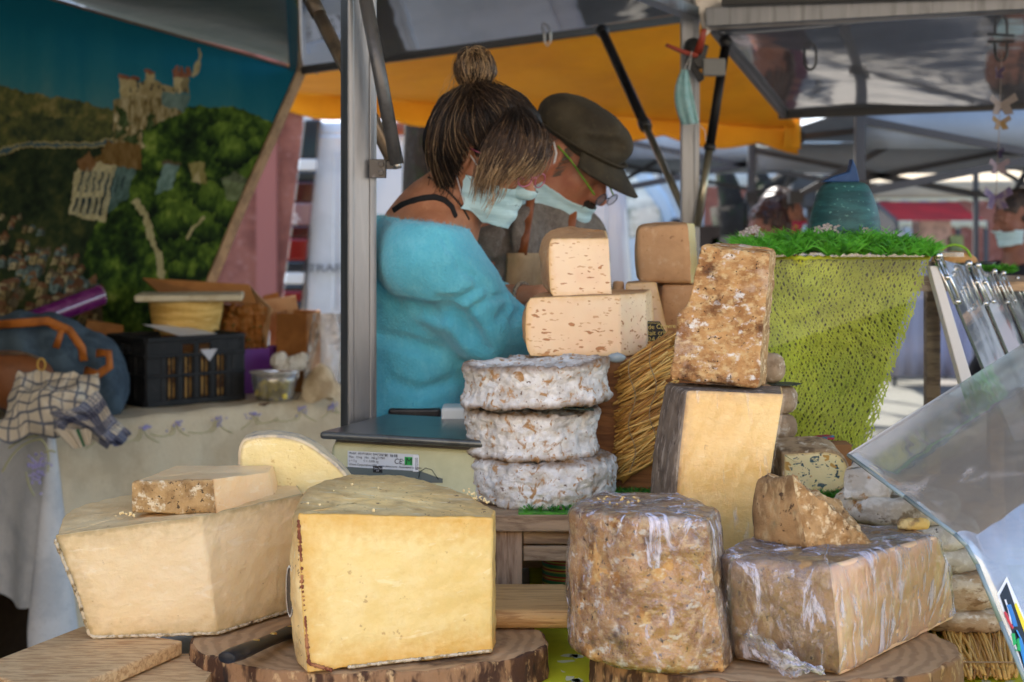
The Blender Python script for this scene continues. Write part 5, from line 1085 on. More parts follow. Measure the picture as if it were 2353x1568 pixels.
# straw mat under the pile
sm = strawmeshes(8, .0022, .30, 14); q = random.Random(6); parts = []; emp = bpy.data.objects.new('straw_mat', None); COL.objects.link(emp); emp.location = G(2270, 1530, .62)
tag(emp, 'straw mat with cut ends under the flat wheel pile', 'straw mat')
for k in range(90):
    e = bpy.data.objects.new('straw', q.choice(sm)); COL.objects.link(e); x = 2196+k*1.6+q.uniform(-3, 3)
    p = G(x, 1548+q.uniform(-14, 14), .6165+q.choice((0, .003))); e.location = p-emp.location; e.parent = emp; e.rotation_euler = (0, q.uniform(-.02, .0), math.radians(78+q.uniform(-7, 7)))
tw = MB(); tw.tube([G(x, 1522, .611) for x in range(2200, 2350, 6)], .0012, 5); t_ = tw.build('binding_thread', M('thread_b', (.35, .25, .14, 1)), None, True); t_.parent = emp; t_.location = -emp.location

# ---------------------------------------------------------------- clear guard with a sticker
GUARD = clear('beige_haze_acrylic', (.95, .93, .90, 1), .20, .04, .09, (.78, .68, .58, 1), L(None, 10, .56, .72, 5, f=.42, dist=1), B(5, .01, .4, 3))  # beige milk and streaks painted in for reflections on the sheet
pr = [P(1950, 1046, 2.22), P(2080, 1142, 2.08), P(2196, 1228, 1.97), P(2222, 1254, 1.955), P(2246, 1296, 1.945), P(2300, 1428, 1.92), P(2400, 1668, 1.88)]
ex = (P(2203, 886, 2.36)-pr[0])*2.2
vs, fs = grid(24, len(pr)-1, lambda u, v: pr[round(v*(len(pr)-1))]+ex*u)
gp = mk('acrylic_sheet', vs, fs, GUARD, None, True, solid=.004)
EDG = M('acrylic_edge', (.22, .28, .28, 1), rough=.2, spec=.8)
ge = MB()
for a, b in zip(pr, pr[1:]): ge.tube([a-ex.normalized()*.0008, b-ex.normalized()*.0008], .0030, 8)
gparts = [gp, ge.build('edge', EDG, None, True), MB().tube([pr[0], pr[0]+ex*.455], .0026, 8).build('top_edge', M('acrylic_edge_pale', (.55, .52, .48, 1), rough=.2), None, True)]
gparts.append(MB().beam(pr[-1]+ex*.1, Vector((pr[-1].x+.1, pr[-1].y+.06, zc)), .01, .05).build('foot', EDG)); 
def onface(x, y, lift=.003):
    a, b = pr[4], pr[6]; n_ = (b-a).cross(ex).normalized(); n_ = n_ if n_.y < 0 else -n_
    d = P(x, y, 1)-Vector((0, 0, CZ)); o_ = Vector((0, 0, CZ)); t = (a-o_).dot(n_)/d.dot(n_); return o_+d*t+n_*lift
sq = lambda poly, l: [onface(x, y, l) for x, y in poly]
s1 = MB().add(sq([(2288, 1366), (2310, 1326), (2420, 1580), (2380, 1640)], .003), [(0, 1, 2, 3)]).build('sticker', M('sticker_white', (.78, .78, .78, 1), rough=.35))
MB().add(sq([(2293, 1370), (2309, 1340), (2396, 1590), (2375, 1620)], .0036), [(0, 1, 2, 3)]).build('black_field', M('sticker_black', (.01, .01, .012, 1), rough=.35), s1)
MB().add(sq([(2326, 1392), (2330, 1386), (2420, 1590), (2400, 1600)], .0041), [(0, 1, 2, 3)]).build('yellow_stripe', M('sticker_yellow', (.85, .66, .01, 1), rough=.35), s1)
for nm, colr, pts, w_ in (('blue', (.02, .18, .5, 1), [(2312, 1392), (2322, 1420), (2328, 1442)], .004), ('white', (.7, .7, .72, 1), [(2304, 1380), (2312, 1405), (2318, 1436)], .0014), ('red', (.55, .02, .03, 1), [(2303, 1408), (2312, 1430), (2322, 1446), (2316, 1436), (2306, 1412)], .0026), ('green', (.02, .4, .1, 1), [(2322, 1458), (2326, 1484), (2332, 1470), (2336, 1498), (2328, 1496)], .0022), ('blue', (.02, .22, .55, 1), [(2336, 1470), (2348, 1510), (2356, 1545)], .004), ('blue', (.03, .25, .6, 1), [(2330, 1450), (2340, 1470)], .002)):
    MB().tube([onface(x, y, .0048) for x, y in pts], w_, 6, flat=.3).build(nm+'_squiggle', M('ink_'+nm+str(len(bpy.data.materials)), colr, rough=.4), s1)
gparts.append(s1)
thing('clear_guard', 'bent clear acrylic guard with a colourful sticker in front of the wheel pile', 'guard', gparts)

# ---------------------------------------------------------------- scale
O = G(733, 992, .362); O2 = G(1085, 1012, .362); U = (O2-O); U.z = 0; U.normalize(); Vv = Vector((-U.y, U.x, 0)); Rm = Matrix(((U.x, Vv.x, 0), (U.y, Vv.y, 0), (0, 0, 1)))
def S(u, v, d): return Vector((O.x, O.y, 0))+U*u+Vv*v+Vector((0, 0, dz(d)))
PLAT = M('steel_platter', (.16, .17, .165, 1), [L((.11, .115, .11, 1), 18, .5, .7), L((.45, .35, .25, 1), 60, .68, .72, f=.5)], rough=.3, metal=.75)
sc_ = [MB().box(S(.15, .13, .3685), (.30, .26, .013), Rm).build('platter', PLAT, None, False, .006, 4)]
BEIGE = M('beige_green_plastic', C(206, 204, 162), [L(C(190, 188, 146), 6, .45, .65)], rough=.45)
bz = MB().hexa([S(0.002, .008, .466), S(.292, .008, .466), S(.292, .256, .466), S(.002, .256, .466)], [S(.012, .022, .380), S(.286, .022, .380), S(.286, .25, .380), S(.012, .25, .380)])
body = bz.build('body', BEIGE, None, False, .012, 4); sc_.append(body)
sc_.append(MB().box(S(.149, .13, .377), (.25, .22, .008), Rm).build('support', M('dark_support', (.08, .07, .06, 1))))
def onscale(x, y, lift=.0015):
    a = S(0, .008, .466); b_ = S(.0, .022, .380); n_ = U.cross(b_-a).normalized(); n_ = n_ if n_.y < 0 else -n_
    o_ = Vector((0, 0, CZ)); d = P(x, y, 1)-o_; return o_+d*((a-o_).dot(n_)/d.dot(n_))+n_*lift
def sheet(name, poly, mat, lift, par): return MB().add([onscale(x, y, lift) for x, y in poly], [tuple(range(len(poly)-1, -1, -1))]).build(name, mat, par)
GREYP = M('grey_panel', C(96, 104, 98), rough=.5)
arc = [(752, 1100)]+[(752+ (1018-752)*t, 1100-36*math.sin(math.pi*min(1, t*.92+.10))) for t in np.linspace(0, 1, 18)]+[(1018, 1110), (752, 1110)]
sheet('front_panel', arc[1:], GREYP, .0012, body)
lbl = sheet('type_label', [(800, 1036), (962, 1045), (961, 1083), (800, 1073)], M('label_grey', C(206, 210, 210), rough=.4), .0016, body)
INK = M('label_ink', (.015, .015, .02, 1), rough=.5)
ux = onscale(960, 1045)-onscale(800, 1036.5); uz = onscale(800, 1036)-onscale(800, 1073)
tl_ = lambda x, y, l=.0022: frame(onscale(x, y, l), ux, uz)
# writing hangs on the body (thing > part > piece)
for s_, x, y, z_ in (('Model:  A51P15L', 803, 1043.5, .0052), ('S/N  B447282151', 845, 1046, .0052), ('Max   15 kg', 803, 1052, .0052), ('Min   100 g', 839, 1054, .0052), ('T7783', 869, 1055, .0052), ('e = 5 g', 803, 1060.5, .0052), ('T = -9.995 kg', 836, 1062, .0052), ('Ohaus Corporation,USA  www.ohaus.com  Assembled in China', 803, 1069, .0052)):
    text('lettering', s_, z_, INK, tl_(x, y), body, .00005)
text('ce_mark', 'CE', .0125, INK, tl_(907, 1066), body, .0001); text('lettering', '16', .004, INK, tl_(925, 1060), body, .00005); text('lettering', '1259', .004, INK, tl_(925, 1069.5), body, .00005)
bc = MB(); q = random.Random(2)
for k in range(26):
    x = 877+k*1.75; 
    if q.random() < .72:
        w_ = q.uniform(.5, 1.3); y_ = 1043+(x-877)*.055; bc.add([onscale(a, b, .0021) for a, b in ((x, y_), (x+w_, y_), (x+w_, y_+6.5), (x, y_+6.5))], [(3, 2, 1, 0)])
bc.build('barcode', INK, body)
gr = sheet('green_square', [(931, 1050), (949, 1051), (948.5, 1070), (931, 1069)], M('label_green', (.02, .36, .06, 1), rough=.4), .0020, body); text('letter_m', 'M', .0155, INK, tl_(933, 1067, .0024), body, .0001)
sheet('serial_label', [(951, 1046), (964, 1047), (963, 1084.5), (950, 1084)], M('label_white_b', C(226, 228, 228), rough=.4), .0020, body)
text('serial', '032238', .0068, INK, frame(onscale(955.5, 1052.5, .0024), -uz, ux), body, .00005)
sheet('geo_label', [(858, 1071), (880, 1072), (880, 1087), (858, 1086)], M('label_black', (.01, .01, .01, 1), rough=.4), .0018, body)
WI = M('white_ink', (.7, .7, .7, 1)); text('lettering', 'Geo Value', .0044, WI, tl_(860, 1078, .0024), body, .00005); text('lettering', '17', .0048, WI, tl_(866, 1084.5, .0024), body, .00005)
sc_.append(MB().tube([onscale(964, 1098, .004), onscale(968, 1084, .005), onscale(982, 1076, .007), onscale(996, 1080, .007), onscale(1010, 1102, .005)], .0006, 5).build('seal_wire', BLACKROD, None, True))
dsp = MB().box(P(953, 950, 2.95), (.098, .03, .02)).build('display', BLACKP, None, False, .005, 3); sc_.append(dsp)
sc_.append(MB().box((P(953, 950, 2.95).x, 2.93, (dz(.385)+dz(.466))/2), (.05, .03, .081)).build('display_foot', BLACKP)); sc_[-1].location.z = 0
thing('weighing_scale', 'beige weighing scale with steel platter on the plank stand', 'scale', sc_)
tag(MB().box(Vector((P(1085, 0, 2.85).x, 2.85, (P(0, 932, 2.85).z+zc)/2)), (.11, .07, P(0, 932, 2.85).z-zc)).build('white_tub', M('white_plastic', (.66, .68, .64, 1), rough=.4), None, False, .006, 3), 'white plastic tub behind the scale platter', 'tub')
# ================================================================ LEFT TABLE AND WHAT LIES ON IT
TD = .62; A = G(115, 985, TD); Bq = G(870, 899, TD); tu = (Bq-A); tu.z = 0; TL_ = tu.length; tu.normalize(); tv = Vector((-tu.y, tu.x, 0)); tz = dz(TD)
RT = Matrix(((tu.x, tv.x, 0), (tu.y, tv.y, 0), (0, 0, 1)))
def T(u, v, h=0): return Vector((A.x, A.y, 0))+tu*u+tv*v+Vector((0, 0, tz+h))
def ontable(x, y):      # table coordinates below a pixel
    p = G(x, y, TD)-A; return p.dot(tu), p.dot(tv)
TW = .64
tp_ = [MB().box(T(TL_/2, TW/2, -.03), (TL_, TW, .03), RT).build('table_top', OLDW)]
for u in (.06, TL_-.06):
    for v in (.06, TW-.06): p = T(u, v); tp_.append(MB().beam((p.x, p.y, 0), (p.x, p.y, tz-.045), .045, .045, (0, 1, 0)).build('leg', OLDW))
thing('trestle_table', 'trestle table hidden under the cream embroidered cloth', 'table', tp_)
CLOTH = M('cream_embroidered_cloth', C(206, 192, 164), [L(C(188, 172, 144), 5, .42, .62), L(C(176, 160, 136), 160, .55, .7, f=.5)], rough=.85, bump=[B(420, .0006, .5), B(9, .012, .5)])
def cloth(u, v):
    # v 0..1 top from the rear to the front edge, 1..2 hanging front
    if v <= 1: return T(u*TL_, TW*(1-v), .004+.002*math.sin(u*40+v*9))
    k = v-1; dr_ = .64+.03*math.sin(u*5); bump_ = .022*k*math.sin(u*24+1.2*math.sin(u*9))+.012*k*math.sin(u*53+k*2)
    return T(u*TL_, -.012-.02*k-bump_, .004-dr_*k-.004*(1-(1-min(1, k*12))))
vs, fs = grid(120, 60, lambda u, v: cloth(u, v*2)); c1 = mk('cloth_front', vs, fs, CLOTH, None, True)
def cloth2(u, v):    # hanging left end with the pointed corner
    k = v; dr_ = .52+.02*math.sin(u*8); 
    return T(-.012-.02*k-.02*k*math.sin(u*15), TW*u, .004-dr_*k)
vs, fs = grid(50, 30, cloth2); c2 = mk('cloth_side', vs, fs, M('white_embroidered_cloth', C(206, 208, 210), [L(C(186, 190, 194), 8, .42, .62), L(C(160, 164, 170), 120, .6, .68, 3, f=.5)], rough=.85, bump=[B(420, .0006, .5), B(60, .003, .4)]), None, True)
def corner(u, v):    # cone-shaped fold falling from the corner
    a = math.radians(-200+240*u); r = .012+.11*v*(.55+.45*math.sin(u*math.pi)); p = T(-.01, -.02, .002-(.52+.25*math.sin(u*math.pi))*v); d = tu*math.cos(a)*r*.9+tv*math.sin(a)*r*.6
    return p+d+Vector((0, 0, 0))
vs, fs = grid(40, 30, corner); c3 = mk('corner_fold', vs, fs, bpy.data.materials['white_embroidered_cloth'], None, True)
# embroidery: lavender sprigs and green stems in thread
LAV = M('lavender_thread', (.36, .34, .62, 1), rough=.7); STEM = M('green_thread', (.42, .42, .22, 1), rough=.7)
q = random.Random(11); lav = MB(); stem = MB()
def front(u, k, l=.004):   # point on the hanging front
    return Vector(cloth(u, 1+k))-tv*l
for s in range(8):
    u0 = .12+s*.115+q.uniform(-.03, .03); s0 = q.choice((-1, 1)); ln_ = q.uniform(.7, 1.2)
    for b in range(3):
        pts = [front(u0+s0*(.006*b+.028*t*t*(b-.7)*ln_), .05+.045*t*ln_-.03*b*t*(t-1)) for t in np.linspace(0, 1.4, 8)]; stem.tube(pts, .0013, 4)
    for _ in range(16): c = front(u0+q.gauss(.0, .010), .035+abs(q.gauss(0, .018))); lav.ball(c, .0035, 5, 3)
pc0 = T(-.03, -.045, 0)
def cf(x, y): 
    return P(x, y, A.y-.105)
for x0, y0, x1, y1, bx_, by_ in ((5, 1085, 95, 1010, 40, 1010), (95, 1010, 110, 1085, 118, 1030), (20, 1030, 90, 1002, 60, 1000), (60, 1085, 80, 1140, 64, 1120), (98, 1045, 128, 1040, 112, 1030)):
    stem.tube([cf(x0, y0).lerp(cf(bx_, by_), t).lerp(cf(bx_, by_).lerp(cf(x1, y1), t), t) for t in np.linspace(0, 1, 8)], .0026, 4)
for _ in range(70): lav.ball(cf(85+q.gauss(0, 12), 1075+q.gauss(0, 17)), .0042, 5, 3)
e1 = lav.build('lavender_embroidery', LAV); e2 = stem.build('stem_embroidery', STEM); e1['kind'] = 'stuff'; e2['kind'] = 'stuff'
thing('tablecloth', 'cream and white tablecloth with lavender embroidery on the left table', 'tablecloth', [c1, c2, c3, e1, e2])

# crate
def crate():
    MAT = M('dark_grey_plastic', (.012, .013, .015, 1), [L((.024, .025, .027, 1), 20, .5, .7)], rough=.6, spec=.25)
    u0, v0 = ontable(336, 942); u1, v1 = ontable(532, 925); Lx = .36; Ly = .27; H = .225
    dirx = (T(u1, v1)-T(u0, v0)).normalized(); diry = Vector((-dirx.y, dirx.x, 0)); o_ = T(u0, v0, .004)
    Q = lambda a, b, h: o_+dirx*a+diry*b+Vector((0, 0, h)); R = Matrix(((dirx.x, diry.x, 0), (dirx.y, diry.y, 0), (0, 0, 1))); out = []
    def bx_(name, c, d): out.append(MB().box(Q(*c), d, R).build(name, MAT, None, False, .003))
    bx_('floor', (Lx/2, Ly/2, .006), (Lx, Ly, .01))
    for (w_, along, fx) in ((Lx, 'x', 0.0), (Lx, 'x', Ly), (Ly, 'y', 0.0), (Ly, 'y', Lx)):
        pos = (lambda a, h: (a, fx, h)) if along == 'x' else (lambda a, h: (fx, a, h)); dim = (lambda l, h: (l, .008, h)) if along == 'x' else (lambda l, h: (.008, l, h))
        dimp = (lambda l, h: (l, .016, h)) if along == 'x' else (lambda l, h: (.016, l, h))
        for h, t in ((.012, .02), (.10, .010), (.165, .012), (H-.006, .016)): bx_('rim', pos(w_/2, h), dimp(w_, t))
        for k in range(7): bx_('post', pos(w_*(k+.0)/6 if 0 < k < 6 else (0.012 if k == 0 else w_-.012), H/2), dim(.020 if 0 < k < 6 else .026, H-.01))
        for k in range(6):
            if k in (0, 5): bx_('panel', pos(w_*(k+.5)/6, .135), dim(w_/6-.02, .06)); bx_('panel', pos(w_*(k+.5)/6, .055), dim(w_/6-.02, .085))
            else:
                for s in range(3): bx_('slat', pos(w_*(k+.25*(s+1))/6, .085), dim(.006, .15))
            if k not in (2, 3): bx_('panel', pos(w_*(k+.5)/6, H-.035), dim(w_/6-.014, .045))
            else: bx_('panel', pos(w_*(k+.5)/6, H-.02), dim(w_/6-.0, .012))
    thing('plastic_crate', 'dark grey plastic crate with open slats on the left table', 'crate', out)
    ins = MB().box(Q(Lx*.5, Ly*.5, .09), (Lx-.03, Ly-.03, .14), R).build('paper_stack', M('straw_paper', C(214, 168, 96), [L(C(120, 80, 40), 20, .45, .6)], rough=.85), None, False, .01); tag(ins, 'brown paper packing seen through the crate slats', 'paper')
    sh = MB().add([Q(.13, .02, H+.002), Q(.26, .005, H+.004), Q(.24, .22, H+.02), Q(.10, .22, H+.03)], [(0, 1, 2, 3)]).build('paper_sheet', M('white_paper', (.72, .72, .72, 1)), None, False, solid=.001); tag(sh, 'white paper sheet lying on the plastic crate', 'paper')
    sh2 = MB().add([Q(.19, -.008, H-.045), Q(.225, -.009, H-.085), Q(.255, -.008, H-.045)], [(0, 1, 2)]).build('paper_scrap', M('grey_paper', (.45, .46, .5, 1)), None, False, solid=.001); tag(sh2, 'grey paper scrap in the handle hole of the crate', 'paper')
    return Q, R, Lx, Ly, H
Q, RC, cLx, cLy, cH = crate()
# basket of chip wood with a board lid on top, resting behind the crate on a carton
def tp_at(x, y, Y): return P(x, y, Y)
CHIP = M('chip_wood', C(222, 186, 108), [L(C(196, 156, 78), 7, .42, .6, 4, (1, 1, 6)), L(C(236, 208, 140), 20, .55, .7, 4, (1, 1, 5))], rough=.7)
bc_ = P(428, 762, 5.45); bc_.z = tz
prof = []
sup = MB().box((bc_.x, bc_.y+.0, tz+.5*(P(0, 765, 5.45).z-tz)), (.2, .2, P(0, 765, 5.45).z-tz-.002), RT).build('carton', M('brown_cardboard_a', C(150, 106, 62), rough=.85)); tag(sup, 'closed brown carton behind the crate, under the chip basket', 'box')
zb = P(0, 765, 5.45).z; hb = P(0, 690, 5.45).z-zb; pb = []
for k, (r0, r1, a, b) in enumerate([(.108, .117, 0, .33), (.117, .124, .32, .66), (.124, .128, .64, 1.0)]):
    pb.append(MB().lathe([(r0-.004, a*hb), (r0, a*hb), (r1, b*hb), (r1-.004, b*hb)], (bc_.x, bc_.y, zb), 36).build('chip_band', CHIP, None, False))
for k in range(12):
    a = 2*math.pi*k/12; pb.append(MB().tube([Vector((bc_.x+.118*math.cos(a)*.93, bc_.y+.118*math.sin(a)*.93, zb+.002)), Vector((bc_.x+.121*math.cos(a), bc_.y+.121*math.sin(a), zb+hb*.98))], .012, 6, flat=.15).build('stave', CHIP))
pb.append(MB().lathe([(0, .002), (.104, .002), (.104, .006), (0, .006)], (bc_.x, bc_.y, zb), 24).build('basket_floor', CHIP))
thing('chip_basket', 'yellow chip wood basket under a flat board, behind the crate', 'basket', pb)
l1 = MB().box((bc_.x+.02, bc_.y-.02, zb+hb+.014), (.36, .26, .022), Matrix.Rotation(.15, 3, 'Z')).build('board', M('pale_lid_board', C(206, 196, 168), [L(C(186, 172, 140), 12, .45, .6)], rough=.7), None, False, .006)
tag(l1, 'pale flat board lying across the chip wood basket', 'board')
# open carton with a flap and an orange net bag
CARD = M('brown_cardboard', C(166, 112, 60), [L(C(140, 92, 46), 6, .42, .62)], rough=.85, bump=[B(60, .001, .4, 2, (1, 1, 6))]); CARDL = M('light_cardboard', C(196, 160, 122), [L(C(176, 140, 100), 6, .42, .62)], rough=.85)
def quadbox(name, pts4, z0, z1, mat, th=.006):
    out = []; n = len(pts4)
    for k in range(n):
        a, b = pts4[k], pts4[(k+1) % n]; out.append(MB().add([(a.x, a.y, z0), (b.x, b.y, z0), (b.x, b.y, z1), (a.x, a.y, z1)], [(0, 1, 2, 3)]).build(name, mat, None, False, solid=th))
    out.append(MB().add([(p.x, p.y, z0+.004) for p in pts4], [tuple(range(n))]).build('box_floor', mat, None, False, solid=th)); return out
def spot(x, y): return G(x, y, TD)
c0 = P(505, 770, 5.50); cA = Vector((P(500, 0, 5.62).x, 5.62, 0)); cB = Vector((P(612, 0, 5.60).x, 5.60, 0)); cC = cB+tv*.25; cD = cA+tv*.25
ztop = P(0, 705, 5.6).z
cp = quadbox('side_panel', [cA, cB, cC, cD], tz+.006, ztop, CARD)
fl = MB().add([P(328, 640, 5.55), P(572, 655, 5.62), P(590, 700, 5.60), P(385, 690, 5.45)], [(0, 1, 2, 3)]).build('flap', CARD, None, False, solid=.005); cp.append(fl)
cp.append(MB().add([P(572, 655, 5.72), P(625, 710, 5.60), P(612, 800, 5.55), P(590, 705, 5.66)], [(0, 1, 2, 3)]).build('flap', CARDL, None, False, solid=.005))
thing('open_carton', 'open brown carton with raised flaps behind the chip basket', 'box', cp)
q = random.Random(22); nb_ = MB()
for _ in range(60): nb_.ball(P(q.uniform(520, 600), q.uniform(705, 800), 5.60), q.uniform(.014, .024), 8, 5)
for p_ in (0,): pass
nbm = nb_.build('produce', M('orange_brown_net', (.22, .075, .015, 1), [L((.45, .18, .03, 1), 160, .5, .54, 0, t='X'), L((.04, .08, .02, 1), 60, .58, .62)], rough=.6), None, True)
tag(nbm, 'orange net bag of produce bulging from the open carton', 'bag')
# light cardboard pieces and brown box at the right end of the table
x0, x1, Yb_ = 637, 716, 5.62
bA, bB, bC, bD = P(637, 0, 5.55), P(704, 0, 5.50), P(735, 0, 5.72), P(660, 0, 5.78)
for p in (bA, bB, bC, bD): p.z = 0
zt_ = P(0, 718, 5.6).z
bp = quadbox('side_panel', [bA, bB, bC, bD], tz+.006, zt_, CARD)
thing('brown_box', 'tall open brown box at the right end of the cloth table', 'box', bp)
lp = [MB().add([P(600, 690, 5.75), P(680, 680, 5.75), P(690, 740, 5.78), P(640, 830, 5.78)], [(0, 1, 2, 3)]).build('panel', CARDL, None, False, solid=.005), MB().add([P(605, 680, 5.8), P(640, 672, 5.8), P(642, 700, 5.79), P(600, 700, 5.79)], [(0, 1, 2, 3)]).build('panel', CARD, None, False, solid=.005), MB().add([(P(620, 0, 5.76).x, 5.76, tz+.004), (P(690, 0, 5.80).x, 5.80, tz+.004), (P(690, 0, 5.8).x, 5.80, P(0, 760, 5.8).z), (P(620, 0, 5.76).x, 5.76, P(0, 760, 5.76).z)], [(0, 1, 2, 3)]).build('panel', CARDL, None, False, solid=.005)]
thing('folded_cardboard', 'pale folded cardboard standing behind the tall brown box', 'cardboard', lp)
# plastic bag
m = MB(); c = P(752, 790, 5.45); n_ = 24; rows = []
for j in range(14):
    h = j/13; r = .085*(1-.5*h)*(1 if j else .9)
    for k in range(n_):
        a = 2*math.pi*k/n_; rr_ = r*(1+.18*math.sin(a*5+h*6)+.1*math.sin(a*11)); rows.append(Vector((c.x+rr_*math.cos(a), c.y+rr_*math.sin(a)*.7, tz+.006+h*.28)))
m.add(rows, [(j*n_+k, j*n_+(k+1) % n_, (j+1)*n_+(k+1) % n_, (j+1)*n_+k) for j in range(13) for k in range(n_)])
tag(m.build('plastic_bag', clear('crinkled_plastic', (.92, .86, .8, 1), .18, .12, .12, (.6, .5, .4, 1), L(None, 14, .5, .7, 4, f=.4), B(16, .03, 1, 4)), None, True), 'crinkled clear plastic bag standing against the aluminium post', 'bag')
m = MB(); c = P(738, 880, 5.3); c.z = tz; rows = []; n_ = 20
for j in range(10):
    h = j/9; r = .075*(1-h)**.6+.004
    for k in range(n_):
        a = 2*math.pi*k/n_; rows.append(c+Vector((r*math.cos(a)*(1+.12*math.sin(a*3+j)), r*.6*math.sin(a), .006+.12*h+.012*math.sin(a*4+h*5)*(1-h))))
m.add(rows, [(j*n_+k, j*n_+(k+1) % n_, (j+1)*n_+(k+1) % n_, (j+1)*n_+k) for j in range(9) for k in range(n_)])
tag(m.build('cloth_sack', M('cream_sack', C(206, 190, 160), [L(C(170, 150, 120), 12, .45, .62)], rough=.85, bump=[B(30, .006, .8)]), None, True), 'small cream cloth sack beside the aluminium post', 'sack')
# purple box, plastic tub with yellow food, knife, brown mat
pq = [P(532, 0, 5.42), P(618, 0, 5.50), P(640, 0, 5.62), P(560, 0, 5.6)]
for p in pq: p.z = 0
thing('purple_tray', 'purple plastic tray between crate and yellow tub', 'tray', quadbox('side_panel', pq, tz+.006, P(0, 800, 5.5).z, M('purple_plastic', (.13, .02, .24, 1), rough=.5)))
c = P(630, 893, 5.25); c.z = tz+.010
tub = [MB().lathe([(0, .0), (.062, 0), (.075, .06), (.078, .09), (.076, .09), (.072, .06), (.06, .004)], c, 30, 1, .75).build('tub_body', clear('clear_tub', (.95, .96, .95, 1), .15, .05, .06), None, True)]
tub.append(MB().lathe([(0, .096), (.04, .10), (.082, .096), (.084, .09), (.08, .088)], c, 30, 1, .75).build('lid', clear('clear_lid', (.92, .93, .92, 1), .25, .05, .3, (.75, .75, .7, 1)), None, True))
f_ = MB(); q = random.Random(5)
for _ in range(70): f_.ball(c+Vector((q.uniform(-.05, .05), q.uniform(-.035, .035), q.uniform(.01, .058))), q.uniform(.008, .013), 6, 4)
ff = f_.build('food', M('yellow_food', C(226, 206, 90), [L(C(120, 120, 50), 60, .6, .66)], rough=.6), None, True); ff['kind'] = 'stuff'; tub.append(ff)
thing('food_tub', 'clear tub of yellow food at the front of the cloth table', 'tub', tub)
wp = MB(); c2_ = P(665, 858, 5.42); rows = []
for k in range(14): q = random.Random(k); wp.ball(Vector((c2_.x+q.uniform(-.05, .05), c2_.y, tz+.03+q.uniform(0, .11))), q.uniform(.02, .035), 7, 5)
tag(wp.build('crumpled_tissue', M('white_tissue', (.66, .64, .58, 1), rough=.9, bump=[B(40, .01, 1)]), None), 'crumpled white tissue behind the yellow food tub', 'tissue')
pz = [G(528, 918, TD-.004), G(610, 930, TD-.004), G(690, 890, TD-.004), G(560, 880, TD-.004)]
tag(MB().hexa([p+Vector((0, 0, -.004)) for p in pz], pz).build('mat', M('red_brown_mat', (.16, .085, .06, 1), rough=.7)), 'red brown mat lying right of the plastic crate', 'mat')
kz = [MB().tube([G(655, 890, TD-.012), G(722, 900, TD-.012)], [.012, .010], 8, flat=.5).build('handle', BLACKP, None, True), MB().tube([G(720, 899, TD-.012), G(748, 898, TD-.012)], [.011, .009], 8, flat=.4).build('end_cap', STEEL, None, True)]
thing('sharpening_steel', 'dark handled steel lying on the cloth table edge', 'steel', kz)
# purple film roll
PURP = M('purple_film', (.11, .012, .10, 1), [L((.16, .03, .14, 1), 20, .45, .65)], rough=.16, spec=.7, coat=.6)
ra, rb = P(36, 752, 5.02), P(232, 678, 5.22)
ro = [MB().tube([ra, rb], .036, 28, cap=False).build('film', PURP, None, True), MB().tube([rb-(rb-ra).normalized()*.004, rb+(rb-ra).normalized()*.002], [.0362, .0335], 28, cap=False).build('roll_edge', M('pale_edge', (.6, .5, .5, 1)), None, True), MB().tube([ra, rb+(rb-ra).normalized()*.002], .018, 16).build('core', CARDL, None, True)]
thing('film_roll', 'shiny purple film roll lying on the denim bag', 'roll', ro)
tag(MB().hexa([P(188, 782, 5.32), P(286, 782, 5.36), P(286, 782, 5.5), P(188, 782, 5.46)], [P(200, 735, 5.34), P(284, 748, 5.38), P(284, 748, 5.48), P(200, 732, 5.44)]).build('paper_bag', CARD, None, False, .004), 'brown paper bag behind the denim bag', 'bag')
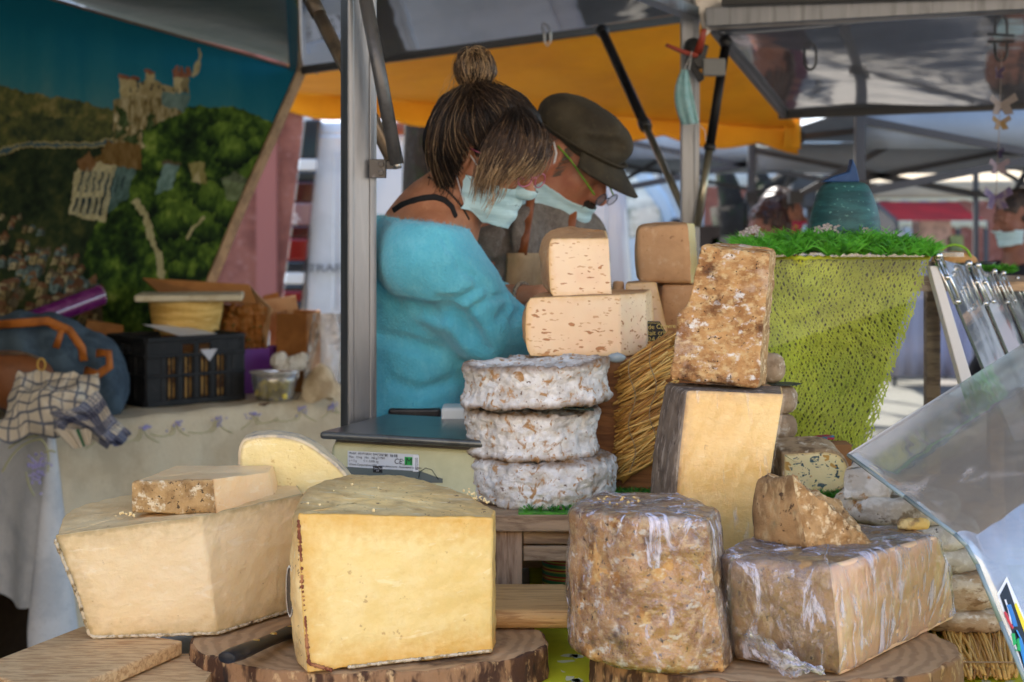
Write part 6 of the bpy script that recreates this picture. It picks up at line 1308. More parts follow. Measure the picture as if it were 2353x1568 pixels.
# ---- denim bag with leather straps: smooth volume
# ================================================================ SMOOTH VOLUMES (signed distances meshed with surface nets)
def rotm(*ang):
    x, y, z = ang; return Matrix.Rotation(z, 3, 'Z') @ Matrix.Rotation(y, 3, 'Y') @ Matrix.Rotation(x, 3, 'X')
def cone(a, b, r1, r2=None, k=.02, op='+'): return ('c', Vector(a), Vector(b), r1, r1 if r2 is None else r2, k, op)
def ell(c, r, R=None, k=.02, op='+'): return ('e', Vector(c), Vector(r), R, k, op)
def half(p, n, k=.01): return ('h', Vector(p), Vector(n).normalized(), k, '*')
def volume(prims, res):
    lo = np.array([1e9]*3); hi = -lo
    for p in prims:
        if p[-1] != '+': continue
        if p[0] == 'c':
            for q, r in ((p[1], p[3]), (p[2], p[4])): lo = np.minimum(lo, np.array(q)-r); hi = np.maximum(hi, np.array(q)+r)
        elif p[0] == 'e':
            r = max(p[2]); lo = np.minimum(lo, np.array(p[1])-r); hi = np.maximum(hi, np.array(p[1])+r)
    lo -= res*4; hi += res*4; n = np.ceil((hi-lo)/res).astype(int)+1
    ax = [lo[i]+res*np.arange(n[i]) for i in range(3)]; f = np.full(tuple(n), 1.0, np.float32)
    for p in prims:
        k = p[-2]; op = p[-1]
        if p[0] == 'c': bl = np.minimum(np.array(p[1])-p[3], np.array(p[2])-p[4]); bh = np.maximum(np.array(p[1])+p[3], np.array(p[2])+p[4])
        elif p[0] == 'e': r = max(p[2]); bl = np.array(p[1])-r; bh = np.array(p[1])+r
        else: bl, bh = lo, hi
        mg = k*1.2+res*3; s = []
        for i in range(3): a = max(0, int((bl[i]-mg-lo[i])/res)); b = min(n[i], int((bh[i]+mg-lo[i])/res)+2); s.append(slice(a, max(a+1, b)))
        X, Y, Z = np.meshgrid(ax[0][s[0]], ax[1][s[1]], ax[2][s[2]], indexing='ij')
        if p[0] == 'c':
            a, b = np.array(p[1]), np.array(p[2]); d = b-a; L2 = max(1e-9, d@d); t = np.clip(((X-a[0])*d[0]+(Y-a[1])*d[1]+(Z-a[2])*d[2])/L2, 0, 1)
            g = np.sqrt((X-a[0]-t*d[0])**2+(Y-a[1]-t*d[1])**2+(Z-a[2]-t*d[2])**2)-(p[3]+(p[4]-p[3])*t)
        elif p[0] == 'e':
            c = np.array(p[1]); r = np.array(p[2]); D = [X-c[0], Y-c[1], Z-c[2]]
            if p[3] is not None: Rt = np.array(p[3]).T; D = [Rt[i][0]*D[0]+Rt[i][1]*D[1]+Rt[i][2]*D[2] for i in range(3)]
            k0 = np.sqrt(sum((D[i]/r[i])**2 for i in range(3))); k1 = np.sqrt(sum((D[i]/r[i]**2)**2 for i in range(3)))+1e-6; g = k0*(k0-1)/k1
        else:
            nn = np.array(p[2]); c = np.array(p[1]); g = (X-c[0])*nn[0]+(Y-c[1])*nn[1]+(Z-c[2])*nn[2]
        F_ = f[s[0], s[1], s[2]]; k = max(k, 1e-5)
        if op == '+': h = np.maximum(k-np.abs(F_-g), 0)/k; o = np.minimum(F_, g)-h*h*k*.25
        elif op == '-': h = np.maximum(k-np.abs(F_+g), 0)/k; o = np.maximum(F_, -g)+h*h*k*.25
        else: h = np.maximum(k-np.abs(F_-g), 0)/k; o = np.maximum(F_, g)+h*h*k*.25
        f[s[0], s[1], s[2]] = o
    # surface nets
    ins = f < 0; nx, ny, nz = [m-1 for m in f.shape]; acc = np.zeros((nx, ny, nz, 3), np.float32); cnt = np.zeros((nx, ny, nz), np.float32)
    cs = [(i, j, k) for i in (0, 1) for j in (0, 1) for k in (0, 1)]
    V = lambda A, c: A[c[0]:c[0]+nx, c[1]:c[1]+ny, c[2]:c[2]+nz]
    for a in cs:
        for d in range(3):
            if a[d]: continue
            b = list(a); b[d] = 1; fa, fb = V(f, a), V(f, b); m = V(ins, a) != V(ins, b); t = np.where(m, fa/(fa-fb+1e-12), 0)
            cnt += m
            for e in range(3): acc[..., e] += np.where(m, a[e]+(t if e == d else 0), 0)
    act = cnt > 0; idx = np.full(act.shape, -1, np.int64); idx[act] = np.arange(act.sum()); w_ = np.argwhere(act); vs = lo+(w_+acc[act]/cnt[act][:, None])*res
    fs = []
    for d in range(3):
        a, b = [(1, 2), (2, 0), (0, 1)][d]
        s0 = [slice(None)]*3; s1 = [slice(None)]*3; s0[d] = slice(0, -1); s1[d] = slice(1, None)
        I0, I1 = ins[tuple(s0)], ins[tuple(s1)]; e = np.argwhere(I0 != I1); e = e[(e[:, a] > 0) & (e[:, b] > 0) & (e[:, a] < f.shape[a]-1) & (e[:, b] < f.shape[b]-1)]
        if not len(e): continue
        fl = I0[tuple(e.T)]; g = lambda oa, ob: idx[tuple((e+np.eye(3, dtype=int)[a]*oa+np.eye(3, dtype=int)[b]*ob).T)]
        q = np.stack([g(-1, -1), g(0, -1), g(0, 0), g(-1, 0)], 1); q[~fl] = q[~fl][:, ::-1]; fs.append(q)
    fs = np.concatenate(fs); fs = fs[(fs >= 0).all(1)]
    return vs, fs
def solid(name, prims, res, mat, wr=None, parent=None):
    vs, fs = volume(prims, res)
    if wr:
        me = bpy.data.meshes.new('t'); me.from_pydata(vs.tolist(), [], fs.tolist()); me.update(); n = np.empty(len(vs)*3, np.float32); me.vertices.foreach_get('normal', n); bpy.data.meshes.remove(me)
        n = n.reshape(-1, 3); d = np.array([wr(Vector(v)) for v in vs]); vs = vs+n*d[:, None]
    return mk(name, vs.tolist(), fs.tolist(), mat, parent, True)

# ---- denim bag
DEN = M('denim', C(70, 88, 102), [L(C(50, 66, 80), 12, .42, .6), L(C(94, 112, 124), 300, .55, .7, f=.5)], rough=.9, bump=[B(500, .0008, .5), B(20, .008, .6)])
def tpt(x, y, Y): return P(x, y, Y)
bz = tz+.07
den = solid('bag_body', [ell(tpt(120, 860, 4.95), (.22, .13, .15), rotm(0, 0, .5), .05), ell(tpt(215, 880, 4.98), (.11, .12, .13), None, .05), ell(tpt(40, 800, 4.98), (.17, .12, .11), None, .05), ell(tpt(240, 910, 4.92), (.06, .08, .09), None, .04), ell(tpt(90, 770, 5.0), (.15, .1, .07), None, .04)], .009, DEN, lambda p: .012*fbm(p, 9, 3)+.006*math.sin(p.x*60+p.z*30))
LEA = M('tan_leather', C(176, 106, 42), [L(C(140, 80, 30), 14, .42, .62)], rough=.45, bump=[B(120, .001, .5)])
s1 = MB().tube([tpt(-20, 748, 4.86), tpt(60, 742, 4.84), tpt(110, 738, 4.84), tpt(160, 760, 4.83), tpt(188, 800, 4.82), tpt(192, 830, 4.82)], .014, 8, flat=.3, up=(0, 1, 0)).build('strap', LEA, None, True)
s2 = MB().tube([tpt(128, 800, 4.82), tpt(142, 760, 4.83), tpt(110, 742, 4.85)], .012, 8, flat=.3, up=(0, 1, 0)).build('strap', LEA, None, True)
s3 = MB().tube([tpt(195, 852, 4.80), tpt(225, 862, 4.78), tpt(252, 842, 4.78), tpt(250, 812, 4.78), tpt(222, 812, 4.79)], .014, 8, flat=.35, up=(0, 1, 0)).build('buckle_strap', LEA, None, True)
thing('denim_bag', 'slouching blue denim bag with tan leather straps on the cloth table', 'bag', [den, s1, s2, s3])
lb_ = solid('bag_body', [ell(tpt(20, 870, 4.72), (.14, .06, .085), None, .03), ell(tpt(50, 900, 4.72), (.09, .06, .06), None, .03)], .008, M('brown_leather', C(120, 72, 36), [L(C(92, 54, 26), 10, .42, .62)], rough=.5, bump=[B(40, .003, .6)]))
zp = MB().tube([tpt(-30, 812, 4.67), tpt(60, 812, 4.67), tpt(104, 830, 4.68)], .004, 6).build('zip', BRONZE, None, True)
thing('leather_bag', 'brown leather bag behind the checked tea towel', 'bag', [lb_, zp])
# ---- checked tea towel: a crumpled sheet draped over the table corner
TOW = M('checked_towel', C(206, 198, 182), [L(C(186, 178, 164), 8, .42, .62)], rough=.9, bump=[B(400, .0008, .5)])
def uvcheck(o, nu, nv, fn):
    at = o.data.attributes.new('print', 'FLOAT_COLOR', 'POINT'); c = []
    for j in range(nv+1):
        for i in range(nu+1): c += list(fn(i/nu, j/nv))
    at.data.foreach_set('color', c)
TOWM = M('checked_towel_print', (.6, .6, .6, 1), rough=.9, attr='print', bump=[B(400, .0008, .5)])
cream = C(206, 196, 176); navy = C(34, 42, 78); thin = C(96, 102, 116)
def towel_a(u, v):
    a, b, c, d = tpt(10, 985, 4.50), tpt(30, 880, 4.56), tpt(175, 838, 4.56), tpt(225, 905, 4.52)
    p = bil(tpt(-10, 1005, 4.48), tpt(230, 985, 4.47), tpt(222, 850, 4.60), tpt(40, 850, 4.62))(u, v)
    k = math.sin(math.pi*u)*math.sin(math.pi*min(1, v*1.15)); n_ = fbm((u*1.5, v*1.5, 1), 2.2, 3)
    return p+Vector((.02*n_, -.07*k-.03*n_, .03*k+.02*fbm((u, v, 4), 3, 2)-.012*abs(math.sin(u*9+v*3))))
vs, fs = grid(90, 70, towel_a); ta_ = mk('towel_top', vs, fs, TOWM, None, True, solid=.003)
uvcheck(ta_, 90, 70, lambda u, v: thin if (u*9 % 1) < .10 or (v*7 % 1) < .12 else cream)
def towel_b(u, v):
    p = bil(tpt(100, 965, 4.47), tpt(220, 905, 4.46), tpt(298, 1005, 4.42), tpt(250, 1030, 4.42))(u, v); n_ = fbm((u*2, v*2, 7), 2, 3)
    return p+Vector((.01*n_, -.035*math.sin(math.pi*u)-.02*math.sin(v*7+u*4)-.02*n_, .01*math.sin(u*7)))
vs, fs = grid(70, 70, towel_b); tb_ = mk('towel_corner', vs, fs, TOWM, None, True, solid=.003)
def plaid(u, v):
    a = int(u*5) % 2; b = int(v*6) % 2; s = (u*20 % 1) < .16 or (v*24 % 1) < .16
    if a and b: return C(24, 30, 62) if not s else C(120, 124, 140)
    if a or b: return C(78, 84, 112) if not s else C(150, 152, 160)
    return cream if not s else C(90, 96, 120)
uvcheck(tb_, 70, 70, plaid)
def towel_c(u, v):
    p = bil(tpt(120, 985, 4.45), tpt(215, 985, 4.45), tpt(212, 1020, 4.44), tpt(170, 1032, 4.44))(u, v); return p+Vector((0, -.02*math.sin(math.pi*u)-.01*math.sin(u*14), 0))
vs, fs = grid(30, 20, towel_c); tc2 = mk('towel_hem', vs, fs, TOWM, None, True, solid=.003); uvcheck(tc2, 30, 20, lambda u, v: C(30, 110, 70) if .62 < u < .70 else cream)
lo_ = MB().tube([tpt(95+9*math.sin(t)*1.0, 852-14+14*math.cos(t), 4.5) for t in np.linspace(0, 6.0, 14)], .003, 6).build('hanging_loop', M('yellow_cord', C(186, 150, 70)), None, True)
thing('tea_towel', 'crumpled tea towel in cream and navy check hanging over the table corner', 'towel', [ta_, tb_, tc2, lo_])

# ================================================================ GLASS CASE WITH LIME NET, GRASS, BELL JAR
Yn = 2.95
NET = M('lime_net', C(214, 220, 66), [L(C(190, 200, 50), 9, .42, .62)], rough=.6, trans=.25)
def netp(x, y): return P(x, y, Yn+.035*math.sin(x*.021+y*.006)+.02*math.sin(y*.018-x*.01)+.012*fbm((x*.01, y*.01, 0), 2, 2))
def netlayer(dy, seed, cw, ch):
    q = random.Random(seed); m = MB(); pts = {}
    nx, ny = int(440/cw), int(470/ch)
    def pt(i, j):
        if (i, j) not in pts:
            x = 1705+i*cw+(cw/2 if j % 2 else 0)+q.uniform(-.38, .38)*cw; y = 590+j*ch+q.uniform(-.4, .4)*ch
            pts[(i, j)] = (x+14*math.sin(y*.016), y+10*math.sin(x*.02+seed))
        return pts[(i, j)]
    for j in range(ny):
        for i in range(nx):
            for (a, b) in (((i, j), (i, j+1)), ((i, j), (i-1 if j % 2 == 0 else i+1, j+1))):
                p, q2 = pt(*a), pt(*b)
                if max(p[0], q2[0]) > 2138-max(0, (p[1]-600))*.335 or p[0] < 1690: continue
                if math.hypot(p[0]-q2[0], p[1]-q2[1]) > 3.2*max(cw, ch): continue
                A_, B_ = netp(*p)+Vector((0, dy, 0)), netp(*q2)+Vector((0, dy, 0)); d = (B_-A_); s = Vector((-d.z, 0, d.x)).normalized()*.0012
                m.add([A_-s, B_-s, B_+s, A_+s], [(0, 1, 2, 3)])
    return m
m = netlayer(0, 1, 7.4, 8.6); m2 = netlayer(.025, 2, 12, 14); m.add(m2.v, m2.f)
net = m.build('net_mesh', NET); net['kind'] = 'stuff'
hem = MB().tube([netp(x, 593+2*math.sin(x*.3))+Vector((0, -.006, 0)) for x in range(1705, 2140, 6)], .004, 6).build('net_hem', NET, None, True)
back = mk('net_backing', *grid(24, 24, lambda u, v: netp(1705+(432-150*v)*u, 596+430*v)+Vector((0, .05, 0))), M('olive_liner', C(96, 98, 32), [L(C(70, 74, 24), 8, .3, .7)], rough=.8), None, True)
thing('lime_net', 'lime green decorative net draped inside the glass case', 'net', [net, hem, back])
zt2 = P(0, 592, Yn).z; zb2 = P(0, 1035, Yn).z
xa, xb = P(1690, 0, Yn).x, P(2140, 0, Yn).x
cs_ = [MB().box(((xa+xb)/2+.02, Yn+.22, zt2+.006), (xb-xa+.06, .52, .008)).build('glass_top', clear('case_glass_top', (.9, .95, .92, 1), .12, .02)),
       MB().box(((xa+xb)/2, Yn-.055, (zt2+zc)/2), (xb-xa, .004, zt2-zc-.004)).build('glass_pane', clear('case_glass', (.95, .97, .95, 1), .01, .015, .01, fres=.12)),
       MB().box(((xa+xb)/2+.1, Yn+.24, zc-.004-.0), (xb-xa+.3, .56, .02)).build('case_floor', OLDW)]
# slanted front panes with metal clips
PANE = clear('mirror_pane', (.75, .8, .82, 1), .5, .03, .10, (.74, .78, .84, 1), L(None, 5, .42, .6, 3, f=.45))  # pale blue milk and streaks painted in for reflected sky
tops = [(2148, 596, 2.90), (2226, 614, 3.10), (2286, 632, 3.30), (2332, 648, 3.5), (2372, 662, 3.7)]
for k in range(4):
    (x0, y0, Y0_), (x1, y1, Y1_) = tops[k], tops[k+1]; a = P(x0+5, y0, Y0_); b = P(x1-5, y1, Y1_); dn = Vector((.125, -.05, -.33))*(1-.06*k)
    cs_.append(MB().add([a, b, b+dn, a+dn], [(0, 1, 2, 3)]).build('slanted_pane', PANE, None, False, solid=.005))
    e_ = MB().beam(a, a+dn, .004, .008, (0, 1, 0)); cs_.append(e_.build('pane_edge', M('dark_green_edge', (.02, .05, .045, 1), rough=.2) if k == 0 else bpy.data.materials['dark_green_edge']))
wa, wb_ = P(2136, 612, 2.88), P(2216, 905, 2.80)
cs_.append(MB().hexa([wa, wa+Vector((.016, .0, 0)), wa+Vector((.02, .03, 0)), wa+Vector((0, .03, 0))][::-1], [wb_, wb_+Vector((.022, 0, 0)), wb_+Vector((.026, .03, 0)), wb_+Vector((0, .03, 0))][::-1]).build('white_frame', M('off_white_frame', (.62, .58, .52, 1), rough=.4), None, False, .002))
thing('glass_case', 'glass display case with slanted panes holding the lime net', 'display case', cs_)
CHROME = M('chrome', (.6, .59, .56, 1), rough=.18, metal=1)
for k, (x, y, Y) in enumerate([(2152, 588, 2.88), (2222, 606, 3.06), (2243, 610, 3.07), (2281, 624, 3.26), (2302, 628, 3.27), (2334, 640, 3.45)]):
    a = P(x, y, Y); dn = Vector((.125, -.05, -.33)).normalized(); s = 1-.08*k; L_ = .095*s
    m = MB(); m.tube([a+Vector((-.004, 0, 0)), a+dn*L_+Vector((-.004, 0, 0))], .0028*s, 8); m.tube([a+Vector((.008*s, 0, .0)), a+dn*L_+Vector((.008*s, 0, 0))], .0028*s, 8)
    for t in (.0, .45, .95): m.ball(a+dn*L_*t+Vector((.002, -.004, .0)), .0085*s if t == 0 else .006*s, 8, 6)
    o = m.build('pane_clip', CHROME, None, True); tag(o, ['chrome rod clip at the pane corner touching the white frame', 'chrome rod clip at the first pane joint, on the white frame side', 'chrome rod clip at the first pane joint, on the far side', 'chrome rod clip at the second pane joint, on the white frame side', 'chrome rod clip at the second pane joint, on the far side', 'chrome rod clip at the third pane joint, near the black jacket'][k], 'clip', 'chrome clips on the case panes')
# grass garland on top
def sprig(m, c, q, n=16, ln=.026):
    blades(m, c, n, ln, .0014, 2.2, q)
q = random.Random(77); m = MB()
for k in range(420):
    x = 1700+q.random()*425; t = (x-1700)/428; Y = Yn+q.uniform(-.085, .08); p = P(x, 590, Yn); p.y = Y; p.z = zt2+.004+.034*q.random()*math.sin(math.pi*min(1, max(.12, t)))**.4*(1-abs(Y-Yn)/.11)
    sprig(m, p, q, 17, .040)
ga_ = m.build('sprigs', M('bright_sprig', (.10, .40, .03, 1), [L((.17, .56, .05, 1), 50, .42, .62), L((.03, .15, .015, 1), 22, .5, .65)], rough=.5, trans=.3)); ga_['kind'] = 'stuff'
co_ = MB().box((P(1914, 0, Yn).x, Yn+.03, zt2+.016), (.34, .14, .012)).build('garland_base', M('dark_moss', (.015, .05, .01, 1), rough=.9))
fl_ = MB(); 
for (x, y) in ((1708, 538), (1722, 530), (1735, 526), (1745, 540), (1880, 528), (1900, 522), (1925, 526), (1975, 528), (1990, 532)):
    c = P(x, y, Yn)
    for a in range(6): an = a*1.047; fl_.add([c, c+Vector((.009*math.cos(an), -.004, .007*math.sin(an))), c+Vector((.011*math.cos(an+.5), -.006, .008*math.sin(an+.5))), c+Vector((.008*math.cos(an+.9), -.003, .006*math.sin(an+.9)))], [(0, 1, 2, 3)])
flo = fl_.build('flower', M('pale_flower', (.42, .36, .36, 1), rough=.7)); flo['kind'] = 'stuff'
thing('grass_garland', 'bright green artificial grass garland with pale flowers on the glass case', 'garland', [ga_, co_, flo])
m = MB()
for k in range(90):
    p = P(2160+q.random()*165, 622-10*q.random()+6, 3.35); sprig(m, p, q, 9, .02)
g2 = m.build('sprigs', bpy.data.materials['bright_sprig']); g2['kind'] = 'stuff'
tag(g2, 'low green grass garland behind the chrome clips', 'garland')
sh_ = MB().box((P(2245, 0, 3.4).x, 3.45, P(0, 640, 3.4).z-.012), (.34, .35, .02)).build('shelf_board', OLDW)
lg = [MB().beam((P(2170, 0, 3.4).x, 3.5, 0), (P(2170, 0, 3.4).x, 3.5, P(0, 640, 3.4).z-.02), .03, .03, (0, 1, 0)).build('leg', OLDW), MB().beam((P(2320, 0, 3.4).x, 3.5, 0), (P(2320, 0, 3.4).x, 3.5, P(0, 640, 3.4).z-.02), .03, .03, (0, 1, 0)).build('leg', OLDW)]
thing('shelf', 'wooden shelf behind the slanted panes, carrying the black dish', 'shelf', [sh_]+lg)
# bell shaped jar
bc_ = P(1941, 530, Yn+.06); prof = [(0, 0), (.0665, 0), (.0685, .004), (.0685, .022), (.067, .040), (.062, .060), (.053, .080), (.045, .0915), (.038, .096), (.03, .0975), (0, .098)]
zj = zt2+.012; s_ = (P(0, 418, Yn+.06).z-zj)/.098
CER = M('teal_ceramic', C(42, 88, 88), [L(C(30, 66, 68), 14, .42, .62, 5, (1, 1, 5)), L(C(96, 140, 132), 90, .64, .7, 2, (1, 1, 2))], rough=.5, spec=.3, bump=[B(40, .002, .5, 3, (.1, .1, 3))])
b1 = MB().lathe([(r, z*s_) for r, z in prof], (bc_.x, bc_.y, zj), 48).build('bell', CER, None, True)
kz = zj+.098*s_; KB = M('blue_ceramic', C(28, 62, 104), [L(C(48, 84, 124), 30, .5, .65)], rough=.5, spec=.3)
kn = MB()
kpts = [(-.046, .0), (-.022, .012), (.006, .020), (.010, .034), (.012, .046), (.020, .026), (.026, .0), (.0, -.001)]
n = len(kpts); kn.add([Vector((bc_.x+a, bc_.y-.016, kz-.001+b)) for a, b in kpts]+[Vector((bc_.x+a, bc_.y+.016, kz-.001+b)) for a, b in kpts], [tuple(range(n)), tuple(range(2*n-1, n-1, -1))]+[(k, k+n, (k+1) % n+n, (k+1) % n) for k in range(n)])
b2 = kn.build('knob', KB, None, False, .003, 3)
thing('bell_jar', 'teal ceramic bell jar with a blue knob on the glass case', 'jar', [b1, b2])
# black dish with bread
dc = P(2205, 600, 3.42); dz_ = P(0, 638, 3.42).z
d1 = MB().lathe([(0, 0), (.05, 0), (.072, .03), (.078, .034), (.074, .034), (.05, .006), (0, .006)], (dc.x, dc.y, dz_+.0), 30).build('dish', BLACKP, None, True)
br_ = MB().ball((dc.x-.012, dc.y, dz_+.036), (.05, .045, .022), 18, 10).build('bread', M('bread_crust', C(186, 140, 84), [L(C(220, 186, 130), 30, .5, .65)], rough=.8, bump=[B(60, .004, .8)]), None, True)
hn = MB().tube([Vector((dc.x-.02+.035*math.cos(t), dc.y-.03, dz_+.042+.03*math.sin(t))) for t in np.linspace(0, math.pi, 12)], .003, 6).build('green_ribbon', M('green_ribbon', (.2, .42, .02, 1)), None, True)
tag(br_, 'round bread loaf in the black dish', 'bread'); tag(d1, 'wide black dish behind the slanted panes', 'dish'); tag(hn, 'bright green ribbon loop on the bread loaf', 'ribbon')
# ================================================================ PEOPLE
SKIN = M('tanned_skin', C(182, 126, 92), [L(C(166, 108, 76), 14, .35, .7), L(C(196, 142, 106), 40, .52, .7, f=.5)], rough=.5, sss=.2, sssr=.008, bump=[B(180, .0006, .5)])
SKIN2 = M('ruddy_skin', C(182, 124, 94), [L(C(170, 102, 78), 16, .35, .7), L(C(196, 142, 110), 40, .52, .7, f=.5)], rough=.5, sss=.2, sssr=.008, bump=[B(140, .0008, .6)])
def headframe(c, pitch, yaw, roll=0):
    R = Matrix.Rotation(-yaw, 3, 'Z') @ Matrix.Rotation(pitch, 3, 'Y') @ Matrix.Rotation(roll, 3, 'X'); c = Vector(c)
    return (lambda p: c+R @ Vector(p)), R
def head(H, R, s=1.0, nose=1.0):
    E_ = lambda c, r, k=.02, op='+': ell(H(Vector(c)*s), Vector(r)*s, R, k*s, op); K = lambda a, b, r1, r2, k=.012, op='+': cone(H(Vector(a)*s), H(Vector(b)*s), r1*s, r2*s, k*s, op)
    o = [E_((-.014, 0, .034), (.098, .077, .086)), E_((.030, 0, -.030), (.062, .060, .080), .03)]
    for d in (-1, 1):
        o += [K((.0, d*.05, -.045), (.062, d*.012, -.094), .026, .020, .02), E_((.055, d*.042, -.028), (.026, .022, .024), .02), K((.080, d*.040, .024), (.091, d*.006, .018), .010, .010, .012)]
    o += [E_((.078, 0, -.095), (.018, .020, .016), .015), K((.088, 0, .008), (.110, 0, -.034), .0085, .0125*nose, .012), E_((.112, 0, -.036), (.012*nose, .013, .011), None and 0 or .01)]
    for d in (-1, 1):
        o += [E_((.100, d*.014, -.040), (.012, .008, .008), .008), E_((.104, d*.033, .000), (.020, .017, .013), .012, '-'), E_((.0795, d*.033, -.001), (.0135, .0135, .0125), .003), E_((.088, d*.033, .005), (.010, .016, .006), .006)]
        o += [E_((-.008, d*.079, -.008), (.021, .010, .034), .008), E_((-.004, d*.087, -.006), (.011, .006, .020), .005, '-'), E_((-.006, d*.078, -.036), (.010, .007, .010), .008)]
    o += [E_((.089, 0, -.060), (.010, .024, .0075), .006), E_((.088, 0, -.072), (.010, .020, .0075), .006), E_((.102, 0, -.066), (.010, .022, .0015), .003, '-')]
    return o
def strands(m, guides, n, r, q, jit=.006, seg=14, flat=.5, rng=(0, 1)):
    """n hairs blended between guide polylines (lists of points)"""
    def ev(g, t):
        k = t*(len(g)-1); i = min(len(g)-2, int(k)); f = k-i; p0, p1 = g[max(0, i-1)], g[i]; p2, p3 = g[i+1], g[min(len(g)-1, i+2)]
        return (p1*2+(p2-p0)*f+(p0*2-p1*5+p2*4-p3)*f*f+(p1*3-p0-p2*3+p3)*f**3)*.5
    for _ in range(n):
        k = q.random()*(len(guides)-1); i = min(len(guides)-2, int(k)); f = k-i; o = Vector((q.gauss(0, 1), q.gauss(0, 1), q.gauss(0, 1)))*jit; o2 = Vector((q.gauss(0, 1), q.gauss(0, 1), q.gauss(0, 1)))*jit*1.6; e = q.uniform(.8, 1.0)
        pts = [ev(guides[i], t*e).lerp(ev(guides[i+1], t*e), f)+o.lerp(o2, t) for t in np.linspace(rng[0], rng[1], seg)]
        rr_ = r*q.uniform(.7, 1.3); m.tube(pts, [rr_*(1-.6*t**3) for t in np.linspace(0, 1, seg)], 5, False, flat)
def fitmask(body, H, c, R, inside, off):
    """cloth lying on the face: the covered part of the skin, smoothed and lifted off it"""
    Rt = R.transposed(); vs_ = body.data.vertices; loc = [Rt @ (v.co-c) for v in vs_]; ok = [inside(l) for l in loc]
    mp = {}; nv = []; nr = []; nf = []
    for p in body.data.polygons:
        if all(ok[i] for i in p.vertices):
            for i in p.vertices:
                if i not in mp: mp[i] = len(nv); nv.append(vs_[i].co.copy()); nr.append(vs_[i].normal.copy())
            nf.append([mp[i] for i in p.vertices])
    nb_ = [set() for _ in nv]; ec = {}
    for f in nf:
        for a, b in zip(f, f[1:]+f[:1]): nb_[a].add(b); nb_[b].add(a); k = (min(a, b), max(a, b)); ec[k] = ec.get(k, 0)+1
    bd_ = set(i for k, n in ec.items() if n == 1 for i in k); P_ = [v+n*off for v, n in zip(nv, nr)]
    for it in range(40): P_ = [(p*.4+sum((P_[j] for j in nb_[i]), Vector())/len(nb_[i])*.6) if (i not in bd_ or it < 12) else p for i, p in enumerate(P_)]
    P_ = [p+n*(.0045+.0012*math.sin((Rt @ (p-c)).z*260)) for p, n in zip(P_, nr)]
    return mk('face_mask', P_, nf, MASKM, None, True, solid=.0015)
# ---------------------------------------------------------------- the woman
Yw = 3.02
H, Rh = headframe(P(1112, 356, Yw), math.radians(20), math.radians(24))
neck0 = H((-.035, 0, -.06)); nb = P(1010, 492, Yw+.03)
shR, shL = P(1000, 590, Yw-.12), P(985, 590, Yw+.2)
pel = P(925, 1010, Yw+.06)
elR, wrR = P(1122, 752, Yw-.09), P(1250, 775, Yw+.0)
elL, wrL = P(1080, 690, Yw+.17), P(1245, 684, Yw+.07)
hips = pel+Vector((0, 0, -.10))
bp = head(H, Rh)+[cone(neck0, nb, .048, .052, .03), cone(nb, shR.lerp(nb, .25)+Vector((0, .01, .015)), .054, .050, .05), cone(nb, shL.lerp(nb, .2), .058, .052, .05), cone(nb+Vector((-.02, .02, -.06)), pel, .08, .10, .06),
     cone(P(935, 555, Yw+.02), P(985, 515, Yw+.0), .058, .058, .05), cone(shR+Vector((0, .01, .0)), shR.lerp(elR, .5), .046, .036, .03), cone(shR.lerp(elR, .5), elR, .034, .03, .02), cone(elR, wrR, .03, .024, .015), cone(shL, elL, .045, .033, .04), cone(elL, wrL, .036, .0235, .012)]
def hand(w, d, up, prims, s=1.0, curl=.5):
    d = d.normalized(); sd = d.cross(up).normalized(); up = sd.cross(d)
    pal = w+d*.045*s; prims += [cone(w, pal+d*.02*s, .022*s, .026*s, .012), ell(pal, (.04*s, .036*s, .016*s), Matrix((d, sd, up)).transposed(), .012)]
    for i, (o, l) in enumerate(((-.03, .062), (-.011, .074), (.009, .070), (.027, .055))):
        a = pal+d*.032*s+sd*o*s; b = a+(d*math.cos(curl*.5)-up*math.sin(curl*.5))*l*.5*s; c = b+(d*math.cos(curl*1.6)-up*math.sin(curl*1.6))*l*.5*s
        prims += [cone(a-d*.01*s, b, .0098*s, .0088*s, .004), cone(b, c, .0088*s, .0074*s, .003)]
    a = pal-d*.018*s-sd*.028*s; b = a+(d*.55-sd*.7-up*.3).normalized()*.036*s; c = b+(d*.85-sd*.2-up*.4).normalized()*.030*s
    prims += [cone(a, b, .0125*s, .011*s, .008), cone(b, c, .0105*s, .0085*s, .003)]
hand(wrR, Vector((.9, .25, -.25)), Vector((0, .2, 1)), bp); hand(wrL, Vector((.95, -.1, -.35)), Vector((0, -.2, 1)), bp)
body = solid('body', bp, .0042, SKIN)
AQUA = M('turquoise_wool', C(104, 192, 208), [L(C(84, 174, 196), 5, .3, .75), L(C(130, 206, 218), 60, .4, .8, 6, (1, 1, .5), f=.5), L(C(76, 164, 188), 220, .45, .75, 3, f=.4)], rough=.95, spec=.1, sheen=.3, bump=[B(200, .003, 1, 5), B(30, .006, .5)])
sp = [cone(P(945, 560, Yw+.02), P(960, 740, Yw+.04), .082, .110, .06), cone(P(968, 740, Yw+.04), hips, .112, .140, .05), cone(P(985, 590, Yw+.10), P(985, 760, Yw+.1), .08, .11, .05),
      cone(P(925, 600, Yw-.01), shR+Vector((-.03, .03, 0)), .082, .084, .07), cone(shR, shR.lerp(elR, .5), .076, .067, .06), cone(shR.lerp(elR, .5), elR, .064, .060, .05), cone(elR, elR.lerp(wrR, .8), .058, .045, .04), cone(shL, elL, .07, .058, .05), cone(elL, elL.lerp(wrL, .42), .05, .038, .03), cone(P(1040, 660, Yw+.02), P(1020, 800, Yw+.04), .07, .085, .05)]
nn = Vector((.12, -.02, 1)); sp.append(half(P(960, 508, Yw-.08), nn, .008))
from mathutils.bvhtree import BVHTree
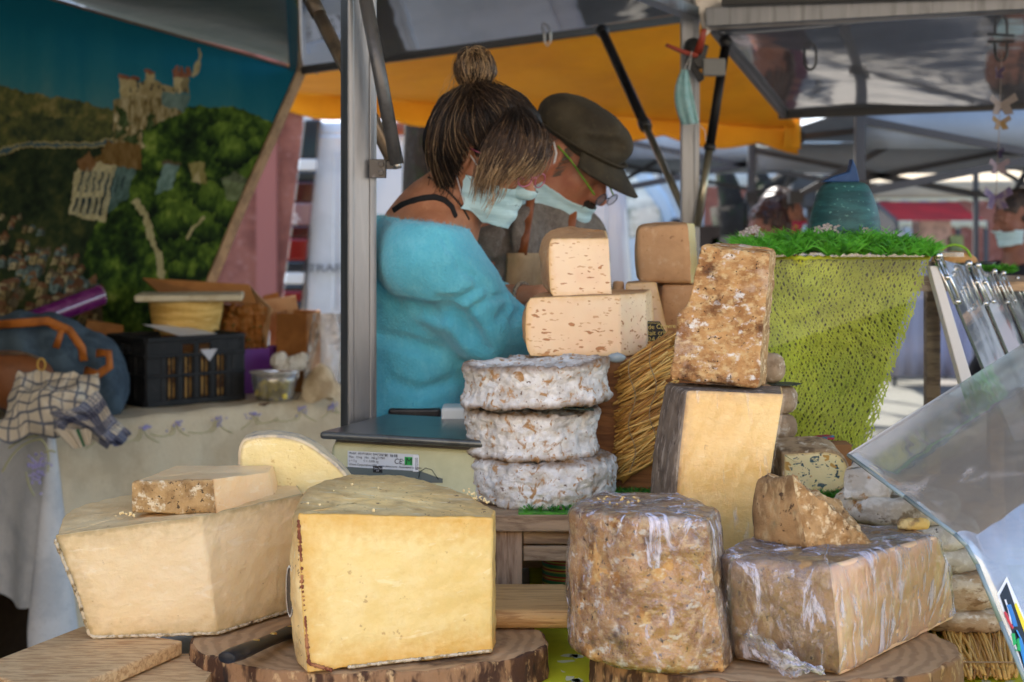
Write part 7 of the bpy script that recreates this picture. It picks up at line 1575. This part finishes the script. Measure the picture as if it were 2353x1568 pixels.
cv, cf_ = volume(sp, .009); bvc = BVHTree.FromPolygons([Vector(v) for v in cv], [tuple(f) for f in cf_])
for pts, r in (([(905, 702), (946, 708), (987, 727), (1029, 721), (1057, 743), (1080, 772), (1108, 806)], .013), ([(866, 660), (901, 699)], .010), ([(990, 497), (1010, 536), (1032, 574), (1057, 609)], .0035), ([(1067, 743), (1092, 708), (1124, 686), (1166, 680)], .005), ([(1147, 730), (1172, 705)], .006), ([(1182, 735), (1200, 712)], .006), ([(870, 770), (939, 791), (1003, 807)], .009), ([(1054, 616), (1092, 638), (1124, 667)], .005), ([(905, 880), (960, 900), (1030, 880)], .008), ([(1100, 660), (1060, 690), (1010, 690)], .006)):
    h_ = []
    for x, y in pts:
        d = (P(x, y, 1)-Vector((0, 0, CZ))).normalized(); r0 = bvc.ray_cast(Vector((0, 0, CZ)), d)
        if r0[0]: h_.append(r0[0]-d*r*.25)
    for a, b in zip(h_, h_[1:]): sp.append(cone(a, b, r*1.25, r*1.25, r*1.7, '-'))
swt = solid('sweater', sp, .005, AQUA, lambda p: .004*math.sin(p.x*55+p.z*38+4*fbm(p, 6, 2))*(.4+fbm(p, 5, 2)**2)+.0025*fbm(p, 13, 4))
# fuzzy raw neckline
q = random.Random(5); fz = MB()
zl = lambda x, y: P(960, 508, Yw-.08).z-((x-P(960, 508, Yw-.08).x)*.12-(y-Yw+.08)*.02)
sv_ = [v.co.copy() for v in swt.data.vertices if abs(v.co.z-zl(v.co.x, v.co.y)) < .010]
for _ in range(900):
    p = q.choice(sv_); d = Vector((q.gauss(0, .5), q.gauss(0, .5), abs(q.gauss(.6, .4)))).normalized()*q.uniform(.004, .011); s = Vector((q.gauss(0, 1), q.gauss(0, 1), 0)).normalized()*.0006
    fz.add([p-s, p+s, p+d], [(0, 1, 2)])
fzo = fz.build('raw_neckline', AQUA); fzo.parent = swt; fzo['kind'] = 'stuff'
wf = MB(); vv_ = swt.data.vertices
for _ in range(9000):
    v = vv_[q.randrange(len(vv_))]; d = (v.normal+Vector((q.gauss(0, .6), q.gauss(0, .6), q.gauss(0, .6)))).normalized()*q.uniform(.0025, .0055); s = d.orthogonal().normalized()*.0004; wf.add([v.co-s, v.co+s, v.co+d], [(0, 1, 2)])
wfo = wf.build('wool_fuzz', AQUA); wfo.parent = swt; wfo['kind'] = 'stuff'
# trousers and shoes (behind the counter)
JEAN = M('dark_jeans', (.03, .035, .05, 1), rough=.9)
tr = [cone(hips, hips+Vector((0, 0, .05)), .15, .14, .05)]
for s in (-1, 1):
    f0 = Vector((hips.x+.02, hips.y+s*.09, 0)); tr += [cone(hips+Vector((0, s*.075, -.04)), Vector((f0.x+.02, f0.y, .52)), .095, .062, .05), cone(Vector((f0.x+.02, f0.y, .52)), Vector((f0.x-.02, f0.y, .10)), .062, .045, .02)]
trs = solid('trousers', tr, .012, JEAN)
sh = []
for s in (-1, 1): sh.append(solid('shoe', [ell((hips.x+.04, hips.y+s*.09, .045), (.13, .045, .045), None, .02), cone((hips.x-.0, hips.y+s*.09, .05), (hips.x-.0, hips.y+s*.09, .12), .045, .045, .03)], .012, BLACKP))
# mask
MASKM = M('surgical_mask', C(190, 218, 220), [L(C(174, 206, 210), 20, .35, .7)], rough=.85, bump=[B(60, .003, .7, 3, (.3, .3, 3)), B(400, .0005, .4)])
def maskgrid(H, s, drop=0.0, tuck=.022):
    def f(u, v):
        a = math.radians(-78+156*u); rx = .074*s; ry = .070*s
        z = (-.018-.098*v-drop)*s; pr_ = (1-abs(u-.5)*2)
        x = .034*s+rx*math.cos(a)*(1.04+.10*math.sin(v*math.pi)*pr_)-tuck*s*v*v*(1-.2*pr_)+.014*s*(1-v)*pr_*math.exp(-((u-.5)*6)**2); y = ry*math.sin(a)*(1-.10*v)
        z += .016*s*(abs(u-.5)*2)**2*(1-2*v)*-1
        z += .0015*math.sin(v*26); x += .0045*((v*3.2) % 1)*pr_*(1-v*.5)
        return H((x, y, z))
    return f
mko = fitmask(body, H, P(1112, 356, Yw), Rh, lambda l: -.112 < l.z < -.030+.10*max(0, l.x-.09) and l.x > .004 and l.x+.25*(l.z+.03) > -.004, .006)
lp_ = MB()
WLP = M('white_loop', (.72, .72, .72, 1))
for d in (-1, 1): MB().tube([H((.045, d*.068, -.03)), H((.015, d*.079, -.004)), H((-.012, d*.088, .018)), H((-.026, d*.084, .0)), H((-.016, d*.082, -.03)), H((.03, d*.068, -.10))], .0013, 5).build('ear_loop', WLP, mko, True)
# hair
HD = M('dark_brown_hair', C(38, 27, 19), [L(C(24, 17, 12), 30, .42, .6, 4, (1, 1, .3)), L(C(76, 56, 38), 60, .6, .72, 4, (1, 1, .3), f=.6)], rough=.5, spec=.3, bump=[B(160, .003, .8, 4, (1, 1, .15))])
HB = M('blond_hair', C(166, 136, 98), [L(C(116, 90, 60), 40, .42, .6, 4, (1, 1, .3)), L(C(196, 170, 128), 60, .56, .7, 4)], rough=.42, spec=.4)
HM = M('mid_brown_hair', C(84, 62, 42), [L(C(56, 40, 27), 40, .42, .6), L(C(118, 92, 62), 60, .58, .7)], rough=.42, spec=.4)
hc = [ell(H((-.024, 0, .042)), (.100, .085, .091), Rh, .02), ell(H((.02, 0, .072)), (.068, .074, .058), Rh, .03), ell(H((-.068, 0, -.006)), (.052, .066, .062), Rh, .03), ell(H((-.03, -.062, .012)), (.05, .028, .05), Rh, .02), ell(H((-.012, -.082, -.014)), (.032, .03, .046), Rh, .012, '-')]
hcap = solid('hair', hc, .0045, HD, lambda p: .0022*math.sin((p.x*3+p.y*5)*70+8*fbm(p, 10, 2))+.003*fbm(p, 30, 2))
hs = MB(); hm = MB(); hb = MB(); q = random.Random(15)
pa = lambda x, y, dY: P(x, y, Yw+dY)
bunb = pa(1088, 205, 0)
# pulled-up hair: from nape, temples and forehead to the bun
G_ = []
for (pts) in ([(1005, 430, -.03), (988, 360, -.07), (1002, 280, -.085), (1045, 225, -.06), (1082, 200, -.02)], [(1040, 420, -.075), (1012, 350, -.105), (1022, 280, -.11), (1055, 228, -.08), (1085, 200, -.02)], [(1082, 328, -.105), (1062, 295, -.11), (1066, 255, -.10), (1085, 200, -.03)], [(1130, 330, -.10), (1115, 280, -.11), (1100, 240, -.09), (1090, 200, -.03)], [(1180, 275, -.08), (1160, 240, -.08), (1125, 215, -.07), (1095, 200, -.03)], [(1200, 240, -.03), (1165, 205, -.04), (1125, 195, -.04), (1098, 200, -.02)]):
    G_.append([pa(*p) for p in pts])
strands(hs, G_, 800, .0008, q, .004); strands(hm, G_, 240, .0006, q, .006)
# bangs falling from the parting across the face
Gb = []
for pts in ([(1172, 262, -.085), (1135, 300, -.12), (1108, 350, -.13), (1098, 405, -.13), (1092, 450, -.125)], [(1178, 262, -.085), (1160, 300, -.13), (1140, 350, -.14), (1118, 400, -.14), (1105, 455, -.135)], [(1186, 258, -.08), (1192, 300, -.12), (1180, 350, -.135), (1150, 390, -.14), (1128, 430, -.135)], [(1192, 256, -.07), (1222, 296, -.10), (1222, 345, -.12), (1195, 385, -.125), (1160, 412, -.125)], [(1196, 258, -.06), (1240, 300, -.07), (1246, 340, -.09), (1225, 375, -.10), (1190, 402, -.11)], [(1200, 262, -.05), (1252, 312, -.04), (1257, 345, -.05), (1240, 378, -.06), (1222, 398, -.07)]):
    Gb.append([pa(*p) for p in pts])
for k in range(6):     # dark at the parting, blond towards the ends
    a_ = (.18, .30, .42, .26, .36, .5)[k]; b_ = (.45, .55, .7, .62, .8, .75)[k]; sd = 900+k
    strands(hs, Gb, 170, .00075, random.Random(sd), .0055, 16, rng=(0, a_+.02)); strands(hm, Gb, 170, .00075, random.Random(sd), .0055, 16, rng=(a_, b_+.02)); strands(hb if k % 3 else hm, Gb, 170, .00075, random.Random(sd), .0055, 16, rng=(b_, 1))
strands(hb, G_, 70, .0004, q, .007)
Gw = [[pa(1112, 430, -.125), pa(1118, 470, -.13), pa(1105, 500, -.13)], [pa(1150, 420, -.13), pa(1140, 450, -.14), pa(1122, 480, -.14)], [pa(1190, 400, -.12), pa(1180, 425, -.12), pa(1165, 445, -.12)]]
strands(hb, Gw, 26, .0007, q, .004, 10)
Gn = [[pa(1060, 400, -.09), pa(1068, 430, -.10), pa(1055, 470, -.10)], [pa(1000, 400, -.05), pa(985, 440, -.04), pa(965, 455, -.03)]]
strands(hs, Gn, 22, .0007, q, .006, 10)
Gf = [[pa(1060, 190, -.02), pa(1030, 215, -.03), pa(1010, 250, -.03)], [pa(1050, 150, 0), pa(1025, 190, -.01), pa(1018, 225, -.02)], [pa(1120, 120, 0), pa(1140, 160, 0), pa(1142, 200, -.01)]]
strands(hb, Gf, 26, .0005, q, .006, 10)
o_s = hs.build('dark_strands', HD, hcap, True); o_m = hm.build('brown_strands', HM, hcap, True); o_b = hb.build('blond_strands', HB, hcap, True)
for o_ in (o_s, o_m, o_b): o_['kind'] = 'stuff'
bun = solid('hair_bun', [ell(pa(1090, 168, 0), (.034, .032, .033), None, .01), ell(pa(1074, 150, -.005), (.025, .024, .03), None, .01), ell(pa(1110, 160, .005), (.026, .026, .032), None, .01)], .004, HM, lambda p: .002*math.sin(p.x*320+p.z*90)+.003*fbm(p, 40, 2))
bs = MB(); bs2 = MB()
for k in range(420):
    ph = q.uniform(0, 6.283); w0 = q.uniform(-.9, .9); r = .036*(1+q.uniform(-.1, .25)*(q.random()**2+.2)); c = pa(1091, 160, 0)
    ax = Vector((math.cos(ph), math.sin(ph), q.uniform(-.25, .35))).normalized(); e1_ = ax.orthogonal().normalized(); e2_ = ax.cross(e1_); t0 = q.uniform(0, 6)
    pts = [c+(e1_*math.cos(t0+t)+e2_*math.sin(t0+t))*r*math.cos(w0*.5)+ax*(r*.55*math.sin(w0))+Vector((0, 0, .003*math.sin(t*2))) for t in np.linspace(0, 2.6, 12)]
    (bs if k % 5 in (0, 1, 2) else bs2).tube(pts, .0006, 5, False, .5)
bs.build('bun_strands', HB, bun, True); bs2.build('bun_strands', HD, bun, True)
# glasses, straps, necklace, bracelet
PINK = M('pink_frame', (.5, .12, .2, 1), rough=.3)
gg = MB(); gg.tube([H((.0, -.083, .012)), H((.05, -.074, .008)), H((.098, -.058, .000)), H((.112, -.040, -.012))], .0016, 6); gg.tube([H((.112+.004*math.cos(t), -.034+.022*math.cos(t), -.012+.014*math.sin(t))) for t in np.linspace(0, 6.28, 18)], .0014, 6); gg.tube([H((.114, .034+.022*math.cos(t), -.012+.014*math.sin(t))) for t in np.linspace(0, 6.28, 18)], .0014, 6); gg.tube([H((.115, -.012, -.008)), H((.118, 0, -.005)), H((.115, .012, -.008))], .0014, 6)
ggo = gg.build('glasses', PINK, None, True)
BRA = M('black_strap_cloth', (.008, .008, .009, 1), rough=.8)
def surf_strap(pts, r, flat, mat, name, obj=body, lift=.003):
    bt_ = None; dg = bpy.context.evaluated_depsgraph_get() if False else None
    from mathutils.bvhtree import BVHTree
    me = obj.data; bvh = BVHTree.FromPolygons([v.co for v in me.vertices], [p.vertices for p in me.polygons]); out = []
    for p in pts:
        d = (p-Vector((0, 0, CZ))).normalized(); hit = bvh.ray_cast(Vector((0, 0, CZ)), d); out.append(hit[0]-d*lift if hit[0] and hit[3] < (p-Vector((0, 0, CZ))).length+.12 else p)
    return MB().tube(out, r, 8, True, flat, up=(0, 1, 0)).build(name, mat, None, True)
stp = surf_strap([P(x, y, Yw-.05) for x, y in ((905, 486), (925, 472), (950, 463), (975, 457), (1000, 455), (1022, 462), (1038, 478), (1046, 500))], .0075, .35, BRA, 'black_strap')
BEAD = M('dark_bead', (.03, .025, .02, 1), rough=.4)
from mathutils.bvhtree import BVHTree
bvh = BVHTree.FromPolygons([v.co for v in body.data.vertices], [p.vertices for p in body.data.polygons]); bd = MB()
for k in range(26):
    t = k/25; x = 985+78*t+18*math.sin(t*2.2); y = 408+95*t**1.15; d = (P(x, y, 1)-Vector((0, 0, CZ))).normalized(); h_ = bvh.ray_cast(Vector((0, 0, CZ)), d)
    if h_[0]: bd.ball(h_[0]-d*.002, .0024, 6, 4)
nk = bd.build('necklace', BEAD, None, True)
wb0 = elL.lerp(wrL, .74); dL = (wrL-elL).normalized(); e1_ = dL.orthogonal().normalized(); e2_ = dL.cross(e1_)
brc = MB().tube([wb0+(e1_*math.cos(t)+e2_*math.sin(t))*.0305 for t in np.linspace(0, 6.2832, 22)], .004, 8).build('bracelet', M('beaded_bracelet', (.32, .24, .15, 1), [L((.1, .07, .05, 1), 200, .5, .55)], rough=.5), None, True)
thing('person', 'person in turquoise sweater with hair bun and mask, bending over the counter', 'person', [body, swt, trs]+sh+[mko, hcap, bun, ggo, stp, nk, brc])

# ---------------------------------------------------------------- the man in the cap
Ym = 3.42
H, Rh = headframe(P(1312, 362, Ym), math.radians(36), math.radians(24))
nb = P(1232, 470, Ym+.05); shR, shL = P(1135, 545, Ym-.10), P(1300, 560, Ym+.2); pel = P(1190, 980, Ym+.12)
elR, wrR = P(1150, 800, Ym-.10), P(1260, 880, Ym-.18); elL, wrL = P(1370, 780, Ym+.15), P(1380, 880, Ym-.05)
bp = head(H, Rh, .98, 1.15)+[cone(H((-.035, 0, -.06)), nb, .056, .062, .03), cone(nb, pel, .10, .13, .06), cone(nb, shR, .06, .06, .05), cone(nb, shL, .06, .06, .05), cone(shR, elR, .055, .042, .03), cone(elR, wrR, .04, .028, .02), cone(shL, elL, .055, .042, .03), cone(elL, wrL, .04, .028, .02)]
hand(wrR, Vector((.8, -.3, -.5)), Vector((0, .1, 1)), bp, 1.08); hand(wrL, Vector((.2, -.8, -.5)), Vector((0, .1, 1)), bp, 1.08)
body = solid('body', bp, .0045, SKIN2)
GREY = M('grey_wool', C(128, 118, 108), [L(C(102, 92, 84), 40, .35, .7), L(C(150, 142, 132), 220, .5, .75, 4, f=.6)], rough=.95, spec=.1, bump=[B(220, .002, .9, 4), B(24, .006, .5)])
sp = [cone(nb+Vector((-.01, .0, -.075)), pel, .125, .15, .06), cone(nb+Vector((0, 0, -.05)), shR, .09, .085, .06), cone(nb+Vector((0, 0, -.05)), shL, .09, .085, .06), cone(shR, elR, .082, .066, .05), cone(elR, elR.lerp(wrR, .75), .062, .045, .04), cone(shL, elL, .082, .066, .05), cone(elL, elL.lerp(wrL, .75), .062, .045, .04), cone(nb, nb+Vector((.03, -.01, -.04)), .072, .08, .04)]
sp.append(half(P(1240, 448, Ym-.05), Vector((-.45, -.15, 1)), .02))
for a, b in ((P(1130, 560, Ym-.17), P(1120, 660, Ym-.17)), (P(1165, 520, Ym-.17), P(1160, 620, Ym-.18)), (P(1105, 620, Ym-.15), P(1180, 600, Ym-.18))): sp.append(cone(a, b, .010, .008, .02, '-'))
swt = solid('jumper', sp, .0065, GREY, lambda p: .004*fbm(p, 12, 3)+.002*math.sin(p.x*60+p.z*20))
AP = M('beige_apron', C(168, 140, 104), [L(C(148, 120, 86), 8, .42, .6)], rough=.85, bump=[B(300, .001, .5)])
bvs = BVHTree.FromPolygons([v.co for v in swt.data.vertices], [p.vertices for p in swt.data.polygons])
def onsw(x, y, l=.004):
    d = (P(x, y, 1)-Vector((0, 0, CZ))).normalized(); h_ = bvs.ray_cast(Vector((0, 0, CZ)), d); return (h_[0]-d*l) if h_[0] else P(x, y, Ym-.16)
vs, fs = grid(20, 24, lambda u, v: onsw(1164+(1290-1164)*u-10*v, 582+330*v, .007)+Vector((0, -.004*math.sin(u*9), 0))); apr = mk('apron', vs, fs, AP, None, True, solid=.003)
STR = M('brown_leather_strap', C(140, 76, 36), [L(C(110, 58, 26), 14, .42, .62)], rough=.5)
ss = [MB().tube([onsw(x, y, .005) for x, y in ((1221, 432), (1218, 470), (1212, 510), (1206, 550), (1200, 585))], .0095, 8, True, .28, up=(0, 1, 0)).build('apron_strap', STR, None, True), MB().tube([onsw(x, y, .005) for x, y in ((1318, 470), (1314, 510), (1306, 560), (1290, 590))], .0095, 8, True, .28, up=(0, 1, 0)).build('apron_strap', STR, None, True)]
hips = pel+Vector((0, 0, -.06)); tr = [cone(hips, hips+Vector((0, 0, .05)), .15, .14, .05)]
for s in (-1, 1):
    f0 = Vector((hips.x+.02, hips.y+s*.10, 0)); tr += [cone(hips+Vector((0, s*.08, -.04)), Vector((f0.x+.02, f0.y, .5)), .095, .064, .05), cone(Vector((f0.x+.02, f0.y, .5)), Vector((f0.x-.02, f0.y, .10)), .064, .05, .02)]
trs = solid('trousers', tr, .012, JEAN); sh = [solid('shoe', [ell((hips.x+.04, hips.y+s*.10, .045), (.14, .05, .045), None, .02), cone((hips.x, hips.y+s*.10, .05), (hips.x, hips.y+s*.10, .12), .048, .048, .03)], .012, BLACKP) for s in (-1, 1)]
# cap
OLV = M('olive_cap_cloth', C(60, 53, 38), [L(C(46, 40, 29), 10, .42, .62), L(C(76, 68, 50), 60, .55, .7, f=.5)], rough=.85, bump=[B(300, .0008, .5), B(24, .008, .6)])
cp = [ell(H((-.010, 0, .052)), (.109, .088, .073), Rh, .03), ell(H((.026, 0, .084)), (.078, .076, .038), Rh, .03), ell(H((-.060, 0, .064)), (.052, .070, .040), Rh, .03)]
nrm = Rh @ Vector((-.10, 0, -1)); cp.append(half(H((.0, 0, .030)), nrm, .006))
for a, b, r in ((H((-.02, -.080, .095)), H((.05, -.06, .112)), .010), (H((.04, -.080, .065)), H((.085, -.03, .09)), .010)): cp.append(cone(a, b, r, r, .03, '-'))
cap = solid('cap', cp, .0045, OLV, lambda p: .002*fbm(p, 22, 3))
band = MB().tube([H((-.004+.1135*math.cos(t), .0915*math.sin(t), .040+.010*math.cos(t))) for t in np.linspace(0, 6.2832, 48)], .0085, 8, False, .35, up=(0, 0, 1)).build('cap_band', OLV, cap, True)
def vis(u, v):
    a = math.radians(-66+132*u); r0 = .106+.072*v*math.cos(a)**.7; return H((-.004+r0*math.cos(a), (.088+.004*v)*math.sin(a)*(1+.08*v), .046-.030*v*math.cos(a)-.028*abs(math.sin(a))**2*v))
vs, fs = grid(32, 10, vis); vz = mk('visor', vs, fs, OLV, cap, True, solid=.004)
# grey temples, moustache, mask under the chin, green glasses
gh = MB(); q = random.Random(8)
for _ in range(260):
    d = -1; p = Vector((q.uniform(-.085, .030), d*.0745, q.uniform(-.03, .035))); n_ = Vector((-.012, d*.002, -.014)); gh.tube([H(p), H(p+n_*.5), H(p+n_)], .0008, 4, False)
gho = gh.build('grey_hair', M('grey_hair', C(120, 106, 92), rough=.6), None, True)
mu = MB()
for _ in range(240):
    y_ = q.uniform(-.030, .030); p = Vector((.103-abs(y_)*.35, y_, -.046+q.uniform(-.004, .004)-abs(y_)*.22)); n_ = Vector((.004, y_*.2, -.013)); mu.tube([H(p), H(p+n_*.6+Vector((.003, 0, 0))), H(p+n_)], .0009, 4, False)
muo = mu.build('moustache', M('dark_moustache', C(52, 40, 32), rough=.6), None, True)
mko = fitmask(body, H, P(1312, 362, Ym), Rh, lambda l: l.z < -.056-.25*max(0, .05-l.x)*0 and l.z > -.150 and l.x > -.012-.0 and l.x-.35*(l.z+.056) > .0, .0055)
lp_ = MB()
for d in (-1, 1): MB().tube([H((.020, d*.066, -.062)), H((.010, d*.076, -.036)), H((-.002, d*.088, .006)), H((-.020, d*.090, .022)), H((-.028, d*.084, .0)), H((-.020, d*.078, -.045)), H((.004, d*.064, -.085))], .0022, 6, True, .5).build('ear_loop', bpy.data.materials['white_loop'], mko, True)
GRN = M('green_frame', (.14, .36, .02, 1), rough=.3); gg = MB(); gg.tube([H((-.01, -.086, .020)), H((.03, -.082, .012)), H((.075, -.070, -.006)), H((.112, -.058, -.022))], .0020, 6); ggo = gg.build('glasses', GRN, None, True); MB().tube([H((.112, .058, -.022)), H((.075, .070, -.006)), H((0, .084, .02))], .0020, 6).build('temple_arm', GRN, ggo, True)
fr_ = MB()
for d in (-1, 1): fr_.tube([H((.122, d*.034+.024*math.cos(t), -.026+.014*math.sin(t))) for t in np.linspace(0, 6.2832, 20)], .0012, 6)
fr_.tube([H((.122, -.012, -.024)), H((.126, 0, -.018)), H((.122, .012, -.024))], .0012, 6); fr_.build('lens_rim', M('dark_rim', (.05, .04, .05, 1), rough=.3), ggo, True)
ln = MB()
for d in (-1, 1): ln.add([H((.122, d*.034+.023*math.cos(t), -.026+.013*math.sin(t))) for t in np.linspace(0, 6.2832, 18, False)], [tuple(range(18))])
ln.build('lens', clear('lens_glass', (.95, .93, .95, 1), .25, .02, .1), ggo)
thing('person', 'person in olive cap and grey jumper with mask under the chin, head bowed', 'person', [body, swt, apr]+ss+[trs]+sh+[cap, gho, muo, mko, ggo])
# duckboard both stand on
db = []
for k in range(7): db.append(MB().box((-.05, 2.78+k*.15, .012), (1.5, .13, .022)).build('plank', OLDW, None, False, .002))
thing('duckboard', 'wooden duckboard behind the counter under the two sellers', 'duckboard', db)

# ---------------------------------------------------------------- passers-by
def passer(x, y, Y, pitch, yaw, skin, hair, coat, label, mask=None, longhair=True, hs_=1.0, scarf=None):
    """standing figure; pixel is the head centre"""
    c = P(x, y, Y); H, R = headframe(c, pitch, yaw); nb = c+Vector((-.03*math.cos(yaw), .03*math.sin(yaw), -.19)); f = Vector((math.cos(yaw), -math.sin(yaw), 0)); sd = Vector((math.sin(yaw), math.cos(yaw), 0)); s = c.z/1.52
    shs = [nb+sd*(d*.17)+Vector((0, 0, -.06)) for d in (-1, 1)]; pel = Vector((nb.x, nb.y, .90*s))
    bp = head(H, R, hs_)+[cone(H((-.035, 0, -.06)), nb, .052, .058, .03), cone(nb, pel, .09, .11, .05)]
    co = [cone(nb+Vector((0, 0, -.10)), pel+Vector((0, 0, -.05)), .13, .15, .06)]; par = []
    for d, q_ in zip((-1, 1), shs):
        el = q_+sd*d*.05+Vector((0, 0, -.28)); wr = el+f*.12+Vector((0, 0, -.22)); co += [cone(nb+Vector((0, 0, -.07)), q_, .075, .072, .05), cone(q_, el, .07, .055, .04), cone(el, wr, .052, .042, .03)]; bp += [cone(q_, el, .045, .038, .02), cone(el, wr, .036, .026, .02)]
        hand(wr, f*.3+Vector((0, 0, -1)), sd*d, bp)
    b = solid('body', bp, .0075, skin); par.append(b); par.append(solid('coat', co, .011, coat, lambda p: .008*fbm(p, 8, 2)))
    tr = []
    for d in (-1, 1):
        ft = Vector((pel.x, pel.y, 0))+sd*(d*.1); tr += [cone(pel+sd*d*.08+Vector((0, 0, -.04)), ft+f*.03+Vector((0, 0, .5)), .09, .062, .05), cone(ft+f*.03+Vector((0, 0, .5)), ft+Vector((0, 0, .1)), .062, .05, .02)]
        par.append(solid('shoe', [cone(ft-f*.05+Vector((0, 0, .05)), ft+f*.12+Vector((0, 0, .045)), .048, .042, .02)], .014, BLACKP))
    par.append(solid('trousers', tr, .014, JEAN))
    hp = [ell(H((-.022, 0, .042)), (.102, .086, .09), R, .02), ell(H((-.05, 0, .0)), (.07, .078, .08), R, .03)]
    if longhair: hp += [cone(H((-.07, 0, -.02)), H((-.09, 0, -.15)), .07, .055, .03), cone(H((-.03, -.07, .02)), H((-.04, -.075, -.14)), .032, .025, .02), cone(H((-.03, .07, .02)), H((-.04, .075, -.14)), .032, .025, .02)]
    par.append(solid('hair', hp, .008, hair, lambda p: .004*math.sin(p.x*140+p.y*170)+.008*fbm(p, 24, 2)))
    if mask: par.append(fitmask(b, H, c, R, lambda l: -.112 < l.z < -.028 and l.x > .012, .006)); par[-1].data.materials.clear(); par[-1].data.materials.append(mask)
    if scarf: par.append(solid('scarf', [cone(nb+Vector((0, 0, .03)), nb+Vector((0, 0, -.02)), .085, .095, .02), cone(nb+f*.08, nb+f*.11+Vector((0, 0, -.2)), .05, .06, .03)], .01, scarf))
    return thing('person', label, 'person', par)
SKIN3 = M('passer_skin', C(140, 92, 70), [L(C(120, 74, 56), 14, .35, .7)], rough=.55)
passer(1762, 528, 7.3, .15, 2.3, SKIN3, M('auburn_hair', C(66, 36, 20), [L(C(44, 24, 14), 30, .42, .6)], rough=.45), M('dark_coat', (.05, .04, .045, 1), rough=.9), 'passer-by with auburn hair seen from behind, left of the bell jar')
passer(1800, 490, 8.0, .05, .25, SKIN3, M('chestnut_hair', C(40, 24, 17), rough=.45), M('plum_coat', (.10, .03, .06, 1), rough=.9), 'passer-by in a magenta mask facing the bell jar', M('magenta_mask', (.42, .02, .08, 1), [L((.6, .42, .06, 1), 30, .52, .58)], rough=.8))
passer(2338, 505, 6.6, .1, 2.85, SKIN3, M('grey_brown_hair', C(70, 56, 46), [L(C(44, 36, 30), 30, .42, .6)], rough=.6), M('black_jacket', (.010, .010, .012, 1), rough=.8), 'passer-by in black jacket and pale mask right of the glass case', MASKM, False)
